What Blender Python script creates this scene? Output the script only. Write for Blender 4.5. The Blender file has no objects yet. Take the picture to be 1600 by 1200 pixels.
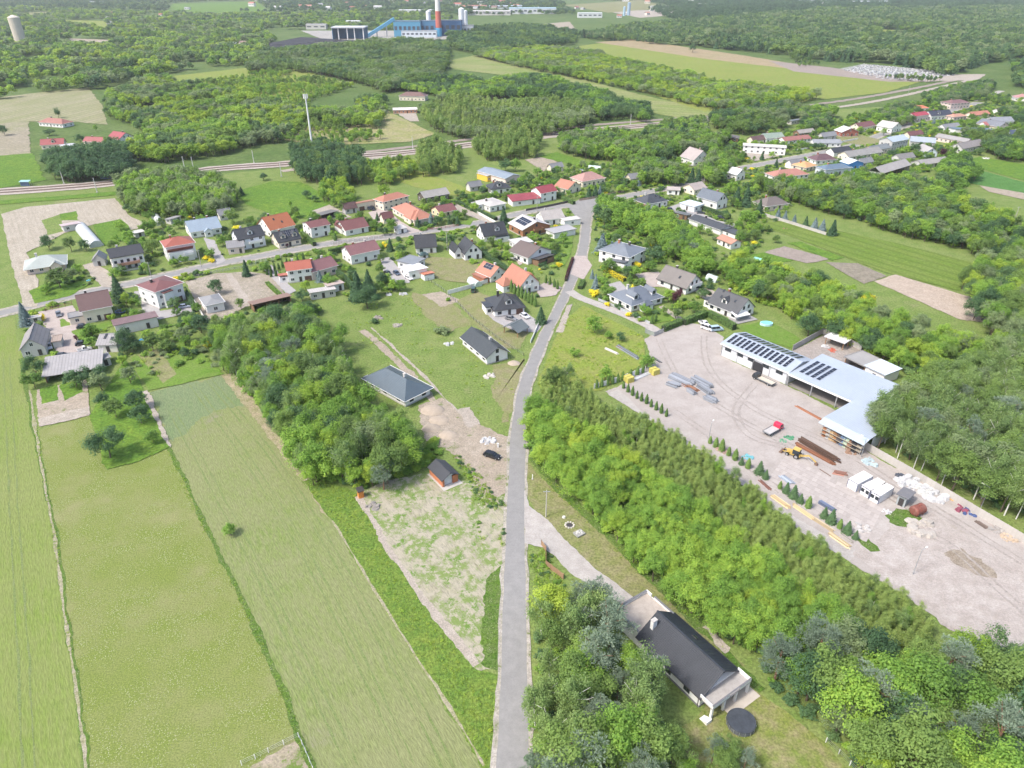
import bpy, bmesh, math, random
import numpy as np
from mathutils import Vector, noise as mnoise
R = math.radians
C = bpy.context.scene
COL = C.collection
rng = np.random.default_rng(7)
random.seed(7)
# ------------------------------------------------------------------ camera, world, sun, exposure
CAMH, PITCH, FPX = 110.0, 30.0, 1109.0
cd = bpy.data.cameras.new("camera"); cam = bpy.data.objects.new("camera", cd); COL.objects.link(cam)
cam.location = (0, 0, CAMH); cam.rotation_euler = (R(90 - PITCH), 0, 0)
cd.sensor_width = 36.0; cd.lens = FPX / 1600 * 36.0; cd.clip_end = 30000; cd.clip_start = 1
C.camera = cam
SUN_EL, SUN_AZ = 53.0, 240.0      # degrees; azimuth clockwise from +Y
w = bpy.data.worlds.new("World"); C.world = w; w.use_nodes = True
nt = w.node_tree; bg = nt.nodes["Background"]
sk = nt.nodes.new("ShaderNodeTexSky"); sk.sky_type = 'NISHITA'; sk.sun_disc = False
sk.sun_elevation = R(SUN_EL); sk.sun_rotation = R(SUN_AZ); sk.air_density = 1.0; sk.dust_density = 3.5; sk.ozone_density = 1.0
nt.links.new(sk.outputs[0], bg.inputs[0]); bg.inputs[1].default_value = 0.15
sd = bpy.data.lights.new("sun", 'SUN'); sun = bpy.data.objects.new("sun", sd); COL.objects.link(sun)
sd.energy = 1.75; sd.angle = R(7.0); sd.color = (1.0, 0.955, 0.89)
_a, _e = R(SUN_AZ), R(SUN_EL)
_d = Vector((math.sin(_a) * math.cos(_e), math.cos(_a) * math.cos(_e), math.sin(_e)))
sun.rotation_euler = _d.to_track_quat('Z', 'Y').to_euler()
C.view_settings.view_transform = 'Standard'; C.view_settings.look = 'None'
C.view_settings.exposure = 1.1; C.view_settings.gamma = 1.0; C.view_settings.use_curve_mapping = False
C.render.engine = 'CYCLES'
cy = C.cycles
cy.max_bounces = 8; cy.diffuse_bounces = 6; cy.glossy_bounces = 2; cy.transmission_bounces = 4; cy.transparent_max_bounces = 8; cy.volume_bounces = 0
cy.use_denoising = True; cy.use_adaptive_sampling = True; cy.adaptive_threshold = 0.02
cy.caustics_reflective = False; cy.caustics_refractive = False
# ------------------------------------------------------------------ survey: photo pixel -> point at height z
_cp, _sp = math.cos(R(PITCH)), math.sin(R(PITCH))
def G(px, py, z=0.0):
    x = (px - 800) / FPX; y = -(py - 600) / FPX
    d = (x, _cp + y * _sp, -_sp + y * _cp)
    t = (z - CAMH) / d[2]
    return Vector((d[0] * t, d[1] * t, z))
def P(v):
    dx, dy, dz = v[0], v[1], v[2] - CAMH
    f = dy * _cp - dz * _sp; u = dy * _sp + dz * _cp
    return 800 + FPX * dx / f, 600 - FPX * u / f, f
# ------------------------------------------------------------------ materials
MATS = {}; LEAFGAIN = 2.0; SOILGAIN = .78
def _new(name):
    m = bpy.data.materials.new(name); m.use_nodes = True
    n = m.node_tree; n.nodes.clear()
    out = n.nodes.new("ShaderNodeOutputMaterial"); return m, n, out
def _noise(n, vec, scale, detail=4, rough=0.6):
    t = n.nodes.new("ShaderNodeTexNoise"); t.inputs["Scale"].default_value = scale; t.inputs["Detail"].default_value = detail; t.inputs["Roughness"].default_value = rough
    if vec is not None: n.links.new(vec, t.inputs["Vector"])
    return t.outputs["Fac"]
def _math(n, op, a, b=0.0, clamp=False):
    t = n.nodes.new("ShaderNodeMath"); t.operation = op; t.use_clamp = clamp
    for i, v in enumerate((a, b)):
        if isinstance(v, (int, float)): t.inputs[i].default_value = v
        else: n.links.new(v, t.inputs[i])
    return t.outputs[0]
def _map(n, v, a, b, c=0.0, d=1.0):
    t = n.nodes.new("ShaderNodeMapRange"); n.links.new(v, t.inputs[0])
    for i, k in enumerate((a, b, c, d)): t.inputs[i + 1].default_value = k
    return t.outputs[0]
def _mix(n, f, a, b):
    t = n.nodes.new("ShaderNodeMix"); t.data_type = 'RGBA'
    if isinstance(f, (int, float)): t.inputs[0].default_value = f
    else: n.links.new(f, t.inputs[0])
    for k, v in ((6, a), (7, b)):
        if isinstance(v, (tuple, list)): t.inputs[k].default_value = (*v[:3], 1)
        else: n.links.new(v, t.inputs[k])
    return t.outputs[2]
def _bump(n, h, dist, strength=1.0):
    t = n.nodes.new("ShaderNodeBump"); t.inputs["Strength"].default_value = strength; t.inputs["Distance"].default_value = dist
    n.links.new(h, t.inputs["Height"]); return t.outputs[0]
def solid(col, rough=0.6, var=0.18, scale=0.6, metal=0.0, bands=None, spec=0.4, key=None, streak=0.0):
    """painted / plaster / metal surface with grime; bands = (axis, period m, depth m) course lines in relief"""
    k = ('s', tuple(col), rough, var, scale, metal, bands, spec, streak)
    if k in MATS: return MATS[k]
    m, n, out = _new(key or "surface")
    b = n.nodes.new("ShaderNodeBsdfPrincipled"); n.links.new(b.outputs[0], out.inputs[0])
    tc = n.nodes.new("ShaderNodeTexCoord"); vec = tc.outputs["Object"]
    oi = n.nodes.new("ShaderNodeObjectInfo")
    f = _noise(n, vec, scale, 5, 0.65); f2 = _noise(n, vec, scale * 9, 3)
    f = _math(n, 'ADD', _math(n, 'MULTIPLY', f, .7), _math(n, 'MULTIPLY', f2, .3))
    f = _math(n, 'ADD', f, _math(n, 'MULTIPLY', _math(n, 'SUBTRACT', oi.outputs["Random"], .5), .25))
    lo = [c * (1 - var) for c in col]; hi = [min(c * (1 + var), .95) for c in col]
    c = _mix(n, _map(n, f, .3, .7), lo, hi)
    if streak:
        mp = n.nodes.new("ShaderNodeMapping"); n.links.new(vec, mp.inputs[0]); mp.inputs["Scale"].default_value = (1.2, 1.2, .12)
        c = _mix(n, _math(n, 'MULTIPLY', _map(n, _noise(n, mp.outputs[0], 1.0, 4), .5, .75), streak), c, (.25, .22, .19))
    if bands:
        ax, per, dep = bands
        wv = n.nodes.new("ShaderNodeTexWave"); wv.bands_direction = ax; wv.wave_profile = 'SAW'; wv.inputs["Scale"].default_value = 2 * math.pi / (20 * per) * 1.0
        n.links.new(vec, wv.inputs["Vector"])
        n.links.new(_bump(n, wv.outputs["Fac"], dep), b.inputs["Normal"])
        c = _mix(n, _math(n, 'MULTIPLY', _map(n, wv.outputs["Fac"], .0, .25, 1, 0), .45), c, [x * .45 for x in col])
    n.links.new(c, b.inputs["Base Color"])
    b.inputs["Roughness"].default_value = rough; b.inputs["Metallic"].default_value = metal; b.inputs["Specular IOR Level"].default_value = spec
    MATS[k] = m; return m
def ground(name, cols, big=0.03, mid=0.3, fine=2.5, stripe=None, fleck=None, bump=0.12, patch=None, rough=0.95, contrast=1.0):
    """soil / crop / paving: three colours mixed by world-space noise; stripe = (degrees, period, amount); patch = (colour, scale, threshold)"""
    m, n, out = _new(name); cols = [[c * SOILGAIN for c in q] for q in cols]
    b = n.nodes.new("ShaderNodeBsdfPrincipled"); n.links.new(b.outputs[0], out.inputs[0]); b.inputs["Roughness"].default_value = rough; b.inputs["Specular IOR Level"].default_value = .15
    g = n.nodes.new("ShaderNodeNewGeometry"); vec = g.outputs["Position"]
    svec = vec
    if stripe:
        mp = n.nodes.new("ShaderNodeMapping"); mp.vector_type = 'POINT'; n.links.new(vec, mp.inputs[0]); mp.inputs["Rotation"].default_value = (0, 0, R(-stripe[0]))
        sq = n.nodes.new("ShaderNodeMapping"); n.links.new(mp.outputs[0], sq.inputs[0]); sq.inputs["Scale"].default_value = (.22, 1.0, 1.0)
        svec = sq.outputs[0]
    f1 = _noise(n, vec, big, 4, .62); f2 = _noise(n, svec if stripe else vec, mid, 4, .6); f3 = _noise(n, svec if stripe and stripe[2] > .5 else vec, fine, 3, .7)
    c = _mix(n, _map(n, f1, .36, .64), cols[0], cols[1])
    c = _mix(n, _map(n, f2, .38 , .66), c, cols[2])
    k = .30 * contrast
    lo = n.nodes.new("ShaderNodeMix"); lo.data_type = 'RGBA'; lo.blend_type = 'MULTIPLY'; lo.inputs[0].default_value = 1
    n.links.new(c, lo.inputs[6]); gr = n.nodes.new("ShaderNodeCombineColor"); v = _map(n, f3, .3, .7, 1 - k, 1 + k)
    for i in range(3): n.links.new(v, gr.inputs[i])
    n.links.new(gr.outputs[0], lo.inputs[7]); c = lo.outputs[2]
    if stripe and stripe[1]:
        wv = n.nodes.new("ShaderNodeTexWave"); wv.bands_direction = 'Y'; wv.inputs["Scale"].default_value = 2 * math.pi / (20 * stripe[1]); wv.inputs["Distortion"].default_value = 1.5; wv.inputs["Detail"].default_value = 2; wv.inputs["Detail Scale"].default_value = .3
        n.links.new(mp.outputs[0], wv.inputs["Vector"])
        c = _mix(n, _math(n, 'MULTIPLY', _map(n, wv.outputs["Fac"], .55, 1), min(stripe[2], .5)), c, [x * .55 for x in cols[2]])
    if patch:
        ps = patch if isinstance(patch[0][0], (tuple, list)) else (patch,)
        for pc, psc, pth in ps:
            pf = _math(n, 'ADD', _math(n, 'MULTIPLY', _noise(n, vec, psc, 6, .7), .75), _math(n, 'MULTIPLY', f3, .25))
            c = _mix(n, _map(n, pf, pth - .035, pth + .035), c, [q * SOILGAIN for q in pc])
    if fleck:
        vo = n.nodes.new("ShaderNodeTexVoronoi"); vo.inputs["Scale"].default_value = fleck[1]; n.links.new(vec, vo.inputs["Vector"])
        c = _mix(n, _math(n, 'MULTIPLY', _map(n, vo.outputs["Distance"], fleck[2] * .6, fleck[2], 1, 0), _map(n, f2, .4, .6)), c, fleck[0])
    n.links.new(c, b.inputs["Base Color"])
    if bump: n.links.new(_bump(n, _math(n, 'ADD', f3, _math(n, 'MULTIPLY', f2, .6)), bump), b.inputs["Normal"])
    return m
def leafmat(name, dark, mid, light, trans=.42, rough=.62):
    dark, mid, light = ([min(c * g * LEAFGAIN, .9) for c, g in zip(q, (1.10, 1.0, 1.25))] for q in (dark, mid, light))
    m, n, out = _new(name)
    at = n.nodes.new("ShaderNodeAttribute"); at.attribute_type = 'INSTANCER'; at.attribute_name = "tint"
    tc = n.nodes.new("ShaderNodeTexCoord")
    f = _noise(n, tc.outputs["Object"], 7.0, 3)
    g = n.nodes.new("ShaderNodeNewGeometry")
    t = _math(n, 'ADD', at.outputs["Fac"], _math(n, 'MULTIPLY', _math(n, 'SUBTRACT', f, .5), .9))
    t = _math(n, 'ADD', t, _math(n, 'MULTIPLY', _math(n, 'SUBTRACT', g.outputs["Random Per Island"], .5), .35), True)
    rp = n.nodes.new("ShaderNodeValToRGB"); n.links.new(t, rp.inputs[0])
    e = rp.color_ramp.elements; e[0].color = (*dark, 1); e[1].color = (*light, 1); x = e.new(.5); x.color = (*mid, 1)
    b = n.nodes.new("ShaderNodeBsdfPrincipled"); b.inputs["Roughness"].default_value = rough; b.inputs["Specular IOR Level"].default_value = .2
    tr = n.nodes.new("ShaderNodeBsdfTranslucent"); mx = n.nodes.new("ShaderNodeMixShader"); mx.inputs[0].default_value = trans
    n.links.new(rp.outputs[0], b.inputs["Base Color"]); n.links.new(rp.outputs[0], tr.inputs[0])
    n.links.new(b.outputs[0], mx.inputs[1]); n.links.new(tr.outputs[0], mx.inputs[2]); n.links.new(mx.outputs[0], out.inputs[0])
    return m
def glassy(col=(.03, .04, .05), rough=.08):
    k = ('g', col, rough)
    if k not in MATS:
        m, n, out = _new("window_glass"); b = n.nodes.new("ShaderNodeBsdfPrincipled"); n.links.new(b.outputs[0], out.inputs[0])
        b.inputs["Base Color"].default_value = (*col, 1); b.inputs["Roughness"].default_value = rough; b.inputs["Specular IOR Level"].default_value = .6; MATS[k] = m
    return MATS[k]
# ------------------------------------------------------------------ mesh + object helpers
def mesh(name, verts, faces, mats, mi=None, smooth=False):
    me = bpy.data.meshes.new(name); me.from_pydata([tuple(v) for v in verts], [], [tuple(f) for f in faces])
    for m in (mats if isinstance(mats, (list, tuple)) else [mats]): me.materials.append(m)
    if mi is not None: me.polygons.foreach_set("material_index", mi)
    if smooth: me.polygons.foreach_set("use_smooth", [True] * len(me.polygons))
    return me
def link(name, me, parent=None, loc=None, rot=None, scale=None):
    o = bpy.data.objects.new(name, me); COL.objects.link(o)
    if parent is not None: o.parent = parent
    if loc is not None: o.location = loc
    if rot is not None: o.rotation_euler = rot if hasattr(rot, '__len__') else (0, 0, rot)
    if scale is not None: o.scale = scale if hasattr(scale, '__len__') else (scale,) * 3
    return o
def tag(o, label, cat, group=None):
    o["label"] = label; o["category"] = cat
    if group: o["group"] = group
    return o
def thing(name, label, cat, loc, rz=0, group=None):
    return tag(link(name, None, None, loc, rz), label, cat, group)
def kind(o, k): o["kind"] = k; return o
class MB:
    """collects simple solids, then becomes one mesh object"""
    def __init__(s): s.v = []; s.f = []; s.mi = []; s.cur = 0
    def add(s, vs, fs):
        o = len(s.v); s.v += [tuple(x) for x in vs]; s.f += [tuple(i + o for i in f) for f in fs]; s.mi += [s.cur] * len(fs); return s
    def box(s, x0, y0, z0, x1, y1, z1):
        return s.add([(x0, y0, z0), (x1, y0, z0), (x1, y1, z0), (x0, y1, z0), (x0, y0, z1), (x1, y0, z1), (x1, y1, z1), (x0, y1, z1)],
                     [(3, 2, 1, 0), (4, 5, 6, 7), (0, 1, 5, 4), (1, 2, 6, 5), (2, 3, 7, 6), (3, 0, 4, 7)])
    def prism(s, ring, z0, z1, taper=1.0):
        n = len(ring); cx = sum(p[0] for p in ring) / n; cy_ = sum(p[1] for p in ring) / n
        top = [(cx + (p[0] - cx) * taper, cy_ + (p[1] - cy_) * taper, z1) for p in ring]
        return s.add([(*p[:2], z0) for p in ring] + top, [tuple(range(n))[::-1], tuple(range(n, 2 * n))] + [(i, (i + 1) % n, n + (i + 1) % n, n + i) for i in range(n)])
    def extrude(s, prof, axis, a, b):
        """closed profile in the plane across axis, from a to b: axis 'x' -> prof=(y,z); 'y' -> prof=(x,z)"""
        n = len(prof); mk = (lambda p, t: (t, p[0], p[1])) if axis == 'x' else (lambda p, t: (p[0], t, p[1]))
        return s.add([mk(p, a) for p in prof] + [mk(p, b) for p in prof], [tuple(range(n)), tuple(range(n, 2 * n))[::-1]] + [(i, n + i, n + (i + 1) % n, (i + 1) % n) for i in range(n)])
    def tube(s, p, q, r, r2=None, n=8):
        p, q = Vector(p), Vector(q); d = (q - p).normalized(); a = d.orthogonal().normalized(); b = d.cross(a); r2 = r if r2 is None else r2
        vs = [p + (a * math.cos(t) + b * math.sin(t)) * r for t in (2 * math.pi * i / n for i in range(n))] + [q + (a * math.cos(t) + b * math.sin(t)) * r2 for t in (2 * math.pi * i / n for i in range(n))]
        return s.add(vs, [tuple(range(n))[::-1], tuple(range(n, 2 * n))] + [(i, (i + 1) % n, n + (i + 1) % n, n + i) for i in range(n)])
    def beam(s, p, q, wd, ht):
        p, q = Vector(p), Vector(q); d = (q - p).normalized(); sd_ = d.cross(Vector((0, 0, 1)))
        sd_ = sd_.normalized() if sd_.length > 1e-4 else Vector((1, 0, 0)); up = sd_.cross(d)
        vs = [e + sd_ * a * wd / 2 + up * b * ht / 2 for e in (p, q) for a, b in ((-1, -1), (1, -1), (1, 1), (-1, 1))]
        return s.add(vs, [(0, 1, 2, 3), (7, 6, 5, 4), (0, 4, 5, 1), (1, 5, 6, 2), (2, 6, 7, 3), (3, 7, 4, 0)])
    def mesh(s, name, mats, smooth=False):
        me = mesh(name, s.v, s.f, mats, s.mi, smooth)
        bm = bmesh.new(); bm.from_mesh(me); bmesh.ops.recalc_face_normals(bm, faces=bm.faces); bm.to_mesh(me); bm.free()
        return me
    def build(s, name, mats, parent=None, loc=None, rot=None, smooth=False):
        return link(name, s.mesh(name, mats, smooth), parent, loc, rot)
def frame(A, B):
    """origin + heading of a local frame whose x runs from ground point A to B"""
    d = B - A; return A, math.atan2(d.y, d.x), d.length
# ------------------------------------------------------------------ the ground: one base sheet, then thin sheets above it
_layer = [0]
def _ragged(pts, step, jit, closed=True):
    out = []; n = len(pts)
    for i in range(n if closed else n - 1):
        a, b = Vector(pts[i][:2]), Vector(pts[(i + 1) % n][:2]); L = (b - a).length; k = max(1, int(L / step)); nx = (b - a).orthogonal().normalized() if L > 1e-6 else Vector((0, 0))
        for j in range(k):
            p = a.lerp(b, j / k)
            q = mnoise.noise(Vector((p.x * .13, p.y * .13, 3.1))) * 1.6 + mnoise.noise(Vector((p.x * .9, p.y * .9, 7.7))) * .9
            out.append(p + nx * q * jit)
    return out
def sheet(name, pts, m, jit=.35, step=None, lift=None):
    _layer[0] += 1; z = .0028 * _layer[0] if lift is None else lift
    far = max(p[1] for p in pts); step = step or (.7 if far < 330 else 2.5 if far < 700 else 8)
    pr = _ragged(pts, step, jit) if jit else [Vector(p[:2]) for p in pts]
    o = link(name, mesh(name, [(p.x, p.y, z) for p in pr], [tuple(range(len(pr)))], m)); bm = bmesh.new(); bm.from_mesh(o.data); bmesh.ops.recalc_face_normals(bm, faces=bm.faces)
    if bm.faces[:] and bm.faces[0].normal.z < 0: bmesh.ops.reverse_faces(bm, faces=bm.faces)
    bmesh.ops.triangulate(bm, faces=bm.faces); bm.to_mesh(o.data); bm.free()
    return kind(o, 'structure')
AREAS = []
def area(name, px, m, jit=.35, step=None):
    AREAS.append((name, px)); return sheet(name, [G(*p) for p in px], m, jit, step)
def smooth(pts, k=6):
    P_ = [pts[0]] + list(pts) + [pts[-1]]; out = []
    for i in range(1, len(P_) - 2):
        a, b, c, d = (Vector(q[:2]) if not hasattr(q, 'xy') else q.xy for q in P_[i - 1:i + 3])
        for j in range(k):
            t = j / k; out.append(.5 * ((2 * b) + (c - a) * t + (2 * a - 5 * b + 4 * c - d) * t * t + (3 * b - a - 3 * c + d) * t ** 3))
    out.append(Vector(pts[-1][:2])); return out
def offset(line, d):
    out = []
    for i, p in enumerate(line):
        t = (line[min(i + 1, len(line) - 1)] - line[max(i - 1, 0)]).normalized(); out.append(p + Vector((-t.y, t.x)) * d)
    return out
def band(name, px, wd, m, jit=.12, k=6, step=None, shift=0.0):
    ln = smooth([G(*p) for p in px], k)
    step = step or (.7 if ln[0].y < 330 else 2.0); rs = []
    for a, b in zip(ln, ln[1:]):
        n = max(1, int((b - a).length / step)); rs += [a.lerp(b, i / n) for i in range(n)]
    rs.append(ln[-1]); ct = offset(rs, shift); _layer[0] += 1; z = .0028 * _layer[0]; vs = []
    for i, p in enumerate(ct):
        t = (ct[min(i + 1, len(ct) - 1)] - ct[max(i - 1, 0)]).normalized(); nx = Vector((-t.y, t.x))
        for s_ in (1, -1):
            q = mnoise.noise(Vector((p.x * .13, p.y * .13, s_ * 9.1))) * 1.6 + mnoise.noise(Vector((p.x * .9, p.y * .9, s_ * 5.7))) * .9
            vs.append((*(p + nx * s_ * max(wd * .12, wd / 2 + q * jit)), z))
    return kind(link(name, mesh(name, vs, [(2 * i, 2 * i + 1, 2 * i + 3, 2 * i + 2) for i in range(len(ct) - 1)], m)), 'structure')
# colours
GRASS = ground("meadow_grass", [(.185, .250, .068), (.225, .270, .092), (.150, .225, .052)], .03, .2, 1.6, contrast=1.4, patch=((.30, .285, .15), .05, .63))
LUSH = ground("lush_grass", [(.120, .225, .030), (.165, .255, .036), (.095, .190, .028)], .04, .3, 1.4, contrast=1.3)
LAWN = ground("mown_lawn", [(.120, .230, .030), (.150, .250, .040), (.165, .245, .055)], .05, .3, 2.5, bump=.03)
DRY = ground("dry_grass", [(.245, .250, .110), (.200, .235, .075), (.270, .245, .140)], .03, .25, 1.8)
YELLOWG = ground("yellow_meadow", [(.230, .285, .055), (.190, .270, .045), (.255, .270, .080)], .02, .2, 1.5)
SAND = ground("bare_sand", [(.385, .325, .258), (.43, .37, .30), (.335, .285, .22)], .06, .4, 2.2, patch=((.150, .210, .050), .22, .60))
DUST = ground("pale_dust", [(.42, .37, .315), (.465, .415, .355), (.375, .33, .275)], .06, .5, 3)
GRAVEL = ground("gravel", [(.46, .43, .40), (.51, .475, .44), (.41, .38, .35)], .06, .5, 4.0, contrast=.6)
PAVE = ground("yard_paving", [(.425, .385, .355), (.470, .430, .395), (.385, .345, .315)], .035, .22, 2.4, bump=.02, contrast=.35, patch=(((.345, .305, .27), .05, .62), ((.50, .465, .43), .13, .68)))
BLOCKP = ground("block_paving", [(.40, .385, .38), (.44, .42, .41), (.37, .355, .35)], .06, .5, 5, bump=.02)
PINKP = ground("pink_paving", [(.46, .39, .36), (.49, .43, .39), (.42, .36, .33)], .06, .5, 5, bump=.02)
ASPH = ground("worn_asphalt", [(.285, .280, .270), (.305, .299, .289), (.268, .263, .255)], .08, .45, 4, bump=.01, contrast=.35)
ASPH2 = ground("newer_asphalt", [(.300, .294, .284), (.330, .322, .310), (.272, .267, .258)], .1, .5, 5, bump=.01, contrast=.3)
VERGE = ground("road_verge", [(.42, .385, .34), (.47, .43, .38), (.33, .31, .24)], .1, .5, 3, patch=((.16, .21, .06), .5, .58))
BALLAST = ground("rail_ballast", [(.32, .27, .235), (.36, .305, .265), (.29, .245, .21)], .05, .5, 3)
COAL = ground("coal_ground", [(.030, .032, .04), (.05, .052, .06), (.07, .07, .075)], .02, .06, .5)
# base: out past the visible horizon
SOIL = ground("far_country", [(.105, .165, .045), (.150, .200, .065), (.085, .145, .036)], .006, .03, .3, contrast=1.0)
kind(link("ground", mesh("ground", [(-9000, -300, 0), (9000, -300, 0), (9000, 16000, 0), (-9000, 16000, 0)], [(0, 1, 2, 3)], SOIL)), 'structure')
area("meadow", [(-60, 1230), (-60, 500), (-300, 330), (450, 262), (1000, 190), (1650, 150), (1900, 500), (1700, 1230)], GRASS, 0)
# --- fields on the near side
def head(p, q): d = G(*q) - G(*p); return math.degrees(math.atan2(d.y, d.x))
CROP_A = ground("young_grain", [(.232, .270, .092), (.180, .260, .048), (.225, .266, .086)], .03, .9, 3.0, stripe=(head((128, 1200), (30, 560)), 0, .55), bump=.15, contrast=.7)
CROP_B = ground("flowering_meadow", [(.198, .248, .060), (.275, .280, .125), (.188, .240, .052)], .05, .16, 3.4, fleck=((.36, .36, .25), 3.4, .30), bump=.15, contrast=1.1)
CROP_C = ground("grain_field", [(.258, .272, .128), (.195, .255, .075), (.246, .266, .122)], .03, 1.1, 3.4, stripe=(head((752, 1200), (470, 745)), 0, .6), bump=.15, contrast=.85, patch=((.27, .26, .165), .05, .63))
BLUEG = ground("blue_green_grain", [(.190, .245, .125), (.175, .245, .105), (.205, .252, .128)], .04, .9, 3.4, stripe=(head((752, 1200), (470, 745)), 0, .6), bump=.15, contrast=.8)
area("grain_field", [(-420, 1300), (-180, 500), (22, 497), (36, 590), (52, 655), (70, 760), (88, 850), (104, 960), (118, 1080), (132, 1300)], CROP_A)
area("meadow_field", [(60, 672), (140, 650), (166, 735), (215, 722), (262, 698), (300, 775), (335, 850), (400, 985), (465, 1140), (530, 1300), (140, 1300), (128, 1130), (103, 980), (85, 850)], CROP_B)
area("grain_field_2", [(231, 612), (350, 585), (410, 665), (470, 748), (520, 815), (545, 858), (570, 900), (597, 945), (632, 1000), (672, 1062), (710, 1122), (754, 1198), (800, 1275), (540, 1300), (492, 1200), (465, 1135), (392, 958), (330, 845), (268, 705)], CROP_C, .5)
area("grain_field_2_headland", [(233, 611), (349, 586), (385, 632), (330, 640), (270, 690), (262, 685)], BLUEG, 1.6)
TRAM = ground("tramline", [(.195, .245, .09), (.215, .25, .11), (.175, .235, .075)], .1, .6, 3)
for ln in ([(300, 600), (395, 730), (500, 905), (600, 1110), (640, 1200)], [(268, 640), (345, 780), (430, 945), (520, 1130), (552, 1200)], [(10, 560), (20, 760), (35, 1000), (45, 1220)], [(325, 592), (430, 720), (530, 880), (640, 1080), (705, 1210)]):
    for sh in (-.85, .85): band("tramline", ln, .3, TRAM, .22, shift=sh)
area("bare_corner", [(388, 1200), (425, 1178), (465, 1156), (474, 1175), (484, 1215), (400, 1225)], ground("bare_corner_soil", [(.36, .30, .23), (.42, .36, .28), (.28, .26, .16)], .1, .5, 2.5, patch=((.15, .22, .05), .3, .55)), .8)
# margins between fields
MARG = ground("weedy_margin", [(.085, .170, .025), (.120, .205, .030), (.135, .195, .055)], .1, .6, 2.5, fleck=((.36, .36, .24), 3.0, .25), bump=.3, contrast=1.5)
band("field_margin", [(32, 560), (52, 655), (72, 760), (90, 850), (108, 985), (126, 1100), (142, 1240)], 1.1, MARG, .35, shift=-.2)
TRACK = ground("trodden_soil", [(.36, .33, .24), (.42, .375, .285), (.27, .27, .13)], .1, .6, 3, contrast=1.4)
band("foot_track", [(45, 610), (62, 720), (84, 845), (103, 985), (121, 1105), (137, 1240)], .55, TRACK, .25, shift=.15)
band("field_margin_2", [(263, 697), (300, 775), (335, 850), (396, 975), (462, 1132), (500, 1240)], 1.0, MARG, .4)
STRAW = ground("straw_margin", [(.36, .30, .20), (.42, .36, .25), (.25, .25, .12)], .1, .5, 2.5, contrast=1.4)
area("straw_margin", [(345, 586), (366, 582), (430, 670), (480, 735), (520, 790), (540, 825), (505, 800), (470, 750), (410, 668)], STRAW, .6)
area("weedy_strip", [(472, 752), (500, 745), (558, 772), (612, 865), (690, 975), (745, 1046), (782, 1052), (779, 1130), (772, 1230), (770, 1230), (752, 1196), (710, 1121), (672, 1061), (632, 999), (597, 944), (570, 899), (545, 857), (520, 813)], ground("weeds", [(.150, .240, .042), (.195, .265, .050), (.118, .208, .036)], .09, .5, 1.8, bump=.4, contrast=1.6), .5)
band("field_edge_path", [(518, 814), (545, 859), (570, 901), (597, 946), (632, 1001), (672, 1063), (710, 1123), (754, 1198)], .45, TRACK, .2, shift=.25)
# patchy building plot
area("building_plot", [(556, 770), (600, 752), (668, 738), (735, 752), (790, 778), (786, 1048), (746, 1046), (690, 975), (612, 865)], ground("sown_sand", [(.385, .350, .265), (.33, .315, .20), (.42, .385, .305)], .06, .5, 2.6, stripe=(head((690, 975), (612, 865)), 0, .6), bump=.1, patch=(((.20, .27, .085), .14, .50), ((.130, .235, .04), .30, .56), ((.42, .385, .295), .55, .53)), contrast=1.1), .5)
band("plot_edge_sand", [(560, 774), (614, 866), (690, 972), (744, 1040)], 1.5, DUST, .5)
area("plot_edge_grass", [(786, 880), (762, 900), (752, 1000), (750, 1040), (784, 1046)], MARG, .8)
# house plots left of the road
area("plot_sand", [(655, 634), (690, 622), (735, 655), (770, 675), (797, 682), (793, 770), (768, 782), (742, 752), (716, 716), (690, 700), (672, 700), (655, 660)], SAND, .9)
band("plot_track", [(566, 516), (600, 545), (640, 585), (672, 620), (705, 655), (740, 688), (785, 705)], 2.6, SAND, .6)
band("plot_track_2", [(580, 512), (625, 552), (665, 590), (700, 628), (740, 662)], .8, DUST, .4)
area("worn_grass", [(640, 455), (700, 470), (740, 505), (700, 520), (660, 490)], DRY, 1.0)
area("garden_bed", [(660, 460), (690, 455), (720, 470), (690, 480)], SAND, .7)
area("dry_lawn", [(715, 470), (745, 455), (770, 465), (830, 510), (812, 545), (790, 545), (735, 500)], DRY, .4)
area("dry_patch", [(770, 570), (822, 560), (805, 640), (790, 660), (770, 610)], DRY, 1.2)
area("forecourt", [(756, 487), (773, 502), (800, 516), (838, 520), (848, 508), (822, 488), (790, 492)], BLOCKP, .1)
area("rubble_ground", [(715, 640), (735, 636), (750, 662), (730, 668)], DUST, .6)
# verge + bank right of the road
area("verge_strip", [(824, 720), (835, 735), (870, 770), (925, 820), (1000, 895), (1090, 985), (1130, 1010), (1165, 1040), (1140, 1060), (1060, 985), (985, 930), (905, 870), (838, 805), (822, 770)], ground("verge_grass", [(.215, .225, .085), (.170, .215, .055), (.265, .245, .130)], .07, .4, 2, bump=.1, contrast=1.3), .4)
band("ditch_grass", [(832, 715), (862, 752), (900, 790), (960, 845), (1040, 925), (1110, 990), (1150, 1035), (1190, 1080)], 2.2, MARG, .5)
area("house_lawn", [(1085, 1125), (1145, 1045), (1175, 1075), (1225, 1110), (1290, 1160), (1330, 1215), (1300, 1300), (1040, 1300), (1040, 1150)], ground("dry_lawn_grass", [(.200, .235, .055), (.165, .220, .048), (.285, .260, .130)], .07, .4, 2.4, bump=.08, contrast=1.2), .3)
area("bare_patch", [(1095, 978), (1105, 975), (1140, 1012), (1132, 1022)], DUST, .8)
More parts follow.
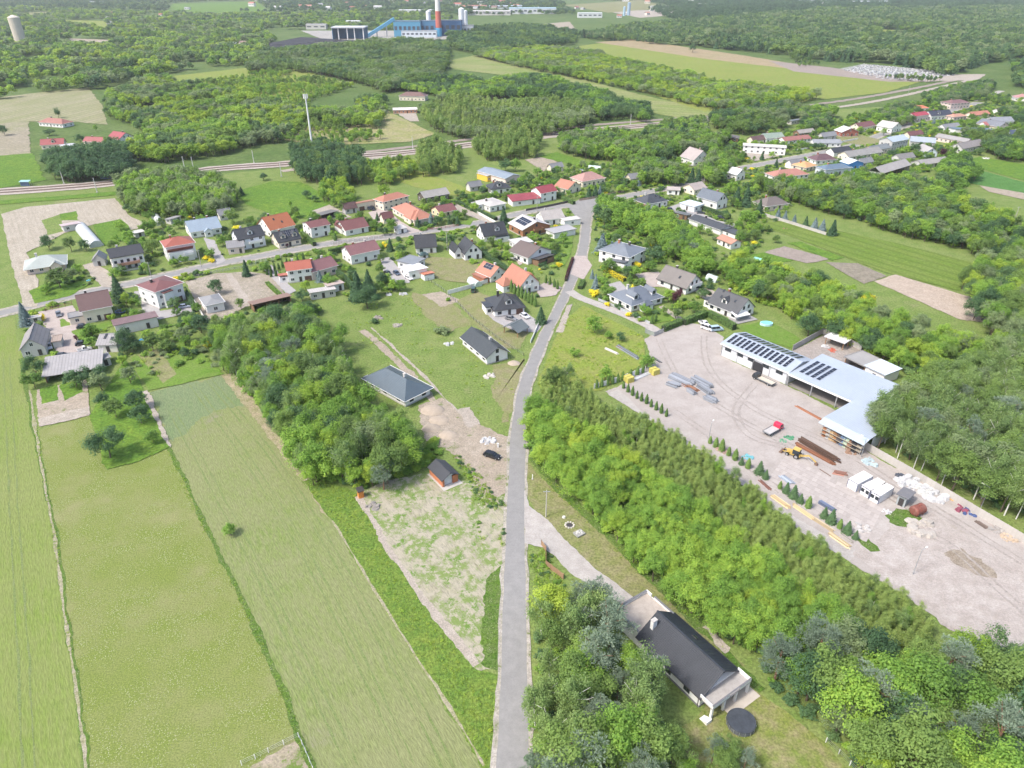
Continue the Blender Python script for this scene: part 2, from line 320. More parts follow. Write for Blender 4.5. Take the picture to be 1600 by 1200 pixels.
# roads
ROADL = [(773, 1240), (779, 1140), (783, 1050), (786, 940), (790, 865), (792, 800), (795, 740), (798, 680), (804, 640), (812, 600), (828, 560), (846, 520), (866, 482), (882, 448), (897, 415), (906, 380), (909, 345), (905, 318)]
ROADR = [(827, 1240), (826, 1140), (823, 1050), (822, 940), (820, 865), (819, 800), (820, 740), (822, 680), (824, 640), (831, 600), (845, 560), (861, 520), (880, 482), (896, 448), (912, 415), (920, 380), (923, 345), (930, 318)]
_l = smooth([G(*p) for p in ROADL]); _r = smooth([G(*p) for p in ROADR])
_c = [(a + b) / 2 for a, b in zip(_l, _r)]
def _strip(name, d0, d1, m, jit, a=0, b=None):
    f = [l.lerp(r, d0) for l, r in zip(_l[a:b], _r[a:b])]; g = [l.lerp(r, d1) for l, r in zip(_l[a:b], _r[a:b])]
    return sheet(name, f + g[::-1], m, jit)
_strip("road_verge", -.17, 1.17, VERGE, .3)
_strip("road", .0, 1.0, ASPH, .1)
_strip("road_repair", .02, .98, ASPH2, .06, 0, 26)
area("driveway", [(819, 766), (827, 790), (857, 813), (880, 840), (900, 860), (930, 889), (975, 922), (1005, 948), (990, 956), (962, 938), (925, 916), (890, 896), (868, 870), (852, 857), (820, 849)], GRAVEL, .3)
area("crossing_paving", [(890, 428), (912, 437), (925, 415), (915, 400), (897, 400)], PINKP, .1)
CROSS = [(-60, 505), (0, 490), (110, 463), (215, 441), (330, 415), (430, 396), (520, 380), (620, 368), (740, 350), (830, 330), (905, 318), (960, 310), (1060, 290), (1150, 265), (1250, 245), (1330, 228), (1400, 202), (1470, 178), (1530, 160)]
band("village_road_verge", CROSS, 9.0, VERGE, .5)
band("village_road", CROSS, 5.2, ASPH2, .15)
band("side_road", [(890, 455), (905, 465), (935, 476), (975, 492), (1010, 508), (1034, 522)], 4.2, GRAVEL, .3)
area("junction", [(885, 322), (905, 312), (945, 306), (955, 316), (930, 330), (918, 345), (905, 345)], ASPH2, .2)
band("far_lane", [(1525, 158), (1545, 150), (1565, 142)], 6, GRAVEL, .5)
# --- the contractor's yard
area("yard", [(945, 612), (1000, 585), (1018, 570), (1008, 530), (1030, 516), (1075, 505), (1100, 508), (1130, 528), (1126, 556), (1230, 603), (1320, 650), (1345, 700), (1480, 775), (1605, 850), (1700, 910), (1700, 1060), (1600, 1012), (1540, 1010), (1490, 985), (1425, 940), (1335, 885), (1255, 830), (1180, 765), (1070, 690), (1000, 645)], PAVE, .6)
area("yard_lane", [(950, 616), (965, 608), (1000, 640), (1090, 700), (1180, 762), (1250, 815), (1340, 862), (1330, 880), (1250, 832), (1175, 770), (1070, 692), (1000, 648)], GRAVEL, .4)
area("yard_gravel", [(1330, 866), (1400, 820), (1450, 800), (1560, 860), (1700, 930), (1700, 1060), (1600, 1012), (1540, 1010), (1490, 985), (1425, 940)], ground("yard_gravel", [(.44, .395, .36), (.49, .445, .41), (.385, .34, .305)], .04, .3, 3, patch=((.31, .27, .20), .055, .64), contrast=.6), .8)
area("yard_weeds", [(1382, 806), (1400, 795), (1425, 798), (1440, 812), (1420, 825), (1395, 820)], MARG, .8)
area("yard_weeds_2", [(1340, 845), (1355, 840), (1370, 858), (1362, 862)], MARG, .6)
area("mud", [(1475, 865), (1500, 855), (1550, 890), (1556, 902), (1530, 900), (1490, 880)], ground("mud", [(.30, .255, .20), (.27, .22, .165), (.35, .30, .24)], .1, .6, 3), 1.0)
area("compound_floor", [(1232, 552), (1285, 525), (1300, 522), (1345, 545), (1400, 585), (1380, 615), (1330, 600)], ground("old_concrete", [(.37, .33, .30), (.41, .37, .33), (.33, .29, .26)], .1, .5, 3), .2)
TYRE_ = ground("tyre_track", [(.375, .335, .305), (.40, .36, .33), (.345, .305, .275)], .08, .5, 3, contrast=.9)
for k, px in enumerate(([(1030, 530), (1060, 590), (1130, 640), (1220, 690), (1330, 745), (1450, 810)], [(1100, 525), (1110, 580), (1180, 640), (1290, 690), (1420, 770), (1600, 880)], [(1180, 600), (1150, 640), (1170, 680), (1230, 700)], [(1430, 830), (1480, 850), (1560, 920), (1640, 990)], [(1050, 640), (1120, 690), (1220, 770)])):
    for sh in (-.9, .9): band("tyre_track", px, .55, TYRE_, .25, shift=sh)
# --- village ground: yards, gardens, parking
_b0, _n = _layer[0], 0
for nm, px, m in (
    ("farm_yard", [(60, 488), (112, 478), (135, 505), (128, 540), (150, 548), (160, 562), (75, 580), (70, 560), (92, 560), (80, 530)], PINKP),
    ("farm_yard_paving", [(75, 580), (72, 562), (95, 553), (140, 548), (150, 562), (100, 572)], BLOCKP), ("yard_lawn", [(92, 500), (100, 497), (110, 508), (95, 512)], LAWN), ("yard_lawn", [(112, 518), (150, 508), (172, 502), (176, 510), (150, 520), (125, 535)], LAWN),
    ("kitchen_garden", [(58, 610), (135, 594), (140, 650), (60, 668)], SAND), ("vegetable_bed", [(63, 608), (88, 602), (93, 626), (66, 632)], LUSH), ("vegetable_bed", [(95, 602), (125, 595), (130, 612), (100, 628)], LUSH),
    ("garden_path", [(58, 655), (140, 636), (142, 648), (62, 668)], DUST), ("orchard_grass", [(140, 650), (195, 560), (222, 600), (240, 650), (268, 698), (215, 722), (166, 735)], LUSH),
    ("garden_grass", [(205, 560), (290, 530), (350, 585), (231, 612)], LAWN), ("garden_sand", [(215, 555), (250, 545), (275, 585), (255, 600)], DRY), ("garden_sand", [(222, 612), (232, 610), (268, 700), (258, 690)], DUST),
    ("plot_drive", [(210, 456), (232, 452), (250, 486), (300, 480), (310, 486), (250, 500), (225, 492)], BLOCKP), ("open_lot", [(290, 440), (335, 428), (385, 425), (428, 430), (450, 470), (385, 480), (345, 500), (320, 500)], ground("rough_lot", [(.36, .31, .25), (.42, .37, .31), (.30, .27, .2)], .06, .3, 2, contrast=1.3)), ("lot_path", [(352, 430), (362, 427), (390, 470), (380, 478)], DUST),
    ("drive", [(318, 372), (335, 376), (352, 408), (340, 414), (330, 396)], BLOCKP), ("drive", [(408, 418), (424, 414), (448, 440), (462, 455), (450, 462), (430, 440)], BLOCKP), ("drive", [(594, 405), (608, 402), (635, 432), (640, 442), (612, 446), (600, 425)], BLOCKP),
    ("sand_lot", [(2, 335), (40, 324), (180, 310), (205, 340), (240, 352), (205, 360), (150, 350), (100, 365), (42, 395), (60, 440), (58, 480), (38, 480), (20, 420)], ground("tilled_sand", [(.42, .375, .305), (.47, .42, .345), (.37, .33, .26)], .05, .4, 2, stripe=(head((40, 400), (20, 340)), 2.0, .12), contrast=1.2)),
    ("garden_plot", [(65, 345), (95, 335), (100, 362), (75, 368)], GRASS), ("vegetable_bed", [(93, 335), (120, 330), (122, 345), (97, 345)], LUSH), ("back_lawn", [(145, 352), (190, 342), (215, 372), (160, 385)], LUSH), ("front_lawn", [(45, 455), (110, 430), (140, 445), (112, 462), (55, 475)], LUSH), ("sand_yard", [(130, 415), (148, 410), (178, 430), (175, 450), (160, 448), (140, 430)], DUST),
    ("green_field", [(362, 300), (430, 283), (470, 285), (500, 300), (540, 345), (440, 340), (385, 320)], LUSH), ("green_field", [(560, 262), (640, 262), (720, 290), (760, 310), (700, 305), (640, 290)], YELLOWG), ("sandy_plot", [(488, 330), (515, 320), (550, 340), (500, 345)], DUST),
    ("yard_paving", [(592, 322), (605, 330), (640, 355), (660, 362), (640, 366), (612, 345), (585, 330)], PINKP), ("drive", [(700, 325), (712, 318), (775, 345), (765, 350)], DUST), ("side_lawn", [(710, 335), (740, 345), (735, 352), (700, 350)], LAWN),
    ("house_plot_grass", [(660, 400), (720, 405), (800, 420), (760, 445), (700, 440), (650, 425)], DRY), ("corner_lawn", [(845, 385), (875, 365), (900, 355), (890, 400), (880, 420)], LAWN), ("court", [(795, 395), (806, 392), (822, 408), (812, 415)], PINKP), ("court", [(835, 450), (855, 440), (878, 450), (868, 462), (845, 465)], PINKP), 
    ("lawn", [(1004, 488), (1030, 480), (1060, 500), (1020, 506)], LAWN), ("white_path", [(1028, 480), (1036, 478), (1066, 498), (1060, 502)], DUST), ("court", [(990, 428), (1030, 425), (1050, 450), (1010, 448)], PINKP), ("court", [(950, 445), (968, 440), (985, 455), (962, 460)], BLOCKP), ("terrace_paving", [(1085, 455), (1105, 450), (1125, 460), (1100, 468)], DUST), ("lawn", [(1150, 512), (1200, 500), (1250, 530), (1238, 545), (1185, 530)], LAWN),
    ("wild_plot", [(880, 500), (912, 478), (1005, 525), (1010, 565), (940, 610), (850, 620), (840, 600)], YELLOWG), ("roadside_gravel", [(885, 478), (895, 475), (880, 520), (868, 520)], DUST),
    ("court", [(1035, 328), (1062, 318), (1120, 345), (1160, 352), (1150, 358), (1110, 350), (1060, 332)], BLOCKP), ("green_plot", [(1180, 350), (1230, 345), (1400, 380), (1525, 412), (1500, 455), (1380, 425), (1250, 375)], ground("green_plot", [(.155, .225, .040), (.185, .240, .060), (.135, .215, .034)], .03, .15, 1.2, stripe=(head((1500, 435), (1250, 360)), 6, .35))), ("brown_plot", [(1195, 395), (1225, 385), (1300, 405), (1260, 412)], BALLAST), ("brown_plot", [(1290, 410), (1340, 412), (1385, 432), (1350, 445)], ground("tilled_plot", [(.27, .24, .19), (.31, .27, .21), (.22, .2, .15)], .05, .3, 2)), ("bare_field", [(1365, 440), (1400, 430), (1550, 475), (1545, 505), (1500, 500)], ground("bare_field", [(.455, .375, .30), (.49, .41, .335), (.42, .345, .275)], .04, .3, 2)), ("vegetable_bed", [(1230, 380), (1250, 378), (1320, 403), (1300, 408)], LUSH), ("green_field", [(1160, 400), (1195, 395), (1240, 408), (1190, 415)], LUSH),
    ("crop_strip", [(1500, 255), (1530, 245), (1700, 275), (1700, 300), (1600, 283)], LUSH), ("crop_strip", [(1520, 263), (1600, 285), (1700, 305), (1700, 330), (1600, 305), (1510, 285)], ground("clover", [(.090, .210, .050), (.105, .225, .06), (.08, .19, .045)], .03, .2, 1.2)), ("bare_strip", [(1530, 290), (1600, 302), (1700, 322), (1700, 335), (1545, 300)], SAND), ("crop_strip", [(1470, 322), (1560, 340), (1700, 375), (1700, 420), (1560, 365)], LUSH), ("stony_yard", [(1150, 238), (1200, 232), (1225, 243), (1180, 252)], DUST), ("dry_field", [(1270, 215), (1320, 205), (1400, 225), (1350, 228)], DRY),
    ("bare_garden", [(820, 250), (850, 244), (880, 258), (850, 268)], SAND), ("green_garden", [(840, 245), (870, 238), (930, 258), (915, 262)], LUSH), ("court", [(575, 332), (590, 328), (600, 345), (590, 350)], PINKP),
): _layer[0] = _b0 + _n % 12; area(nm, px, m, .4); _n += 1
_layer[0] = _b0 + 13
# --- railway
RAIL = [(-120, 306), (0, 300), (180, 286), (330, 265), (450, 256), (560, 245), (640, 238), (760, 223), (880, 208), (1000, 197), (1120, 186)]
band("rail_ballast", RAIL, 17, ground("pale_ballast", [(.46, .40, .35), (.50, .44, .39), (.41, .36, .31)], .05, .4, 2), .8)
band("track_bed", RAIL, 3.6, BALLAST, .3, shift=3); band("track_bed_2", RAIL, 3.6, BALLAST, .3, shift=-3)
RUST = solid((.16, .10, .075), .6, .2, key="rail_steel")
_rl = smooth([G(*p) for p in RAIL])
for s in (3.0, -3.0):
    for d in (-.72, .72):
        a = offset(_rl, s + d - .05); b = offset(_rl, s + d + .05); n = len(a); z0, z1 = .30, .48
        vs = [(p.x, p.y, z1) for p in a] + [(p.x, p.y, z1) for p in b] + [(p.x, p.y, z0) for p in a] + [(p.x, p.y, z0) for p in b]
        fs = [f for i in range(n - 1) for f in ((i, n + i, n + i + 1, i + 1), (i, i + 1, 2 * n + i + 1, 2 * n + i), (n + i, 3 * n + i, 3 * n + i + 1, n + i + 1))]
        kind(link("rail", mesh("rail", vs, fs, RUST)), 'structure')
band("embankment_grass", [(-60, 322), (0, 317), (180, 302), (240, 290)], 9, LUSH, .8)
band("dirt_track", [(440, 268), (600, 246), (720, 231), (880, 212), (1000, 196), (1120, 184), (1290, 170), (1400, 152), (1525, 123)], 7, DUST, .6); band("dirt_track_2", [(460, 250), (640, 230), (880, 200), (1120, 180), (1300, 160), (1420, 140), (1525, 118)], 7, BALLAST, .8)
# --- fields beyond
_b0, _n = _layer[0], 0
for nm, px, m in (
    ("fallow_field", [(-250, 175), (0, 152), (85, 142), (138, 137), (160, 165), (168, 195), (110, 190), (45, 190), (-250, 215)], ground("fallow", [(.30, .29, .17), (.36, .33, .22), (.26, .275, .13)], .02, .08, .6, stripe=(80, 7, .35))),
    ("fallow_field", [(-250, 215), (45, 190), (48, 240), (0, 252), (-250, 270)], ground("fallow_bare", [(.30, .27, .19), (.25, .26, .13), (.34, .30, .23)], .015, .06, .5)), ("meadow_field", [(-250, 262), (50, 240), (72, 282), (0, 295), (-250, 310)], LUSH),
    ("crop_strip", [(700, 95), (745, 86), (850, 108), (1000, 148), (1110, 172), (1130, 180), (1060, 185), (1000, 172), (900, 140), (790, 118), (705, 108)], ground("crop_strip", [(.24, .285, .095), (.19, .27, .06), (.29, .30, .13)], .012, .05, .4, stripe=(-20, 12, .4))),
    ("meadow_field", [(905, 72), (980, 62), (1100, 80), (1250, 105), (1440, 128), (1380, 145), (1200, 165), (1100, 175), (900, 110)], YELLOWG), ("dry_strip", [(930, 66), (990, 62), (1150, 85), (1260, 103), (1440, 128), (1340, 120), (1100, 92)], ground("dry_strip", [(.34, .27, .16), (.29, .26, .13), (.38, .30, .19)], .015, .06, .4)),
    ("grey_strip", [(1200, 95), (1300, 106), (1450, 128), (1390, 128), (1240, 112)], BALLAST), ("clearing", [(430, 175), (520, 190), (600, 170), (680, 210), (640, 222), (500, 228), (420, 215), (330, 225)], ground("clearing", [(.30, .29, .12), (.24, .28, .085), (.35, .31, .18)], .015, .08, .5)), ("scrub_field", [(260, 120), (440, 100), (540, 130), (420, 175), (250, 165)], YELLOWG),
    ("far_field", [(18, 21), (75, 18), (80, 24), (22, 28)], DRY), ("far_field", [(95, 31), (170, 33), (165, 44), (102, 42)], YELLOWG), ("far_field", [(108, 60), (185, 63), (180, 67), (112, 65)], SAND), ("far_field", [(330, 71), (395, 67), (398, 73), (345, 77)], SAND), ("far_field", [(120, 112), (230, 108), (225, 115), (130, 119)], LUSH), ("far_field", [(200, 26), (255, 24), (260, 30), (205, 33)], LUSH), ("far_field", [(400, 28), (450, 26), (455, 32), (405, 33)], GRASS), ("far_field", [(600, 30), (640, 29), (640, 34), (602, 35)], DRY), ("far_field", [(1360, 45), (1450, 50), (1440, 56), (1370, 52)], YELLOWG), ("far_field", [(270, 6), (400, 2), (420, 18), (260, 22)], LUSH), ("far_field", [(880, 8), (1000, 0), (1050, 12), (950, 20)], DRY), ("coal_ground", [(398, 72), (470, 58), (560, 62), (600, 68), (560, 82), (440, 82)], COAL), ("plant_yard", [(470, 48), (620, 48), (740, 52), (730, 60), (600, 66), (500, 60)], ground("plant_yard", [(.38, .36, .33), (.42, .4, .37), (.34, .33, .3)], .01, .05, .3)), ("far_field", [(840, 38), (890, 34), (900, 46), (850, 48)], SAND), ("far_lane", [(1420, 58), (1600, 66), (1600, 76), (1430, 66)], DRY), ("cemetery_ground", [(1310, 108), (1350, 100), (1440, 108), (1500, 118), (1440, 128), (1380, 126)], ground("cemetery_ground", [(.33, .33, .32), (.38, .37, .36), (.26, .3, .22)], .02, .2, 1)), ("batch_yard", [(950, 18), (1060, 14), (1100, 20), (1000, 28)], DUST), ("yard_ground", [(612, 172), (650, 178), (655, 190), (640, 190)], DUST), ("lane", [(1370, 118), (1540, 116), (1530, 125), (1380, 130)], DUST),
): _layer[0] = _b0 + _n % 12; area(nm, px, m, 1.2); _n += 1
# ------------------------------------------------------------------ vegetation prototypes (unit height, scaled per plant)
LEAF = {
    'leafy': leafmat("leaf_fresh_green", (.050, .100, .020), (.095, .185, .026), (.170, .265, .034)),
    'dark': leafmat("leaf_dark_green", (.030, .066, .026), (.052, .105, .034), (.085, .145, .042)),
    'olive': leafmat("leaf_olive_green", (.050, .088, .024), (.085, .145, .030), (.125, .195, .042)),
    'lime': leafmat("leaf_yellow_green", (.080, .150, .018), (.130, .212, .024), (.190, .262, .030)),
    'young': leafmat("leaf_plantation", (.092, .145, .034), (.132, .195, .044), (.175, .240, .058)),
    'birch': leafmat("leaf_birch", (.066, .112, .036), (.104, .168, .046), (.152, .222, .060)),
    'pine': leafmat("needle_pine", (.060, .092, .052), (.094, .138, .076), (.136, .188, .106), .25),
    'spruce': leafmat("needle_spruce", (.018, .044, .018), (.030, .066, .024), (.050, .096, .032), .22),
    'silver': leafmat("needle_silver", (.060, .095, .076), (.090, .135, .108), (.130, .180, .146), .22),
    'thuja': leafmat("leaf_thuja", (.036, .075, .020), (.062, .120, .026), (.100, .170, .036), .22),
    'gold': leafmat("leaf_golden", (.260, .260, .012), (.380, .350, .018), (.480, .430, .030)),
    'plum': leafmat("leaf_purple", (.035, .014, .016), (.055, .022, .024), (.080, .034, .034)),
    'grass': leafmat("grass_blades", (.085, .150, .022), (.140, .225, .030), (.220, .290, .050)),
    'willow': leafmat("leaf_grey_green", (.075, .112, .044), (.108, .156, .058), (.150, .205, .080)),
}
BARK = solid((.11, .085, .06), .9, .3, 3.0, key="bark"); BIRCHBARK = solid((.62, .60, .56), .8, .25, 4.0, key="birch_bark"); PINEBARK = solid((.20, .115, .07), .9, .3, 3.0, key="pine_bark")
def _unit(n, r): 
    v = r.normal(size=(n, 3)); return v / np.linalg.norm(v, axis=1, keepdims=True)
def _leaves(c, nrm, size, r, aspect=.62):
    n = len(c); a = np.cross(nrm, _unit(n, r)); a /= np.linalg.norm(a, axis=1, keepdims=True) + 1e-9; b = np.cross(nrm, a)
    s = (size * r.uniform(.6, 1.35, n))[:, None]
    q = np.stack([c + a * s, c + b * s * aspect + nrm * s * .15, c - a * s, c - b * s * aspect + nrm * s * .15], 1)
    return q.reshape(-1, 3)
def crown(kind_, r, lod):
    """leaf-sized faces spread over uneven lobes; lod 0 near .. 2 far"""
    k = (2.0, .55, .12)[lod]; ls = (.64, 1.25, 2.6)[lod]; V = []
    def lobes(n, c0, rx, rz, lo, hi, rad, sq=1.0):
        u = _unit(n, r); u[:, 2] = np.where(u[:, 2] < -.75, -u[:, 2], u[:, 2])
        c = np.array([0, 0, c0]) + u * np.array([rx, rx, rz]) * r.uniform(lo, hi, (n, 1))
        return c, r.uniform(rad[0], rad[1], n)
    def fill(c, rad, per, size, up=.6, zs=1.0, shell=(.55, 1.08), aspect=.62):
        m = max(6, int(per * k))
        for ci, ri in zip(c, rad):
            d = _unit(m, r); d[:, 2] = np.abs(d[:, 2]) * np.where(r.random(m) < .72, 1, -1)
            p = ci + d * ri * (r.uniform(shell[0], shell[1], (m, 1)) + (r.random((m, 1)) < .14) * r.uniform(.1, .55, (m, 1))) * np.array([1, 1, zs])
            n = d + _unit(m, r) * .55 + np.array([0, 0, up]); n /= np.linalg.norm(n, axis=1, keepdims=True)
            V.append(_leaves(p, n, size * ls, r, aspect))
    if kind_ == 'broad':
        c, q = lobes(42, .60, .35, .35, .30, 1.0, (.06, .15)); fill(c, q, 68, .025)
    elif kind_ == 'round':
        c, q = lobes(38, .56, .42, .38, .40, .95, (.08, .17)); fill(c, q, 72, .028)
    elif kind_ == 'tall':
        c, q = lobes(26, .58, .22, .40, .3, .95, (.07, .13)); fill(c, q, 95, .022, .2, 1.5)
    elif kind_ == 'plume':
        n = 15; a = r.uniform(0, 6.28, n); d = r.uniform(.0, .17, n) ** .8
        c = np.stack([np.cos(a) * d, np.sin(a) * d, r.uniform(.30, .78, n) * (1 - d)], 1); c = np.vstack([c, [[0, 0, .86]]])
        fill(c, np.append(r.uniform(.08, .13, n), .08), 105, .026, .3, 1.45, (.5, 1.15), .55)
    elif kind_ == 'birch':
        c, q = lobes(40, .60, .25, .38, .25, 1.0, (.05, .10)); fill(c, q, 62, .019, -.1, 1.7, (.3, 1.15))
    elif kind_ == 'pine':
        c, q = lobes(34, .58, .30, .37, .45, 1.0, (.07, .115))
        m = max(6, int(85 * k))
        for ci, ri in zip(c, q):
            d = _unit(m, r); d[:, 2] = np.abs(d[:, 2]) * np.where(r.random(m) < .8, 1, -.4)
            p = ci + d * ri * r.uniform(.4, 1.1, (m, 1)) * np.array([1, 1, .8])
            n = np.cross(d, _unit(m, r)); n /= np.linalg.norm(n, axis=1, keepdims=True) + 1e-9
            a = d; b = np.cross(n, a); s = (.026 * ls * r.uniform(.6, 1.3, m))[:, None]
            V.append(np.stack([p - a * s, p + b * s * .3, p + a * s, p - b * s * .3], 1).reshape(-1, 3))
    elif kind_ in ('spruce', 'thuja'):
        lay = 17 if kind_ == 'spruce' else 22; base = .25 if kind_ == 'spruce' else .15
        for i in range(lay):
            z = .05 + .95 * i / lay
            rr = base * ((1 - z) * 1.02 + .015) if kind_ == 'spruce' else base * (1 - max(0, z - .35) ** 1.7 * 1.9) * (.6 + .4 * min(1, z / .15))
            m = max(7, int((60 + 210 * (1 - z)) * k)); a = r.uniform(0, 6.28, m); lob = (1 + .30 * np.sin(a * 6 + i * 2.4) + r.normal(0, .14, m)) * (.88 + .22 * (i % 2)) if kind_ == 'spruce' else 1 + .2 * np.sin(a * 5 + i) + r.normal(0, .12, m)
            d = rr * np.sqrt(r.uniform(.35, 1.05, m)) * lob
            p = np.stack([np.cos(a) * d, np.sin(a) * d, z - d * (.34 if kind_ == 'spruce' else 0) + r.normal(0, .02, m)], 1)
            n = np.stack([np.cos(a), np.sin(a), np.full(m, .9 if kind_ == 'spruce' else .25)], 1) + _unit(m, r) * .45; n /= np.linalg.norm(n, axis=1, keepdims=True)
            V.append(_leaves(p, n, (.036 if kind_ == 'spruce' else .028) * ls, r))
    elif kind_ == 'bush':
        n = 15; a = r.uniform(0, 6.28, n); d = r.uniform(.1, .55, n)
        c = np.stack([np.cos(a) * d, np.sin(a) * d, r.uniform(.25, .72, n) * (1 - d * .5)], 1); fill(c, r.uniform(.2, .33, n), 80, .075)
    elif kind_ == 'grass':
        n = int(46 * max(k, .3)); a = r.uniform(0, 6.28, n); d = .55 * np.sqrt(r.random(n)); h = r.uniform(.35, 1, n); le = r.normal(0, .3, (n, 2))
        for i in range(n):
            x, y = d[i] * math.cos(a[i]), d[i] * math.sin(a[i]); t = a[i] * 3; wx, wy = .07 * math.cos(t), .07 * math.sin(t)
            tip = (x + le[i, 0], y + le[i, 1], h[i])
            V.append(np.array([(x - wx, y - wy, 0), (x + wx, y + wy, 0), tip, ((x + tip[0]) / 2 - wx, (y + tip[1]) / 2 - wy, h[i] * .6)]))
    v = np.vstack(V); v[:, 2] = np.maximum(v[:, 2], .004); return v
def trunk(kind_, r):
    mb = MB(); fork = {'broad': .35, 'round': .28, 'tall': .6, 'plume': .6, 'birch': .75, 'pine': .72, 'spruce': .9, 'thuja': .3}[kind_]
    r0 = {'birch': .013, 'plume': .012, 'spruce': .016}.get(kind_, .02); ln = r.normal(0, .02, 2)
    top = (ln[0], ln[1], fork); mb.tube((0, 0, 0), top, r0, r0 * .55, 7)
    for i in range({'spruce': 0, 'thuja': 0, 'plume': 2, 'birch': 5}.get(kind_, 6)):
        t = r.uniform(.45, 1); b = (ln[0] * t, ln[1] * t, fork * t); a = r.uniform(0, 6.28); ex = r.uniform(.12, .26); 
        e = (b[0] + math.cos(a) * ex, b[1] + math.sin(a) * ex, min(.9, b[2] + r.uniform(.12, .32))); mb.tube(b, e, r0 * .45, r0 * .15, 5)
    return mb
FORM = {  # species: crown form, leaf, bark, variants
    'ash': ('broad', 'leafy', BARK), 'lime': ('broad', 'lime', BARK), 'oak': ('round', 'dark', BARK), 'olive': ('broad', 'olive', BARK), 'maple': ('round', 'leafy', BARK),
    'poplar': ('tall', 'olive', BARK), 'aspen': ('tall', 'leafy', BARK), 'plume': ('plume', 'young', BARK), 'sapling': ('plume', 'leafy', BARK), 'birch': ('birch', 'birch', BIRCHBARK), 'pine': ('pine', 'pine', PINEBARK),
    'spruce': ('spruce', 'spruce', BARK), 'silver': ('spruce', 'silver', BARK), 'thuja': ('thuja', 'thuja', BARK), 'willow': ('broad', 'willow', BARK), 'darktall': ('tall', 'dark', BARK),
    'bush': ('bush', 'leafy', None), 'darkbush': ('bush', 'dark', None), 'gold': ('bush', 'gold', None), 'plum': ('tall', 'plum', BARK), 'grass': ('grass', 'grass', None), 'limebush': ('bush', 'lime', None), 'greybush': ('bush', 'willow', None), 'yellowtree': ('broad', 'gold', BARK),
}
PROTO = {}
def _cv(form, lod, i):
    k = (form, lod, i)
    if k not in PROTO: PROTO[k] = crown(form, np.random.default_rng(hash(form) % 999 if False else sum(map(ord, form)) + 31 * i), lod)
    return PROTO[k]
def proto(sp, i, lod):
    """(crown mesh, trunk mesh)"""
    k = (sp, i, lod, 'm')
    if k not in PROTO:
        form, leaf, bark = FORM[sp]; v = _cv(form, lod, i); n = len(v) // 4
        cm = mesh(sp + "_crown", v.tolist(), np.arange(4 * n).reshape(n, 4).tolist(), LEAF[leaf])
        tm = trunk(form, np.random.default_rng(i + 5)).mesh(sp + "_trunk", bark) if bark else None
        PROTO[k] = (cm, tm)
    return PROTO[k]
STOCK = bpy.data.collections.new("plant_stock")          # sources for the uncountable growth, not in the scene
def stock(sp, i, lod):
    k = (sp, i, lod, 's')
    if k not in PROTO:
        form, leaf, bark = FORM[sp]; v = _cv(form, lod, i); n = len(v) // 4
        V = v.tolist(); F = np.arange(4 * n).reshape(n, 4).tolist(); mi = [0] * n; mats = [LEAF[leaf]]
        if bark and lod < 2:
            t = trunk(form, np.random.default_rng(i + 5)); o = len(V); V += t.v; F += [tuple(a + o for a in f) for f in t.f]; mi += [1] * len(t.f); mats.append(bark)
        PROTO[k] = bpy.data.objects.new(sp, mesh(sp, V, F, mats, mi)); STOCK.objects.link(PROTO[k])
    return PROTO[k]
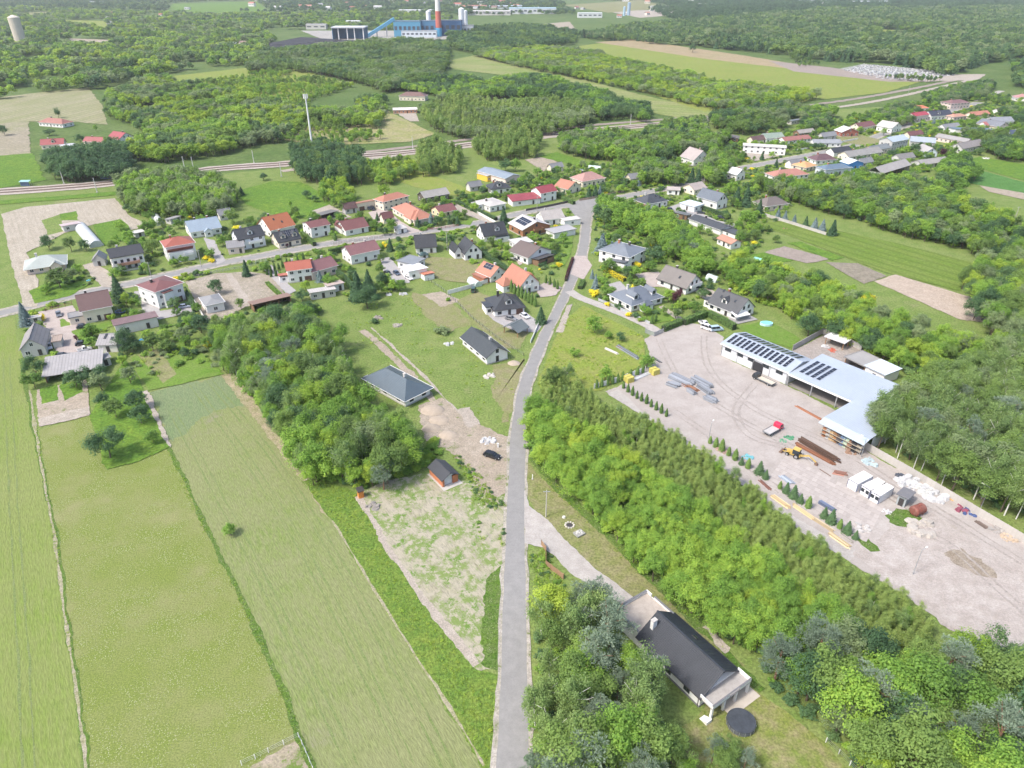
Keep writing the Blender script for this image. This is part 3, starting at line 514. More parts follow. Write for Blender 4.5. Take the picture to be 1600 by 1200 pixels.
def scatter(name, items, lod=1, nvar=3):
    """ONE object of kind stuff: items = (x, y, z, height, width factor, species, tint)"""
    if not items: return None
    groups = {}
    for it in items: groups.setdefault(it[5], []).append(it)
    ng = bpy.data.node_groups.new(name + "_growth", 'GeometryNodeTree')
    ng.interface.new_socket("Geometry", in_out='INPUT', socket_type='NodeSocketGeometry'); ng.interface.new_socket("Geometry", in_out='OUTPUT', socket_type='NodeSocketGeometry')
    L = ng.links.new; gi = ng.nodes.new("NodeGroupInput"); go = ng.nodes.new("NodeGroupOutput"); jn = ng.nodes.new("GeometryNodeJoinGeometry"); L(jn.outputs[0], go.inputs[0])
    def attr(nm, ty):
        a = ng.nodes.new("GeometryNodeInputNamedAttribute"); a.data_type = ty; a.inputs[0].default_value = nm; return a.outputs[0]
    aw, asc, aro, ak = attr("wid", 'FLOAT'), attr("hei", 'FLOAT'), attr("rot", 'FLOAT'), attr("kind_of", 'INT')
    cs = ng.nodes.new("ShaderNodeCombineXYZ"); L(aw, cs.inputs[0]); L(aw, cs.inputs[1]); L(asc, cs.inputs[2])
    cr = ng.nodes.new("ShaderNodeCombineXYZ"); L(aro, cr.inputs[2])
    kinds = sorted({(s, v) for s in groups for v in range(nvar)}); idx = {k: i for i, k in enumerate(kinds)}
    K = []
    for n_, it in enumerate(items): K.append(idx[(it[5], n_ * 7 % nvar)])
    for k, i in idx.items():
        oi = ng.nodes.new("GeometryNodeObjectInfo"); oi.inputs[0].default_value = stock(k[0], k[1], lod); oi.inputs["As Instance"].default_value = True
        cp = ng.nodes.new("FunctionNodeCompare"); cp.data_type = 'INT'; cp.operation = 'EQUAL'; L(ak, cp.inputs[2]); cp.inputs[3].default_value = i
        ip = ng.nodes.new("GeometryNodeInstanceOnPoints"); L(gi.outputs[0], ip.inputs["Points"]); L(cp.outputs[0], ip.inputs["Selection"])
        L(oi.outputs["Geometry"], ip.inputs["Instance"]); L(cr.outputs[0], ip.inputs["Rotation"]); L(cs.outputs[0], ip.inputs["Scale"]); L(ip.outputs[0], jn.inputs[0])
    me = bpy.data.meshes.new(name); me.from_pydata([it[:3] for it in items], [], [])
    for nm, ty, vals in (("hei", 'FLOAT', [it[3] for it in items]), ("wid", 'FLOAT', [it[3] * it[4] for it in items]), ("rot", 'FLOAT', rng.uniform(0, 6.28, len(items)).tolist()), ("tint", 'FLOAT', [it[6] for it in items]), ("kind_of", 'INT', K)):
        a = me.attributes.new(nm, ty, 'POINT'); a.data.foreach_set("value", vals)
    o = link(name, me); o.modifiers.new("growth", 'NODES').node_group = ng
    return kind(o, 'stuff')
def inpoly(x, y, poly):
    ins = np.zeros(len(x), bool); n = len(poly)
    for i in range(n):
        x1, y1 = poly[i][:2]; x2, y2 = poly[(i + 1) % n][:2]
        if y1 == y2: continue
        c = ((y1 > y) != (y2 > y)) & (x < (x2 - x1) * (y - y1) / (y2 - y1) + x1); ins ^= c
    return ins
def area_pts(poly, step, jit=.42):
    """jittered grid points inside a ground polygon"""
    xs = [p[0] for p in poly]; ys = [p[1] for p in poly]
    gx, gy = np.meshgrid(np.arange(min(xs), max(xs), step), np.arange(min(ys), max(ys), step * .87)); gx = gx + (np.arange(gx.shape[0]) % 2)[:, None] * step / 2
    gx = gx.ravel() + rng.uniform(-jit, jit, gx.size) * step; gy = gy.ravel() + rng.uniform(-jit, jit, gy.size) * step
    k = inpoly(gx, gy, poly); return np.stack([gx[k], gy[k]], 1)
# ------------------------------------------------------------------ building kit
WHITE = (.72, .71, .69); CREAM = (.70, .62, .50); GREYW = (.50, .49, .47); YELW = (.66, .54, .36); BRICK = (.36, .15, .085); WOODW = (.20, .12, .07); PINKW = (.64, .52, .47)
def wallm(c): return solid(c, .85, .07, .5, streak=.12, key="render_wall")
def roofm(c, kind_='tile'):
    if kind_ == 'seam': return solid(c, .45, .10, .25, bands=('X', .55, .05), streak=.15, key="seam_roof")
    if kind_ == 'plain': return solid(c, .8, .12, .25, streak=.3, key="felt_roof")
    if kind_ == 'eternit': return solid(c, .85, .14, .3, bands=('X', .9, .04), streak=.35, key="corrugated_roof")
    return solid(c, .5, .12, .25, bands=('Z', .22, .06), streak=.08, key="tile_roof")
CHAR = (.045, .048, .054); BLUEG_R = (.105, .125, .15); GREYR = (.22, .22, .225); BROWNR = (.125, .075, .07); MAROON = (.175, .075, .07); REDR = (.40, .085, .065); CRIM = (.26, .055, .065); ORANGE = (.35, .125, .06); SALMON = (.37, .165, .11); PEACH = (.42, .22, .155); TERRA = (.42, .18, .12); PALE = (.48, .46, .44); LIGHTM = (.50, .54, .60); TAUPE = (.155, .14, .13); PINKR = (.38, .22, .19)
TRIM = solid((.72, .71, .69), .5, .05, key="trim"); DKTRIM = solid((.05, .045, .045), .5, .1, key="dark_trim"); WOODT = solid((.30, .165, .085), .7, .2, 2, key="stained_wood"); CONC = solid((.42, .40, .37), .9, .12, .6, streak=.2, key="concrete"); STEEL = solid((.42, .44, .46), .35, .1, metal=.6, key="galvanised_steel"); BRICKM = solid((.34, .14, .08), .9, .2, 1.5, bands=('Z', .16, .02), key="brickwork")
def _winmesh(fr, key):
    k = ('win', key)
    if k not in MATS:
        mb = MB(); t = .07; mb.box(-.5, -.09, 0, .5, .04, t); mb.box(-.5, -.09, 1 - t, .5, .04, 1); mb.box(-.5, -.09, t, -.5 + t, .04, 1 - t); mb.box(.5 - t, -.09, t, .5, .04, 1 - t); mb.box(-.025, -.08, t, .025, .04, 1 - t)
        mb.cur = 1; mb.box(-.5 + t, -.05, t, .5 - t, .04, 1 - t); MATS[k] = mb.mesh("window", [fr, glassy()])
    return MATS[k]
def _doormesh(m, key):
    k = ('door', key)
    if k not in MATS:
        mb = MB(); mb.box(-.5, -.07, 0, .5, .04, 1); mb.box(-.38, -.10, .08, .38, -.07, .48); mb.box(-.38, -.10, .54, .38, -.07, .93); MATS[k] = mb.mesh("door", [m])
    return MATS[k]
SIDES = {'f': 0, 'r': math.pi / 2, 'b': math.pi, 'l': -math.pi / 2}
def onwall(root, L, W, side, u, z, wd, ht, me, name, out=0.0):
    """a window or door of size wd x ht, its centre u along the wall (0..1), sill at z"""
    p = {'f': (u * L, -out), 'r': (L + out, u * W), 'b': ((1 - u) * L, W + out), 'l': (-out, (1 - u) * W)}[side]
    return link(name, me, root, (p[0], p[1], z), (0, 0, SIDES[side]), (wd, 1, ht))
def roof_mesh(mb, typ, ridge, L, W, h, rise, o, x0=0, y0=0, th=.16):
    """roof solids over the rectangle (x0,y0)-(x0+L,y0+W)"""
    if typ == 'gable':
        n, W_ = (L, W) if ridge == 'x' else (W, L); s = rise / (W_ / 2); a, b = -o, n + o
        for sg in (0, 1):
            e = -o if sg == 0 else W_ + o; ze = h - o * s
            prof = [(e, ze), (W_ / 2, h + rise), (W_ / 2, h + rise + th), (e, ze + th)]
            if ridge == 'x': mb.extrude([(y0 + p, z) for p, z in prof], 'x', x0 + a, x0 + b)
            else: mb.extrude([(x0 + p, z) for p, z in prof], 'y', y0 + a, y0 + b)
        if ridge == 'x': mb.box(x0 + a, y0 + W / 2 - .14, h + rise + th - .04, x0 + b, y0 + W / 2 + .14, h + rise + th + .05)
        else: mb.box(x0 + L / 2 - .14, y0 + a, h + rise + th - .04, x0 + L / 2 + .14, y0 + b, h + rise + th + .05)
    elif typ == 'hip':
        n = min(L, W) / 2; s = rise / n; ze = h - o * s; zt = h + rise
        e = [(x0 - o, y0 - o, ze), (x0 + L + o, y0 - o, ze), (x0 + L + o, y0 + W + o, ze), (x0 - o, y0 + W + o, ze)]
        r = [(x0 + n, y0 + W / 2, zt), (x0 + L - n + .02, y0 + W / 2, zt)] if L >= W else [(x0 + L / 2, y0 + n, zt), (x0 + L / 2, y0 + W - n + .02, zt)]
        vs = e + r + [(p[0], p[1], p[2] - th) for p in e]
        fs = ([(0, 1, 5, 4), (1, 2, 5), (2, 3, 4, 5), (3, 0, 4)] if L >= W else [(0, 1, 4), (1, 2, 5, 4), (2, 3, 5), (3, 0, 4, 5)])
        mb.add(vs, fs + [(0, 6, 7, 1), (1, 7, 8, 2), (2, 8, 9, 3), (3, 9, 6, 0), (9, 8, 7, 6)])
    elif typ in ('shed', 'lean'):
        za, zb = (h, h + rise) if typ == 'shed' else (h + rise, h); s = (zb - za) / W
        mb.extrude([(y0 - o, za - o * s), (y0 + W + o, zb + o * s), (y0 + W + o, zb + o * s + th), (y0 - o, za - o * s + th)], 'x', x0 - o, x0 + L + o)
    elif typ == 'flat':
        mb.box(x0 - o, y0 - o, h, x0 + L + o, y0 + W + o, h + .2)
        for q in ((x0 - o, y0 - o, x0 + L + o, y0 - o + .25), (x0 - o, y0 + W + o - .25, x0 + L + o, y0 + W + o), (x0 - o, y0 - o + .25, x0 - o + .25, y0 + W + o - .25), (x0 + L + o - .25, y0 - o + .25, x0 + L + o, y0 + W + o - .25)): mb.box(q[0], q[1], h + .2, q[2], q[3], h + .2 + max(rise, .12))
def slope_z(typ, ridge, L, W, h, rise, x, y):
    if typ == 'gable': t, n = (y, W) if ridge == 'x' else (x, L); return h + rise * (1 - abs(t - n / 2) / (n / 2))
    if typ == 'hip': n = min(L, W) / 2; return h + rise * min(1, min(x, L - x, y, W - y) / n)
    if typ == 'shed': return h + rise * y / W
    if typ == 'lean': return h + rise * (1 - y / W)
    return h + .2
PANELM = solid((.018, .022, .035), .15, .1, spec=.6, key="solar_glass"); PANELF = solid((.5, .5, .5), .4, key="aluminium")
def _pvmesh():
    if 'pv' not in MATS:
        mb = MB(); mb.box(-.5, -.8, .06, .5, .8, .10); mb.cur = 1; mb.box(-.475, -.775, .10, .475, .775, .115); MATS['pv'] = mb.mesh("solar_panel", [PANELF, PANELM])
    return MATS['pv']
def solar(root, typ, ridge, L, W, h, rise, side, u0, u1, v0, v1, nu, nv):
    """panels lying on one slope: u along the ridge, v from eave (0) to ridge (1)"""
    n, W_ = (L, W) if ridge == 'x' else (W, L); sl = math.atan2(rise, W_ / 2); sw = math.hypot(rise, W_ / 2)
    for i in range(nu):
        for j in range(nv):
            u = (u0 + (u1 - u0) * (i + .5) / nu) * n; v = v0 + (v1 - v0) * (j + .5) / nv
            t = v * W_ / 2; t = t if side == 0 else W_ - t; z = h + rise * v + .18
            pos = (u, t, z) if ridge == 'x' else (t, u, z)
            if ridge == 'x': rot = (sl if side == 0 else -sl, 0, 0)
            else: rot = (0, -sl if side == 0 else sl, 0)
            lu, lv = (u1 - u0) * n / nu * .96, (v1 - v0) * sw / nv * .96
            link("solar_panel", _pvmesh(), root, pos, rot, (lu, lv / 1.6, 1) if ridge == 'x' else (lv, lu / 1.6, 1))
FOOT = []
def house(label, A, B, W, h, roof='gable', ridge='x', rise=3.0, rc=CHAR, wc=WHITE, name='house', cat='house', rk='tile', o=.5, za=0.0, win=None, floors=None, chim=1, door='f', garage=None, dormer=(), sky=(), pv=None, open_=None, trim='white', group=None, ext=(), balcony=None, plinth=True, detail=1):
    """A, B: photo pixels of the two base corners of the wall towards the camera (at height za); W: depth away from it"""
    a, b = G(*A, za), G(*B, za); a.z = b.z = 0; O, rz, L = frame(a, b); FOOT.append((O.x, O.y, rz, L, W))
    root = thing(name, label, cat, O, rz, group)
    wm = wallm(wc); mb = MB()
    if open_:
        for x in np.linspace(.15, L - .15, max(2, int(L / 4) + 1)):
            for y in (.15, W - .15): link("post", _post(), root, (x, y, 0), None, (1, 1, h))
        if open_ != 'posts':                                  # three closed sides
            mb.box(0, W - .2, 0, L, W, h); mb.box(0, .3, 0, .2, W - .2, h); mb.box(L - .2, .3, 0, L, W - .2, h); mb.build("wall", [wm], root)
        else:
            mb.box(-.2, -.2, 0, L + .2, W + .2, .08); mb.build("floor_slab", [CONC], root)
    else:
        mb.box(0, 0, 0, L, W, h)
        if roof == 'gable':
            if ridge == 'x': mb.extrude([(0, h), (W, h), (W / 2, h + rise)], 'x', 0, L)
            else: mb.extrude([(0, h), (L, h), (L / 2, h + rise)], 'y', 0, W)
        elif roof in ('shed', 'lean'): mb.extrude([(0, h), (W, h), (W if roof == 'shed' else 0, h + rise)], 'x', 0, L)
        mb.build("wall", [wm], root)
        if plinth and detail: MB().box(-.06, -.06, 0, L + .06, W + .06, .4).build("plinth", [CONC], root)
    rb = MB(); roof_mesh(rb, roof, ridge, L, W, h, rise, o); ro = rb.build("roof", [roofm(rc, rk)], root)
    if detail and roof in ('gable', 'hip') and not open_:
        gt = MB(); s = rise / ((W if (ridge == 'x' or roof == 'hip') else L) / 2); ze = h - o * s
        if roof == 'hip': s = rise / (min(L, W) / 2); ze = h - o * s
        if roof == 'hip' or ridge == 'x': gt.box(-o, -o - .14, ze - .06, L + o, -o - .01, ze + .08)
        if roof == 'hip' or ridge == 'y': gt.box(-o - .14, -o, ze - .06, -o - .01, W + o, ze + .08); gt.box(L + o + .01, -o, ze - .06, L + o + .14, W + o, ze + .08)
        gt.build("gutter", [DKTRIM if rc in (CHAR, BLUEG_R, TAUPE) else TRIM], root)
    for i in range(chim):
        cx, cyy = ((.30 + .42 * i) * L, W * .62) if ridge == 'x' else (L * .60, (.35 + .35 * i) * W)
        z = slope_z(roof, ridge, L, W, h, rise, cx, cyy); top = max(h + rise + .7, z + 1.2)
        c = MB(); c.box(cx - .38, cyy - .38, z - .6, cx + .38, cyy + .38, top); c.cur = 1; c.box(cx - .47, cyy - .47, top, cx + .47, cyy + .47, top + .12)
        link("chimney", c.mesh("chimney", [[DKTRIM, BRICKM, wallm(GREYW)][(len(label) + i) % 3], CONC]), root)
    wme = _winmesh(TRIM if trim == 'white' else DKTRIM, trim)
    nfl = floors if floors is not None else max(1, int(h / 2.6))
    if win is None: win = {'f': max(1, round(L / 3.6)), 'l': max(1, round(W / 4.5)), 'r': max(1, round(W / 4.5))}
    if not open_:
        for sd_, cnt in win.items():
            for fl in range(nfl):
                for i in range(cnt):
                    u = (i + .5) / cnt
                    if sd_ == door and fl == 0 and i == cnt // 2:
                        onwall(root, L, W, sd_, u, .2, 1.1, 2.1, _doormesh(DKTRIM, 'dk'), "door"); continue
                    if garage and sd_ == garage[0] and fl == 0 and abs(u - garage[1]) < .22: continue
                    hh = 1.35 if (i * 5 + fl + cnt) % 3 else 1.2
                    onwall(root, L, W, sd_, u, .95 + fl * 2.75, 1.5 if cnt * 2.6 < (L if sd_ in 'fb' else W) else 1.1, hh, wme, "window")
            if roof == 'gable' and rise > 2.4 and ((ridge == 'x' and sd_ in 'lr') or (ridge == 'y' and sd_ in 'fb')):
                for u in ((.36, .64) if rise > 3.4 else (.5,)): onwall(root, L, W, sd_, u, h + .35, 1.1, 1.35, wme, "window")
    if garage: onwall(root, L, W, garage[0], garage[1], .02, garage[2] if len(garage) > 2 else 2.6, 2.2, _doormesh(solid((.13, .07, .055), .5, .1, key="garage_door"), 'gar'), "garage_door")
    for u in dormer:
        x = u * L; d = W * .12; zb = slope_z(roof, ridge, L, W, h, rise, L / 2, d) - .2; wt = 1.15; hh = 1.7; dd = min(W / 2 - d, (hh + .8) / (rise / (W / 2)))
        m = MB(); m.extrude([(x - wt, zb), (x + wt, zb), (x + wt, zb + hh), (x, zb + hh + .95), (x - wt, zb + hh)], 'y', d, d + dd); do = m.build("dormer", [wm], root)
        m = MB()
        for sg in (-1, 1): m.extrude([(x, zb + hh + .96), (x + sg * (wt + .35), zb + hh - .33), (x + sg * (wt + .35), zb + hh - .2), (x, zb + hh + 1.1)], 'y', d - .35, d + dd + .4)
        m.build("dormer_roof", [roofm(rc, rk)], do); link("window", wme, do, (x, d, zb + .45), None, (1.3, 1, 1.35))
    for u, v in sky:
        sl = math.atan2(rise, W / 2); link("skylight", _winmesh(DKTRIM, 'dark'), root, (u * L, v * W / 2, h + rise * v + .16), (sl - math.pi / 2, 0, 0), (.85, 1.5, 1.25))
    if pv: solar(root, roof, ridge, L, W, h, rise, *pv)
    if balcony:
        sd_, u, z, wd, dp, bm_ = balcony; m = MB(); m.box(-wd / 2, -dp, -.16, wd / 2, -.02, 0); m.box(-wd / 2, -dp, 0, wd / 2, -dp + .1, 1.0); m.box(-wd / 2, -dp + .1, 0, -wd / 2 + .1, -.02, 1.0); m.box(wd / 2 - .1, -dp + .1, 0, wd / 2, -.02, 1.0)
        onwall(root, L, W, sd_, u, z, 1, 1, m.mesh("balcony", [bm_]), "balcony")
    for e in ext:
        (x0, y0, x1, y1, hh, et, er, ec, ew) = e; m = MB(); m.box(x0, y0, 0, x1, y1, hh)
        if et == 'gable_y': m.extrude([(x0, hh), (x1, hh), ((x0 + x1) / 2, hh + er)], 'y', y0, y1)
        eo = m.build("annexe", [wallm(ew)], root); m = MB()
        roof_mesh(m, 'gable' if et.startswith('gable') else et, 'y' if et == 'gable_y' else 'x', x1 - x0, y1 - y0, hh, er, .3, x0, y0); m.build("annexe_roof", [roofm(ec, rk)], eo)
        if detail and x1 - x0 > 2: link("window", wme, eo, ((x0 + x1) / 2, y0, 1.0), None, (1.3, 1, 1.2))
    return root
def _post():
    if 'post' not in MATS: MATS['post'] = MB().box(-.1, -.1, 0, .1, .1, 1).mesh("post", [WOODT])
    return MATS['post']
H = house
GR = dict(name='shed', cat='shed', chim=0, floors=1, detail=0)
# --- left part of the village
H("cream house under a broad brown roof beside the block-paved farm yard", (134, 506), (179, 497), 12, 5.4, rise=3.6, rc=BROWNR, wc=CREAM, ridge='x', floors=1, win={'f': 3, 'r': 2}, garage=('f', .8, 2.4), ext=((-4.5, 1, -.02, 6, 2.8, 'flat', .1, GREYR, CREAM),), o=.7)
H("tall white house with a maroon hipped roof and parked car at its side", (250, 483), (291, 468), 12, 7.2, 'hip', rise=1.4, rc=MAROON, garage=('f', .75, 3.0), win={'f': 3, 'l': 2, 'r': 2}, ext=((2.2, -1.6, 5.6, -.02, 6.0, 'flat', .1, MAROON, WHITE),), o=.6, plinth=True)
H("white three-storey house with a two-tier orange-red tile roof", (265, 411), (309, 403), 10, 7.4, 'hip', rise=2.2, rc=(.31, .095, .065), ext=((.5, -1.4, 10.5, -.02, 4.7, 'lean', 1.3, (.31, .095, .065), WHITE),), balcony=('f', .7, 2.9, 4, 2.6, TRIM))
H("white villa with charcoal roof and brick-faced balconies", (180, 426), (229, 417), 10, 6.6, rise=2.3, rc=CHAR, trim='dark', win={'f': 5, 'l': 2, 'r': 2}, balcony=('f', .5, 3.0, 8.5, 1.5, solid((.42, .22, .15), .8, key="balcony_face")), ext=((1.5, -1.0, 10.5, -.02, .9, 'flat', .1, GREYR, WHITE),))
H("low house with a pale green-grey hipped roof behind a round walnut tree", (44, 430), (104, 421), 12, 3.0, 'hip', rise=2.8, rc=(.30, .33, .31), wc=PINKW, o=.9, ext=((9, -2, 13, -.02, 3, 'gable_y', 1.6, (.30, .33, .31), PINKW),), rk='plain')
H("small grey gabled hut in front of the balcony villa", (147, 417), (166, 415), 6, 3.0, ridge='y', rise=2.2, rc=GREYR, wc=GREYW, **GR)
H("long white bungalow with a grey-blue metal roof and small porch", (300, 373), (347, 365), 12, 3.4, rise=3.6, rc=(.24, .30, .36), rk='seam', ext=((6, -2, 9.5, -.02, 2.8, 'gable_y', 1.3, (.24, .30, .36), WHITE),), win={'f': 4, 'l': 1, 'r': 2}, chim=2)
H("white house with charcoal roof, long dormer and pale blue balcony", (376, 392), (416, 384), 10, 5.4, rise=3.2, rc=CHAR, dormer=(.5,), wc=(.70, .73, .78), balcony=('f', .6, 2.8, 6, 1.6, TRIM))
H("grey-roofed outbuilding beside the charcoal house with long dormer", (358, 398), (383, 395), 8, 3.2, rise=1.8, rc=GREYR, rk='eternit', wc=PINKW, **GR)
H("small white building with a low grey hipped roof at the sandy lot", (325, 491), (352, 485), 9, 3.7, 'hip', rise=.9, rc=(.20, .205, .21), rk='plain', chim=0, win={'f': 1}, door=None, name='workshop', cat='building', plinth=False)
H("long open-fronted barn with a weathered grey roof at the field edge", (73, 599), (160, 585), 9.5, 2.6, 'shed', rise=1.6, rc=(.29, .28, .28), rk='eternit', wc=GREYW, open_='shed', o=.6, **{**GR, 'name': 'barn', 'cat': 'barn'})
H("old grey gabled barn at the corner of the big grain field", (37, 560), (74, 554), 13, 3.4, ridge='y', rise=3.2, rc=(.21, .20, .20), rk='eternit', wc=GREYW, win={'f': 2}, ext=((8.5, 4, 11, 9, 2.4, 'flat', .1, (.3, .24, .2), GREYW),), **{**GR, 'name': 'barn', 'cat': 'barn'})
H("grey outbuilding with three skylight patches behind the parked cars", (156, 551), (185, 550), 8.5, 3.0, rise=1.7, rc=(.27, .26, .26), rk='eternit', wc=(.62, .60, .56), win={'f': 1}, sky=((.3, .5), (.32, .75), (.7, .4)), **GR)
H("long low garage row under a mauve-brown sheet roof", (184, 524), (249, 510), 7.5, 2.9, 'lean', rise=-.01 + .9, rc=(.17, .105, .105), rk='seam', win={'f': 2}, wc=(.62, .60, .57), **{**GR, 'name': 'garage', 'cat': 'garage'})
H("pinkish flat-roofed shed beside the plastic tunnel", (101, 363), (128, 358), 6, 2.4, 'lean', rise=.6, rc=(.42, .33, .33), rk='seam', wc=GREYW, **GR)
H("little grey shed at the edge of the birch grove", (268, 351), (284, 346), 4, 2.2, 'lean', rise=.5, rc=GREYR, rk='plain', wc=GREYW, **GR)
H("small pale trailer shed standing alone on the back lawn", (213, 372), (227, 369), 4, 2.2, 'flat', rise=.1, rc=PALE, wc=GREYW, **GR)
H("small lean-to beside the end of the long grey barn", (160, 574), (175, 570), 5, 2.2, 'lean', rise=.5, rc=(.25, .25, .25), rk='eternit', wc=GREYW, **GR)
H("narrow garden shed with a pale roof by the leaning conifer", (50, 508), (66, 505), 3, 2.2, 'lean', rise=.4, rc=PALE, rk='plain', wc=GREYW, **GR)
# --- along the village road, middle
H("house with a steep bright orange roof behind the solar-panelled bungalow", (425, 372), (462, 363), 13, 4.0, rise=4.6, rc=ORANGE, sky=((.35, .6), (.6, .3)))
H("cream bungalow with charcoal roof and blue-black solar panels", (437, 389), (471, 382), 10, 3.2, rise=3.2, rc=CHAR, wc=CREAM, pv=(0, .42, .97, .35, .95, 6, 3), dormer=(.28, .8))
H("white two-storey cube house with low maroon roof", (488, 373), (517, 367), 10, 5.4, rise=1.5, rc=MAROON, win={'f': 2, 'l': 2}, floors=2, chim=1)
H("white bungalow with an L-shaped maroon roof", (541, 369), (576, 362), 11, 3.0, rise=2.9, rc=MAROON, ext=((-.5, 4, 2.5, 12, 3.0, 'gable_y', 1.8, MAROON, WHITE),), win={'f': 2, 'l': 2, 'r': 1}, plinth=False)
H("two-storey pale house with a terracotta hipped roof", (600, 330), (639, 320), 8, 5.2, 'hip', rise=2.0, rc=TERRA, wc=CREAM)
H("long workshop under a salmon tile roof with a tall white chimney", (614, 333), (648, 353), 11, 3.2, 'hip', rise=3.0, rc=SALMON, wc=CREAM, ext=((16, -1, 24, 9, 3.2, 'hip', 2.8, TERRA, CREAM),), win={'f': 6, 'r': 2}, floors=1, name='workshop', cat='building')
H("twin garage with peach tile roof and two brown doors", (556, 331), (587, 325), 6.5, 3.0, 'lean', rise=1.2, rc=SALMON, wc=CREAM, garage=('f', .32, 3), win={'r': 1}, chim=0, door=None, name='garage', cat='garage')
H("dark open shed between the orange-roofed house and the maroon cube", (503, 346), (529, 339), 6, 2.6, 'lean', rise=.6, rc=(.14, .135, .13), rk='plain', wc=WOODW, open_='shed', **GR)
H("little cream house with a maroon roof among blue spruces", (688, 341), (713, 336), 9, 3.0, rise=2.2, rc=MAROON, wc=YELW, floors=1)
H("old timber barn with a bleached grey roof", (664, 318), (702, 311), 8, 3.2, rise=2.4, rc=(.26, .25, .235), rk='eternit', wc=(.10, .085, .07), **{**GR, 'name': 'barn', 'cat': 'barn'})
H("house with a plain charcoal saddle roof beside the tall dark spruces", (651, 397), (682, 395), 10, 3.2, rise=4.0, rc=CHAR, win={'f': 2, 'l': 2, 'r': 1}, trim='dark')
H("white gabled house with twin charcoal roofs and big glazed gable", (727, 408), (753, 404), 10, 3.4, ridge='y', rise=4.2, rc=CHAR, trim='dark', win={'f': 2, 'l': 2}, o=.35, ext=((-3.2, 4, -.02, 12, 3.2, 'gable_y', 2.4, CHAR, WHITE),))
H("white house with charcoal roof, one dormer and a covered terrace", (757, 379), (792, 374), 10, 3.3, rise=4.0, rc=CHAR, dormer=(.62,), ext=((4, -3.2, 11.5, -.02, 2.5, 'lean', .9, CHAR, WHITE),))
H("brown timber-fronted house with a pale roof carrying a solar sheet", (817, 371), (859, 363), 13, 3.8, ridge='y', rise=2.8, rc=PALE, wc=(.33, .155, .08), rk='seam', trim='dark', win={'f': 4, 'l': 2}, pv=(0, .15, .85, .25, .85, 5, 2), balcony=('f', .52, 2.6, 5, 1.6, WOODT))
H("white bungalow with a bleached grey roof beside the road junction", (850, 353), (881, 349), 10, 3.3, rise=3.0, rc=(.36, .335, .315), ext=((9, -5, 18, -.02, 2.8, 'flat', .1, PALE, WHITE),), rk='eternit')
H("white flat-roofed garage next to the junction", (866, 374), (899, 367), 7, 2.9, 'flat', rise=.15, rc=(.40, .39, .39), win={'r': 1}, **{**GR, 'name': 'garage', 'cat': 'garage'})
H("white house with taupe roof, solar rows and a dark veranda", (825, 414), (861, 402), 12, 3.4, ridge='y', rise=3.0, rc=(.13, .10, .09), trim='dark', win={'f': 2, 'l': 3}, pv=(1, .05, .6, .15, .9, 4, 3), ext=((2, -4.5, 11.5, -.3, 2.4, 'lean', .7, (.07, .065, .065), WOODW),))
H("white flat-roofed annexe behind the taupe-roofed solar house", (806, 392), (832, 388), 7, 3.0, 'flat', rise=.1, rc=PALE, **{**GR, 'name': 'garage', 'cat': 'garage'})
H("small salmon-roofed cottage with one dark solar array", (767, 442), (791, 434), 9, 2.8, ridge='y', rise=3.0, rc=SALMON, pv=(0, .25, .8, .45, .95, 3, 2), ext=((-3, 1, -.02, 8, 2.2, 'flat', .1, SALMON, BRICK),))
H("cream house with salmon cross-gabled roof beside the thuja row", (812, 461), (842, 454), 13, 3.6, ridge='y', rise=4.4, rc=SALMON, win={'f': 3, 'l': 3}, ext=((-4.5, 5, -.02, 11, 3.2, 'hip', 2.4, SALMON, WHITE), (7.8, 4, 10.5, 10, 3.2, 'hip', 2.2, SALMON, WHITE)), balcony=('f', .35, 2.9, 2.6, 1.2, TRIM))
H("charcoal hip-roofed villa with two white dormers and two cars outside", (773, 496), (819, 490), 12, 3.0, 'hip', rise=3.6, rc=CHAR, trim='dark', garage=('f', .84, 2.6), dormer=(.52,), ext=((-2.4, 3, -.02, 9, 2.7, 'lean', .4, CHAR, WHITE),), win={'f': 3, 'l': 2, 'r': 1}, chim=1)
H("open timber gazebo with a slate-grey gable roof near the road", (787, 520), (809, 528), 5.6, 2.3, ridge='y', rise=1.7, rc=(.13, .15, .155), rk='seam', open_='posts', name='gazebo', cat='gazebo', chim=0, detail=0)
H("new white bungalow with charcoal gable roof on the open meadow", (761, 570), (793, 561), 17, 3.0, ridge='y', rise=2.5, rc=(.050, .058, .064), trim='dark', win={'f': 1, 'l': 4}, chim=1, o=.7)
H("new white bungalow with a slate-blue hipped roof next to the wood", (634, 636), (672, 617), 19, 3.0, 'hip', ridge='y', rise=2.7, rc=(.085, .115, .14), trim='dark', win={'f': 2, 'l': 3}, door=None, chim=1, o=.9)
H("row house with an orange tile roof and brown garage door", (452, 443), (489, 438), 9, 5.6, rise=1.9, rc=(.32, .10, .065), win={'f': 3, 'l': 1}, floors=2, garage=('f', .82, 2.8), ext=((-3.4, 1.5, -.02, 6, 2.4, 'lean', .7, (.32, .10, .065), WHITE),))
H("row house with a mauve-brown roof adjoining the orange one", (490, 438), (528, 427), 10, 3.8, rise=2.4, rc=(.19, .095, .095), wc=PINKW, win={'f': 3, 'r': 1}, floors=1, chim=2, plinth=False)
H("white house with mauve-brown roof and two chimneys in front of spruces", (550, 414), (594, 404), 9.5, 4.6, rise=2.6, rc=(.20, .10, .10), win={'f': 3, 'l': 2}, floors=1, chim=2)
H("grey flat-roofed garage behind the two parked cars", (622, 418), (646, 424), 8, 3.0, 'flat', rise=.1, rc=(.20, .215, .23), **{**GR, 'name': 'garage', 'cat': 'garage'})
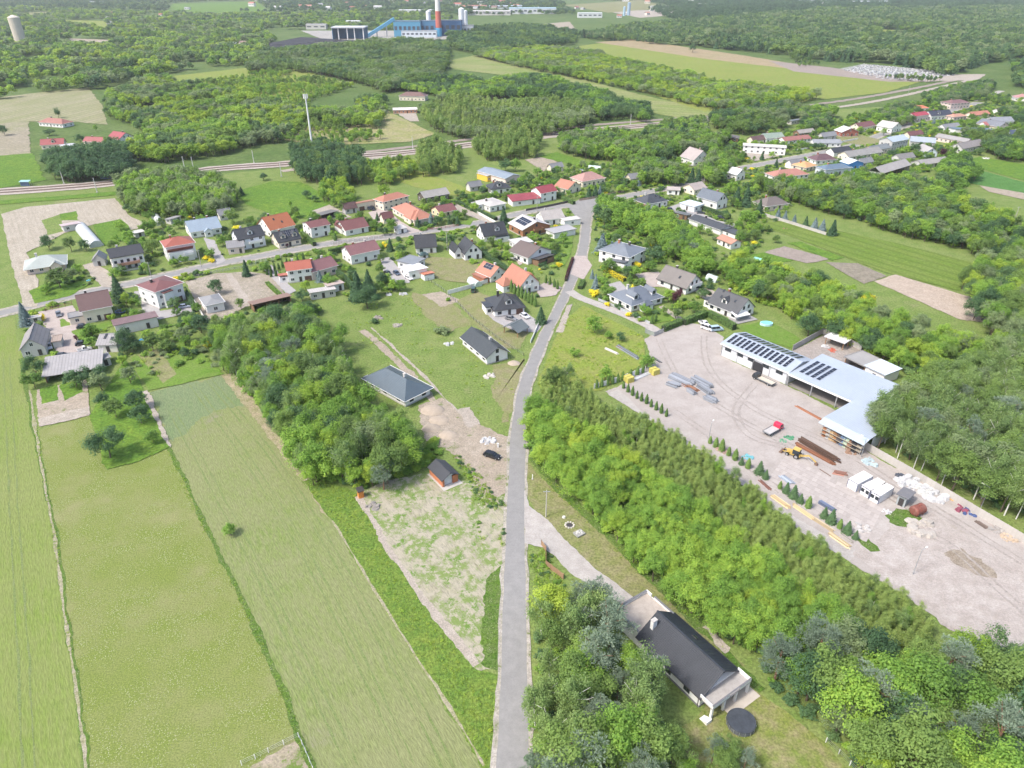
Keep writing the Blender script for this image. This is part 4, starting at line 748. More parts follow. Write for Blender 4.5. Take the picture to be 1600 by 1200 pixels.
H("white metal-roofed workshop with an orange lean-to", (640, 438), (668, 432), 9, 3.0, 'lean', rise=.8, rc=(.62, .63, .65), rk='seam', ext=((5, -4, 9.5, -.02, 2.2, 'lean', .5, (.46, .17, .10), WHITE),), **GR)
H("long low outhouse with a rust-brown roof at the sandy lot", (398, 488), (456, 474), 5, 2.4, 'lean', rise=.7, rc=(.22, .135, .10), rk='seam', wc=WOODW, open_='shed', **GR)
H("small shed with a patched grey roof beside the leafy garden", (487, 469), (525, 463), 5, 2.4, 'lean', rise=.6, rc=(.40, .38, .36), rk='eternit', wc=GREYW, **GR)
H("small shed with a pinkish-grey roof below the row houses", (515, 458), (538, 453), 5, 2.4, 'lean', rise=.6, rc=(.36, .29, .26), rk='plain', wc=WHITE, **GR)
H("little white kiosk with a pale domed roof beside the workshop drive", (622, 366), (636, 363), 4, 2.8, 'hip', rise=1.4, rc=PALE, rk='plain', **{**GR, 'name': 'kiosk', 'cat': 'kiosk'})
H("tiny garden hut with a dark green roof below the charcoal saddle roof", (658, 405), (669, 403), 3, 2.0, 'hip', rise=.8, rc=(.05, .09, .09), **GR)
# --- north of the village road
H("long hall with grey metal roof and yellow side wall", (790, 290), (812, 285), 26, 4.2, ridge='y', rise=1.3, rc=(.22, .26, .30), rk='seam', wc=PINKW, name='workshop', cat='building', win={'f': 3, 'l': 4}, ext=((-2.5, 14, -.02, 24, 3.4, 'flat', .1, PALE, (.62, .42, .06)),), chim=0)
H("white house with a charcoal hipped roof below the yellow hall", (768, 304), (798, 301), 10, 3.3, 'hip', rise=2.6, rc=CHAR, dormer=(.45,), trim='dark')
H("white cube house with a pale grey low roof", (766, 332), (790, 327), 13, 3.4, 'hip', rise=.8, rc=(.38, .36, .34), rk='plain', ext=((-4, 6, -.02, 12, 3.0, 'flat', .1, PALE, WHITE),))
H("white two-storey house with a crimson roof", (845, 317), (869, 312), 9, 5.4, rise=2.4, rc=CRIM, floors=2, win={'f': 2, 'r': 2})
H("long low crimson-roofed wing with plain white wall", (801, 323), (844, 318), 7, 3.0, 'shed', rise=1.4, rc=CRIM, win={'f': 2}, **{**GR, 'name': 'garage', 'cat': 'garage'})
H("cream gabled house with a salmon roof beside the crimson one", (887, 304), (907, 298), 10, 3.2, ridge='y', rise=3.0, rc=SALMON, wc=CREAM, win={'f': 2, 'l': 2})
H("large cream house with dusty pink hipped roof behind three spruces", (910, 293), (945, 287), 12, 3.8, 'hip', rise=3.2, rc=PINKR, wc=CREAM, floors=1)
H("white house with a steep pinkish-grey gable", (1083, 260), (1108, 257), 14, 4.2, ridge='y', rise=5.2, rc=(.36, .31, .29), win={'f': 3, 'l': 3}, floors=1)
H("low cream house with a flat grey roof among garden conifers", (1026, 277), (1055, 273), 9, 4.4, 'flat', rise=.15, rc=(.36, .34, .32), wc=CREAM, floors=1)
H("charcoal hip-roofed house with a brick garden wing near the junction", (1010, 328), (1042, 322), 11, 3.4, 'hip', rise=3.2, rc=(.06, .066, .075), ext=((-9, 0, -.02, 7, 2.4, 'flat', .12, (.30, .15, .11), BRICK),), sky=((.6, .5), (.75, .35)))
H("white flat-roofed garage block with a pale blue roof", (1062, 326), (1084, 332), 8, 3.0, 'flat', rise=.12, rc=(.52, .58, .62), win={'r': 2, 'f': 1}, **{**GR, 'name': 'garage', 'cat': 'garage'})
H("tall white house with a blue-grey saddle roof and paired gable windows", (1119, 328), (1135, 324), 14, 4.6, ridge='y', rise=3.6, rc=(.11, .13, .155), trim='dark', win={'f': 2, 'l': 2})
H("long low white building with a charcoal roof along the hedge", (1076, 350), (1125, 368), 8, 2.9, rise=1.3, rc=(.055, .06, .066), win={'f': 0}, chim=1, floors=1, door=None, name='workshop', cat='building', ext=((20, 1, 30, 7, 2.5, 'flat', .1, (.07, .075, .08), WHITE),))
H("small white shed with a salmon roof at the garden end", (1120, 381), (1141, 390), 6, 2.8, rise=1.2, rc=PEACH, **GR)
H("grey-brown hip-roofed house behind a row of silver spruces", (1196, 331), (1230, 326), 10, 3.2, 'hip', rise=3.0, rc=(.17, .145, .13), wc=PINKW)
H("small pinkish-grey gabled annex beside the blue-grey saddle roof", (1084, 305), (1103, 301), 9, 3.0, rise=2.4, rc=(.36, .31, .28), wc=CREAM, **GR)
H("white flat garage with brown door beside the clipped hedge", (1042, 304), (1061, 305), 7, 2.6, 'flat', rise=.1, rc=(.44, .38, .35), garage=('r', .4, 2.6), **{**GR, 'name': 'garage', 'cat': 'garage'})
H("dark grey timber shed beside the car court", (1054, 341), (1072, 345), 5, 2.4, 'lean', rise=.5, rc=(.12, .13, .13), rk='plain', wc=WOODW, **GR)
# --- right of the main road
H("large white house with two stepped grey-blue hipped roofs", (981, 421), (1008, 407), 15, 5.6, 'hip', ridge='y', rise=2.6, rc=(.16, .18, .205), trim='dark', win={'f': 2, 'l': 3}, ext=((-3.2, 0, -.02, 8, 3.0, 'lean', .8, (.10, .11, .125), WHITE),), chim=2)
H("white house with a plain taupe saddle roof", (1027, 445), (1071, 461), 10, 3.0, rise=4.2, rc=TAUPE, trim='dark', sky=((.62, .4),), win={'f': 3, 'r': 2}, balcony=('r', .5, 2.8, 7, 1.4, TRIM))
H("white villa with a broad blue-grey hip roof and two dormers", (986, 488), (1034, 474), 13, 3.0, 'hip', rise=3.6, rc=(.135, .155, .185), trim='dark', dormer=(.22, .8), win={'f': 4, 'l': 3}, ext=((3.8, -2.6, 8.5, -.02, 2.7, 'hip', 1.2, (.135, .155, .185), WHITE),))
H("white house with charcoal saddle roof, one dormer and a decked terrace", (1106, 483), (1150, 501), 10, 3.0, rise=4.2, rc=(.066, .069, .075), trim='dark', sky=((.2, .85), (.25, .45), (.72, .5)), dormer=(.45,), win={'f': 4, 'r': 2}, ext=((-3, 1, -.02, 7, 2.4, 'lean', .6, (.066, .069, .075), WHITE),))
# --- far right quarter
Q = dict(detail=1)
H("mauve-brown hip-roofed bungalow by the bend of the lane", (1274, 258), (1306, 256), 10, 3.2, 'hip', rise=2.8, rc=(.13, .075, .08), **Q)
H("pale yellow house with an apricot tile roof", (1258, 269), (1275, 265), 11, 3.0, 'hip', rise=2.2, rc=(.55, .32, .15), wc=CREAM, **Q)
H("broad bungalow under a terracotta pink roof beside tall bushes", (1212, 284), (1262, 279), 11, 3.0, 'hip', rise=2.6, rc=(.36, .17, .13), **Q)
H("two-storey grey-blue house with a slate-blue roof", (1288, 276), (1328, 272), 9, 4.4, 'hip', rise=1.8, rc=(.12, .165, .215), wc=(.56, .60, .64), **Q)
H("bright blue-walled shed with a pale metal roof", (1324, 266), (1347, 264), 8, 4.0, ridge='y', rise=1.8, rc=(.55, .62, .70), rk='seam', wc=(.06, .22, .50), **GR)
H("large open hay barn on timber posts with a bleached roof", (1375, 281), (1420, 267), 9, 4.0, rise=2.8, rc=(.30, .285, .275), rk='eternit', wc=GREYW, open_='shed', **{**GR, 'name': 'barn', 'cat': 'barn'})
H("low cream farmhouse with a grey roof beside the lane", (1325, 252), (1377, 244), 9, 3.2, rise=2.4, rc=(.24, .235, .225), wc=CREAM, rk='eternit', **Q)
H("tall grey house with a light metallic roof", (1391, 236), (1416, 231), 10, 6.4, rise=2.2, rc=(.36, .42, .46), wc=(.44, .44, .43), rk='seam', **Q)
H("dark slate-roofed outbuilding joined to the tall grey house", (1362, 243), (1390, 238), 8, 3.4, rise=2, rc=(.15, .17, .18), rk='eternit', wc=PINKW, **GR)
H("grey barn with a broad light-blue sheet roof", (1421, 228), (1459, 231), 15, 3.4, rise=2.2, rc=(.34, .38, .42), rk='seam', wc=GREYW, **{**GR, 'name': 'barn', 'cat': 'barn'})
H("round-shouldered pale blue barn next to dark lilac bushes", (1445, 245), (1463, 245), 14, 3.2, ridge='y', rise=2.6, rc=(.33, .32, .31), wc=(.58, .66, .72), rk='eternit', **{**GR, 'name': 'barn', 'cat': 'barn'})
H("long grey cowshed with many small openings", (1460, 220), (1508, 229), 7, 3.2, rise=1.8, rc=(.25, .24, .235), rk='eternit', wc=PINKW, win={'f': 7}, **{**GR, 'name': 'barn', 'cat': 'barn'})
H("grey-brown gabled farm building at the end of the cowshed", (1502, 240), (1536, 233), 9, 3.4, rise=2.8, rc=(.20, .185, .18), rk='eternit', wc=GREYW, **{**GR, 'name': 'barn', 'cat': 'barn'})
H("long white hall with a flat navy-grey roof", (1491, 212), (1551, 213), 12, 4.0, 'lean', rise=.8, rc=(.095, .135, .175), rk='seam', win={'f': 5}, **{**GR, 'name': 'workshop', 'cat': 'building'})
H("white gabled house with a maroon front roof and long slate wing", (1524, 200), (1559, 206), 12, 4.0, rise=3.0, rc=(.16, .17, .19), wc=PINKW, ext=((3, -4, 11, -.02, 3.4, 'gable_y', 2.6, (.40, .14, .13), WHITE),), **Q)
H("grey-roofed house at the very edge above the navy roof", (1549, 197), (1582, 196), 10, 3.6, rise=2.6, rc=(.22, .23, .25), **Q)
H("small house with a deep navy roof behind garden trees", (1576, 217), (1604, 219), 9, 3.2, rise=2.6, rc=(.05, .07, .12), **Q)
H("plain white gabled house beside the thin spruces", (1392, 208), (1407, 205), 13, 4.0, ridge='y', rise=3.2, rc=(.42, .40, .38), **Q)
H("narrow house with a bright crimson roof", (1428, 191), (1449, 188), 9, 5.0, rise=1.8, rc=(.34, .05, .065), wc=PINKW, **Q)
H("white house with charcoal roof and rounded dormer on the upper lane", (1454, 188), (1486, 186), 10, 3.6, rise=3.4, rc=(.05, .055, .075), dormer=(.4,), **Q)
H("large house with a broad maroon-brown hip roof at the upper lane", (1484, 171), (1513, 169), 12, 5.2, 'hip', rise=2.2, rc=(.19, .105, .10), wc=PINKW, **Q)
H("pale house with a peach roof in front of the broad maroon one", (1489, 189), (1509, 187), 8, 3.4, 'hip', rise=1.6, rc=PEACH, wc=PINKW, **Q)
H("small white house with an orange-red roof and conservatory", (1427, 175), (1450, 174), 8, 3.2, 'hip', rise=1.8, rc=(.50, .17, .09), **Q)
H("brick-red timber chalet with a white half-hipped roof", (1314, 214), (1340, 213), 10, 3.6, ridge='y', rise=2.8, rc=(.62, .61, .60), wc=(.30, .10, .07), **Q)
H("cream house with a maroon saddle roof behind the timber chalet", (1342, 207), (1366, 203), 9, 3.8, rise=2.6, rc=MAROON, wc=CREAM, **Q)
H("low farm building with a long rust-red roof", (1226, 226), (1266, 222), 8, 2.8, rise=1.8, rc=(.28, .12, .10), rk='seam', **GR)
H("low white building with a slate roof at the dry lawn", (1271, 230), (1313, 230), 8, 3.0, rise=1.8, rc=(.24, .255, .275), rk='eternit', **GR)
H("house with a faded green roof above the white row", (1196, 224), (1224, 222), 10, 3.8, rise=2.4, rc=(.22, .27, .22), **Q)
H("long white two-storey block on the stony yard", (1160, 239), (1226, 243), 8, 5.0, 'flat', rise=.15, rc=(.52, .50, .48), win={'f': 7}, floors=2, name='workshop', cat='building', chim=0, detail=0)
H("dark-roofed open barn by the railway trees", (1126, 220), (1152, 222), 9, 3.0, 'hip', rise=1.4, rc=(.13, .12, .115), rk='plain', wc=WOODW, **{**GR, 'name': 'barn', 'cat': 'barn'})
H("small timber shed with a pale gable by the rust-red roof", (1248, 214), (1272, 211), 6, 2.8, rise=1.8, rc=(.25, .23, .21), rk='plain', wc=WOODW, **GR)
H("slate-grey flat shed beside the dense lime tree", (1236, 195), (1260, 191), 5, 2.6, 'lean', rise=.4, rc=(.20, .22, .245), rk='seam', wc=GREYW, **GR)
H("house with a pink tiled roof by the far end of the lane", (1584, 158), (1625, 160), 12, 3.6, 'hip', rise=2.6, rc=(.42, .22, .21), **Q)
H("low sheds with a bleached grey roof behind the hay barn", (1440, 264), (1482, 258), 9, 2.8, rise=1.8, rc=(.25, .24, .23), rk='eternit', wc=GREYW, **GR)
H("small white house between two dark sheds behind the tall spruces", (1150, 283), (1163, 280), 8, 4.0, ridge='y', rise=2.6, rc=(.62, .62, .62), **Q)
# --- hamlet beyond the railway and houses in the woods
H("hamlet house with a faded red hip roof and white porch", (62, 197), (99, 200), 11, 3.4, 'hip', rise=2.8, rc=(.30, .13, .10), **Q)
H("hamlet house with a crimson saddle roof and white dormer", (66, 234), (101, 232), 9, 3.4, rise=3.0, rc=(.28, .065, .065), wc=CREAM, dormer=(.55,), **Q)
H("small crimson-roofed cottage between garden trees in the hamlet", (132, 227), (161, 228), 8, 3.0, rise=2.4, rc=(.28, .065, .065), wc=CREAM, **Q)
H("white gabled hamlet house with a broad crimson roof", (188, 227), (212, 222), 13, 4.2, ridge='y', rise=3.6, rc=(.28, .06, .065), **Q)
H("low white garage with a grey flat roof in the hamlet", (103, 236), (123, 233), 9, 2.8, 'flat', rise=.1, rc=(.46, .46, .48), **{**GR, 'name': 'garage', 'cat': 'garage'})
H("brown hip-roofed house at the edge of the forest clearing", (624, 157), (664, 158), 12, 4.6, 'hip', rise=3.0, rc=(.16, .095, .08), wc=CREAM, **Q)
H("unfinished low house with bare orange walls in the clearing", (615, 178), (652, 177), 12, 3.0, 'flat', rise=.3, rc=(.62, .58, .54), wc=(.48, .24, .14), **Q)
H("house with a dark brown roof half hidden beyond the grove", (732, 138), (772, 139), 11, 3.4, rise=2.4, rc=(.20, .12, .10), wc=GREYW, **Q)
H("white modern block house at the edge of the strip field", (792, 145), (812, 147), 12, 6.0, 'flat', rise=.2, rc=(.60, .58, .56), floors=2, **Q)
for p, w_, rc, wc, lab in (((1176, 226), 8, BROWNR, CREAM, "brown-roofed cottage behind the long white two-storey block"), ((1285, 220), 7, GREYR, GREYW, "grey shed behind the low slate-roofed building"), ((1302, 245), 9, CHAR, WHITE, "charcoal-roofed cottage across the lane from the slate roof"), ((1345, 262), 6, GREYR, GREYW, "grey lean shed beside the bright blue one"), ((1404, 255), 8, (.2, .19, .18), GREYW, "grey barn squeezed behind the hay barn"), ((1420, 218), 7, MAROON, CREAM, "maroon-roofed cottage beyond the tall grey house"), ((1475, 206), 8, GREYR, WHITE, "grey-roofed white cottage above the navy hall"), ((1518, 186), 9, TERRA, CREAM, "terracotta-roofed cottage on the upper lane's bend"), ((1560, 180), 9, BROWNR, WHITE, "brown-roofed cottage near the lane's upper end"), ((1545, 232), 9, GREYR, GREYW, "grey shed right of the cowshed's gable building"), ((1236, 264), 7, GREYR, WHITE, "grey-roofed cottage on the lane above the pink bungalow"), ((985, 287), 7, GREYR, CREAM, "small grey cottage among conifers by the lane"), ((735, 300), 6, GREYR, GREYW, "small grey hut left of the yellow-walled hall"), ((600, 350), 5, MAROON, CREAM, "tiny maroon hut between bungalow and workshop drive"), ((345, 345), 6, GREYR, GREYW, "grey hut behind the blue-roofed bungalow"), ((540, 335), 6, BROWNR, GREYW, "brown hut behind the maroon L-roof"), ((862, 270), 6, GREYR, CREAM, "grey garden hut by the bare sandy garden"), ((1075, 232), 8, GREYR, WHITE, "grey-roofed shed behind the steep pinkish gable")):
    H(lab, p, (p[0] + w_ * 3.0, p[1] - 3), w_ * .8, 3.0, rise=2.2, rc=rc, wc=wc, win={'f': 2, 'r': 1}, **{**GR, 'name': 'cottage' if 'cottage' in lab else 'shed', 'cat': 'house' if 'cottage' in lab else 'shed'})
# ------------------------------------------------------------------ the black-roofed house near the camera
def near_house():
    A, B = (1095, 1089), (1151, 1049); a, b = G(*A, 2.8), G(*B, 2.8); a.z = b.z = 0; O, rz, L = frame(a, b); W = 15.2; h = 3.2; rise = 3.3; o = .5
    t = thing("house", "near white house with a long black metal-tile roof and rear flat garage", 'house', O, rz)
    wm = wallm((.70, .695, .68)); m = MB(); m.box(0, 0, 0, L, W, h); m.extrude([(0, h), (L, h), (L / 2, h + rise)], 'y', .9, W); m.build("wall", [wm], t)
    MB().box(-.06, -.06, 0, L + .06, W + .06, .45).build("plinth", [solid((.20, .20, .21), .8, key="grey_plinth")], t)
    BLK = solid((.042, .047, .056), .45, .16, .35, spec=.25, key="black_metal_tile"); m = MB(); s = rise / (L / 2); n = 18; z0 = h - o * s
    for sg in (0, 1):
        fx = (lambda q: q) if sg == 0 else (lambda q: L - q)
        run = (L / 2 + o)
        for k in range(n):                                   # every course of metal tiles is a step
            q0, q1 = -o + run * k / n, -o + run * (k + 1) / n; za, zb = z0 + (q0 + o) * s, z0 + (q1 + o) * s
            m.extrude([(fx(q0), za), (fx(q1), zb), (fx(q1), zb + .10), (fx(q0), za + .17)], 'y', -.5, W + .5)
        for j in range(42):                                  # pressed ribs down the slope
            y = -.4 + (W + .8) * j / 41; m.beam((fx(-o), y, z0 + .175), (fx(L / 2), y, h + rise + .155), .11, .09)
    m.box(L / 2 - .16, -.52, h + rise + .08, L / 2 + .16, W + .52, h + rise + .22); ro = m.build("roof", [BLK], t)
    sk_ = MB(); sk_.box(-.45, -.6, 0, .45, .6, .12); sk_.cur = 1; sk_.box(-.36, -.5, .12, .36, .5, .13); link("skylight", sk_.mesh("skylight", [DKTRIM, glassy()]), ro, (L * .78, W * .55, h + rise * .44 + .16), (0, math.atan(s), 0))
    c = MB(); zc = h + rise * .55; c.box(-.5, -.35, -.6, .5, .35, 1.8); c.cur = 1; c.box(-.58, -.43, 1.8, .58, .43, 1.92); link("chimney", c.mesh("chimney", [wallm(WHITE), CONC]), ro, (L * .26, W * .94, zc))
    g = MB(); g.box(-o - .16, -.5, z0 - .02, -o - .02, W + .5, z0 + .12); g.tube((-.1, .3, z0), (-.1, .3, .1), .06); g.build("gutter", [DKTRIM], t); g = MB(); g.box(L + o + .02, -.5, z0 - .02, L + o + .16, W + .5, z0 + .12); g.build("gutter", [DKTRIM], t)
    wme = _winmesh(DKTRIM, 'dark'); onwall(t, L, W, 'f', .5, .3, 3.4, 2.2, wme, "window")
    for u in (.25, .75): onwall(t, L, W, 'f', u, h + .1, 1.5, 1.2 if u else 1, wme, "window", -.9)
    for u in (.2, .5, .8): onwall(t, L, W, 'l', u, 1.0, 1.4, 1.3, wme, "window"); onwall(t, L, W, 'r', u, 1.0, 1.4, 1.3, wme, "window")
    # balcony over the garden terrace
    m = MB(); m.box(-.3, -2.9, 2.75, L + .3, .02, 2.95); m.cur = 1; m.box(-.3, -2.9, 2.95, -.1, -.02, 3.75); m.box(-.1, -2.9, 2.95, L * .42, -2.7, 3.75); m.box(L * .72, -2.9, 2.95, L + .1, -2.7, 3.75); m.box(L + .1, -2.9, 2.95, L + .3, -.02, 3.75)
    bo = m.build("balcony", [solid((.33, .31, .29), .8, .2, 1, key="grey_tiles"), wm], t)
    for x in (-.05, L * .33, L * .66, L + .05): link("column", MB().box(-.2, -.2, 0, .2, .2, 2.75).mesh("column", [wm]), bo, (x, -2.65, 0))
    MB().box(-.31, -2.92, 3.75, L + .31, -2.66, 3.81).build("parapet_cap", [solid((.15, .15, .16), .6, key="grey_cap")], bo)
    MB().box(L * .35, -4.6, 0, L + 1.4, -.1, .14).build("terrace", [solid((.40, .36, .31), .9, .15, .8, key="terrace_slab")], t)
    m = MB()
    for k in range(5): m.box(-1.6, -3.2 + k * .32, 0, -.35, -2.88 + k * .32, .17 * (5 - k))
    m.build("garden_steps", [wm], t)
    # flat garage behind
    y0, y1, hh = W + .02, W + 7.4, 2.9; m = MB(); m.box(.2, y0, 0, L - .2, y1, hh); ga = m.build("garage", [wm], t)
    MB().box(.45, y0, hh, L - .45, y1 - .25, hh + .12).build("gravel_roof", [solid((.36, .315, .27), .95, .18, 1.2, key="roof_gravel")], ga)
    m = MB(); m.box(.2, y0 + .7, hh, .44, y1, hh + .75); m.box(L - .44, y0, hh, L - .2, y1 - 2.2, hh + .75); m.box(L - .44, y1 - 1.4, hh, L - .2, y1, hh + .75); m.box(.44, y1 - .24, hh, L - .44, y1, hh + .75); m.build("parapet", [wm], ga)
    m = MB(); m.box(.12, y0 + .7, hh + .75, .52, y1 + .08, hh + .82); m.box(L - .52, y0, hh + .75, L - .12, y1 - 2.2, hh + .82); m.box(.52, y1 - .32, hh + .75, L - .52, y1 + .08, hh + .82); m.build("parapet_cap", [solid((.15, .15, .16), .6, key="grey_cap")], ga)
    p = G(1157, 1132); pt = thing("garden_pool", "round garden pool under a black cover beside the terrace", 'pool', p)
    R_ = [(2.35 * math.cos(i * math.tau / 32), 2.35 * math.sin(i * math.tau / 32)) for i in range(32)]; MB().prism(R_, 0, 1.05).build("pool_side", [solid((.13, .14, .16), .5, .2, 1.5, key="pool_liner")], pt)
    R2 = [(x * 1.03, y * 1.03) for x, y in R_]; MB().prism(R2, 1.05, 1.17, .97).build("pool_cover", [solid((.055, .062, .072), .45, .35, .9, key="pool_cover")], pt)
    for i in range(16): a_ = i * math.tau / 16; link("pool_post", MB().tube((0, 0, 0), (0, 0, 1.06), .05, n=6).mesh("pool_post", [STEEL]), pt, (2.43 * math.cos(a_), 2.43 * math.sin(a_), 0))
near_house()
# ------------------------------------------------------------------ the contractor's hall
def hall():
    a, b = G(1126, 555), G(1228, 601); O, rz, L = frame(a, b); W = 12.5; h = 4.5; rise = 1.5; HR = solid((.34, .385, .45), .4, .10, .12, bands=('X', .5, .04), key="hall_sheet"); wm = solid((.56, .57, .59), .6, .05, .2, bands=('X', .33, .015), key="hall_cladding"); LC = 25.0; DC = 17.0
    t = thing("hall", "long white industrial hall with solar panels and an open machine bay", 'hall', O, rz)
    m = MB(); m.box(0, 0, 0, L, W, h); m.extrude([(0, h), (W, h), (W / 2, h + rise)], 'x', 0, L); m.build("wall", [wm], t)
    m = MB(); roof_mesh(m, 'gable', 'x', L, W, h, rise, .45); m.build("roof", [HR], t)
    MB().box(-.5, -.75, h - .28, L + .4, -.47, h - .06).build("gutter", [TRIM], t)
    sl, sw = math.atan2(rise, W / 2), math.hypot(rise, W / 2)
    for side in (0, 1):
        for i in range(13):
            for j in range(4):
                v = .16 + .76 * (j + .5) / 4; y = v * W / 2 if side == 0 else W - v * W / 2
                link("solar_panel", _pvmesh(), t, (1.2 + i * (L - 2) / 13, y, h + rise * v + .19), (sl if side == 0 else -sl, 0, 0), (1.15, sw * .76 / 4 / 1.6 * .97, 1))
    wme = _winmesh(DKTRIM, 'dark')
    for u in (.10, .29, .46, .68, .88): onwall(t, L, W, 'f', u, 2.5, 2.4, 1.1, wme, "window")
    onwall(t, L, W, 'f', .57, .02, 4.0, 3.2, _doormesh(solid((.03, .03, .035), .6, key="opening_shade"), 'gate'), "gate"); onwall(t, L, W, 'l', .5, .02, 3.2, 3.2, _doormesh(solid((.34, .36, .38), .6, key="grey_gate"), 'ggate'), "gate")  # front gate: panel coloured near-black as the shade inside an open doorway
    for x in np.linspace(.2, L - .2, 5): link("downpipe", MB().tube((0, 0, 0), (0, 0, h - .2), .07, n=6).mesh("downpipe", [STEEL]), t, (x, -.12, 0))
    # open bay
    m = MB(); m.box(L, DC - .25, 0, L + LC, DC, h - .1); m.box(L + LC - .25, 2.5, 0, L + LC, DC - .25, h - .1); m.box(L + .02, W, 0, L + .25, DC - .25, h - .1); by = m.build("bay_wall", [wm], t)
    m = MB(); m.extrude([(-.9, h - .25), (DC + .3, h + .75), (DC + .3, h + .95), (-.9, h - .05)], 'x', L + .46, L + LC + .4); br = m.build("bay_roof", [HR], t)
    MB().box(L + .46, -1.0, h - .55, L + LC + .4, -.9, h - .04).build("fascia", [TRIM], br)
    for i in range(4):
        for j in range(6): link("solar_panel", _pvmesh(), br, (L + 2.6 + i * 1.9, 2.2 + (j + .5) * 1.62, h - .05 + (3.1 + (j + .5) * 1.62) / (DC + 1.2) + .03), (math.atan(1 / (DC + 1.2)), 0, 0), (1.2, 1, 1))
    for x in (L + .6, L + 8.5, L + 16.5, L + LC - .3): link("bay_post", MB().box(-.14, -.14, 0, .14, .14, h - .3).mesh("bay_post", [STEEL]), t, (x, -.4, 0))
    MB().box(L + .3, .2, .01, L + LC - .3, DC - .3, .06).build("bay_floor", [solid((.20, .185, .17), .9, .2, .4, key="oily_floor")], t)
    # store with cantilever racks
    a, b = G(1288, 676), G(1350, 708); O2, r2, L2 = frame(a, b); D2 = 14; h2 = 4.6
    s = thing("storehouse", "open steel storehouse with a pale sheet roof beside the birches", 'shed', O2, r2); wl = MB(); wl.box(0, D2 - .2, 0, L2, D2, h2); wl.box(L2 - .2, 3, 0, L2, D2 - .2, h2); wl.build("wall", [wm], s)
    m = MB(); m.extrude([(-.2, h2), (D2 + .3, h2 + .7), (D2 + .3, h2 + .88), (-.2, h2 + .18)], 'x', -1.0, L2 + .5); m.build("roof", [HR], s)
    m = MB(); m.extrude([(-2.6, h2 - .9), (-.2, h2), (-.2, h2 + .12), (-2.6, h2 - .78)], 'x', -1.0, L2 + .5); m.build("canopy", [solid((.36, .42, .47), .3, .1, .3, key="blue_sheet")], s)
    for x in np.linspace(.2, L2 - .2, 5):
        link("rack_post", MB().box(-.1, -.1, 0, .1, .1, h2 - .5).mesh("rack_post", [STEEL]), s, (x, -1.8, 0))
    for z in (1.1, 2.3): MB().box(0, -2.5, z, L2, -1.2, z + .12).build("rack_shelf", [solid((.33, .29, .23), .8, .2, 1, key="plank_shelf")], s)
    r = np.random.default_rng(3)
    for z in (1.22, 2.42, .0):
        for k in range(9):
            x = .5 + k * (L2 - 2.5) / 9; q = thing("steel_stack" if k % 3 else "crate", f"{['short rusty bar bundle', 'grey profile bundle', 'wooden crate', 'orange pipe bundle', 'dark steel off-cut bundle', 'blue drum crate', 'pale board bundle', 'brown beam bundle', 'black hose bundle'][k]} on the {['ground below the racks', 'lower rack shelf', 'upper rack shelf'][[.0, 1.22, 2.42].index(z)]}", 'stock', O2 + Matrix_rot(r2, (x, -2.3, z)), r2)
            c_ = [(.26, .12, .06), (.34, .35, .36), (.40, .28, .15), (.28, .15, .07), (.09, .08, .08), (.10, .15, .24), (.36, .44, .33), (.24, .14, .09), (.04, .04, .045)][k]
            for u in range(3): link("bar", MB().box(0, u * .32, 0, r.uniform(1.0, 1.7), u * .32 + .28, r.uniform(.25, .7)).mesh("bar", [solid(c_, .7, .2, 2)]), q)
from mathutils import Matrix
def Matrix_rot(a, v): return Matrix.Rotation(a, 3, 'Z') @ Vector(v)
hall()
H("white block with a pale blue sheet roof in the rear compound", (1349, 587), (1378, 601), 7.5, 3.4, 'flat', rise=.05, rc=(.52, .57, .62), **{**GR, 'win': {'f': 1}})
H("grey-roofed open shed in the rear compound", (1318, 571), (1348, 586), 8, 3.0, 'flat', rise=.05, rc=(.30, .29, .28), wc=GREYW, open_='shed', **GR)
H("thin white canopy at the back wall of the compound", (1288, 538), (1316, 548), 4, 2.8, 'flat', rise=.03, rc=(.66, .66, .66), wc=GREYW, open_='posts', **GR)
# concrete slabs of the yard: laid singly
def slabs():
    o = kind(link("slab_pavement", None, None, (0, 0, 0)), 'structure'); A, B, Cc, D = G(1192, 760), G(1228, 712), G(1395, 812), G(1352, 848)
    ux = (B - A); uy = (D - A); nx, ny = 10, 29; r = np.random.default_rng(5)
    ang = math.atan2(ux.y, ux.x); ms = [MB().box(0, 0, 0, 1, 1, .10).mesh("slab", [solid((g, g * .90, g * .83), .9, .10, .5, streak=.25)]) for g in (.33, .355, .375)]
    bed = MB(); bed.add([(*p.xy, .115) for p in (A, B, B + uy, D)], [(0, 1, 2, 3)]); kind(bed.build("slab_bed", [solid((.10, .085, .07), .95, .3, 1, key="slab_joint")], o), 'structure')
    w_, l_ = ux.length / nx, uy.length / ny; sk_ = math.atan2(uy.y, uy.x) - ang
    for j in range(ny):
        for i in range(nx):
            p = A + ux * (i / nx) + uy * (j / ny)
            s = link("slab", ms[int(r.integers(3))], o, (p.x, p.y, .06 + r.uniform(0, .025)), (r.normal(0, .004), r.normal(0, .004), ang + r.normal(0, .006)), (w_ - .15, l_ * math.sin(sk_) - .15, 1))
slabs()
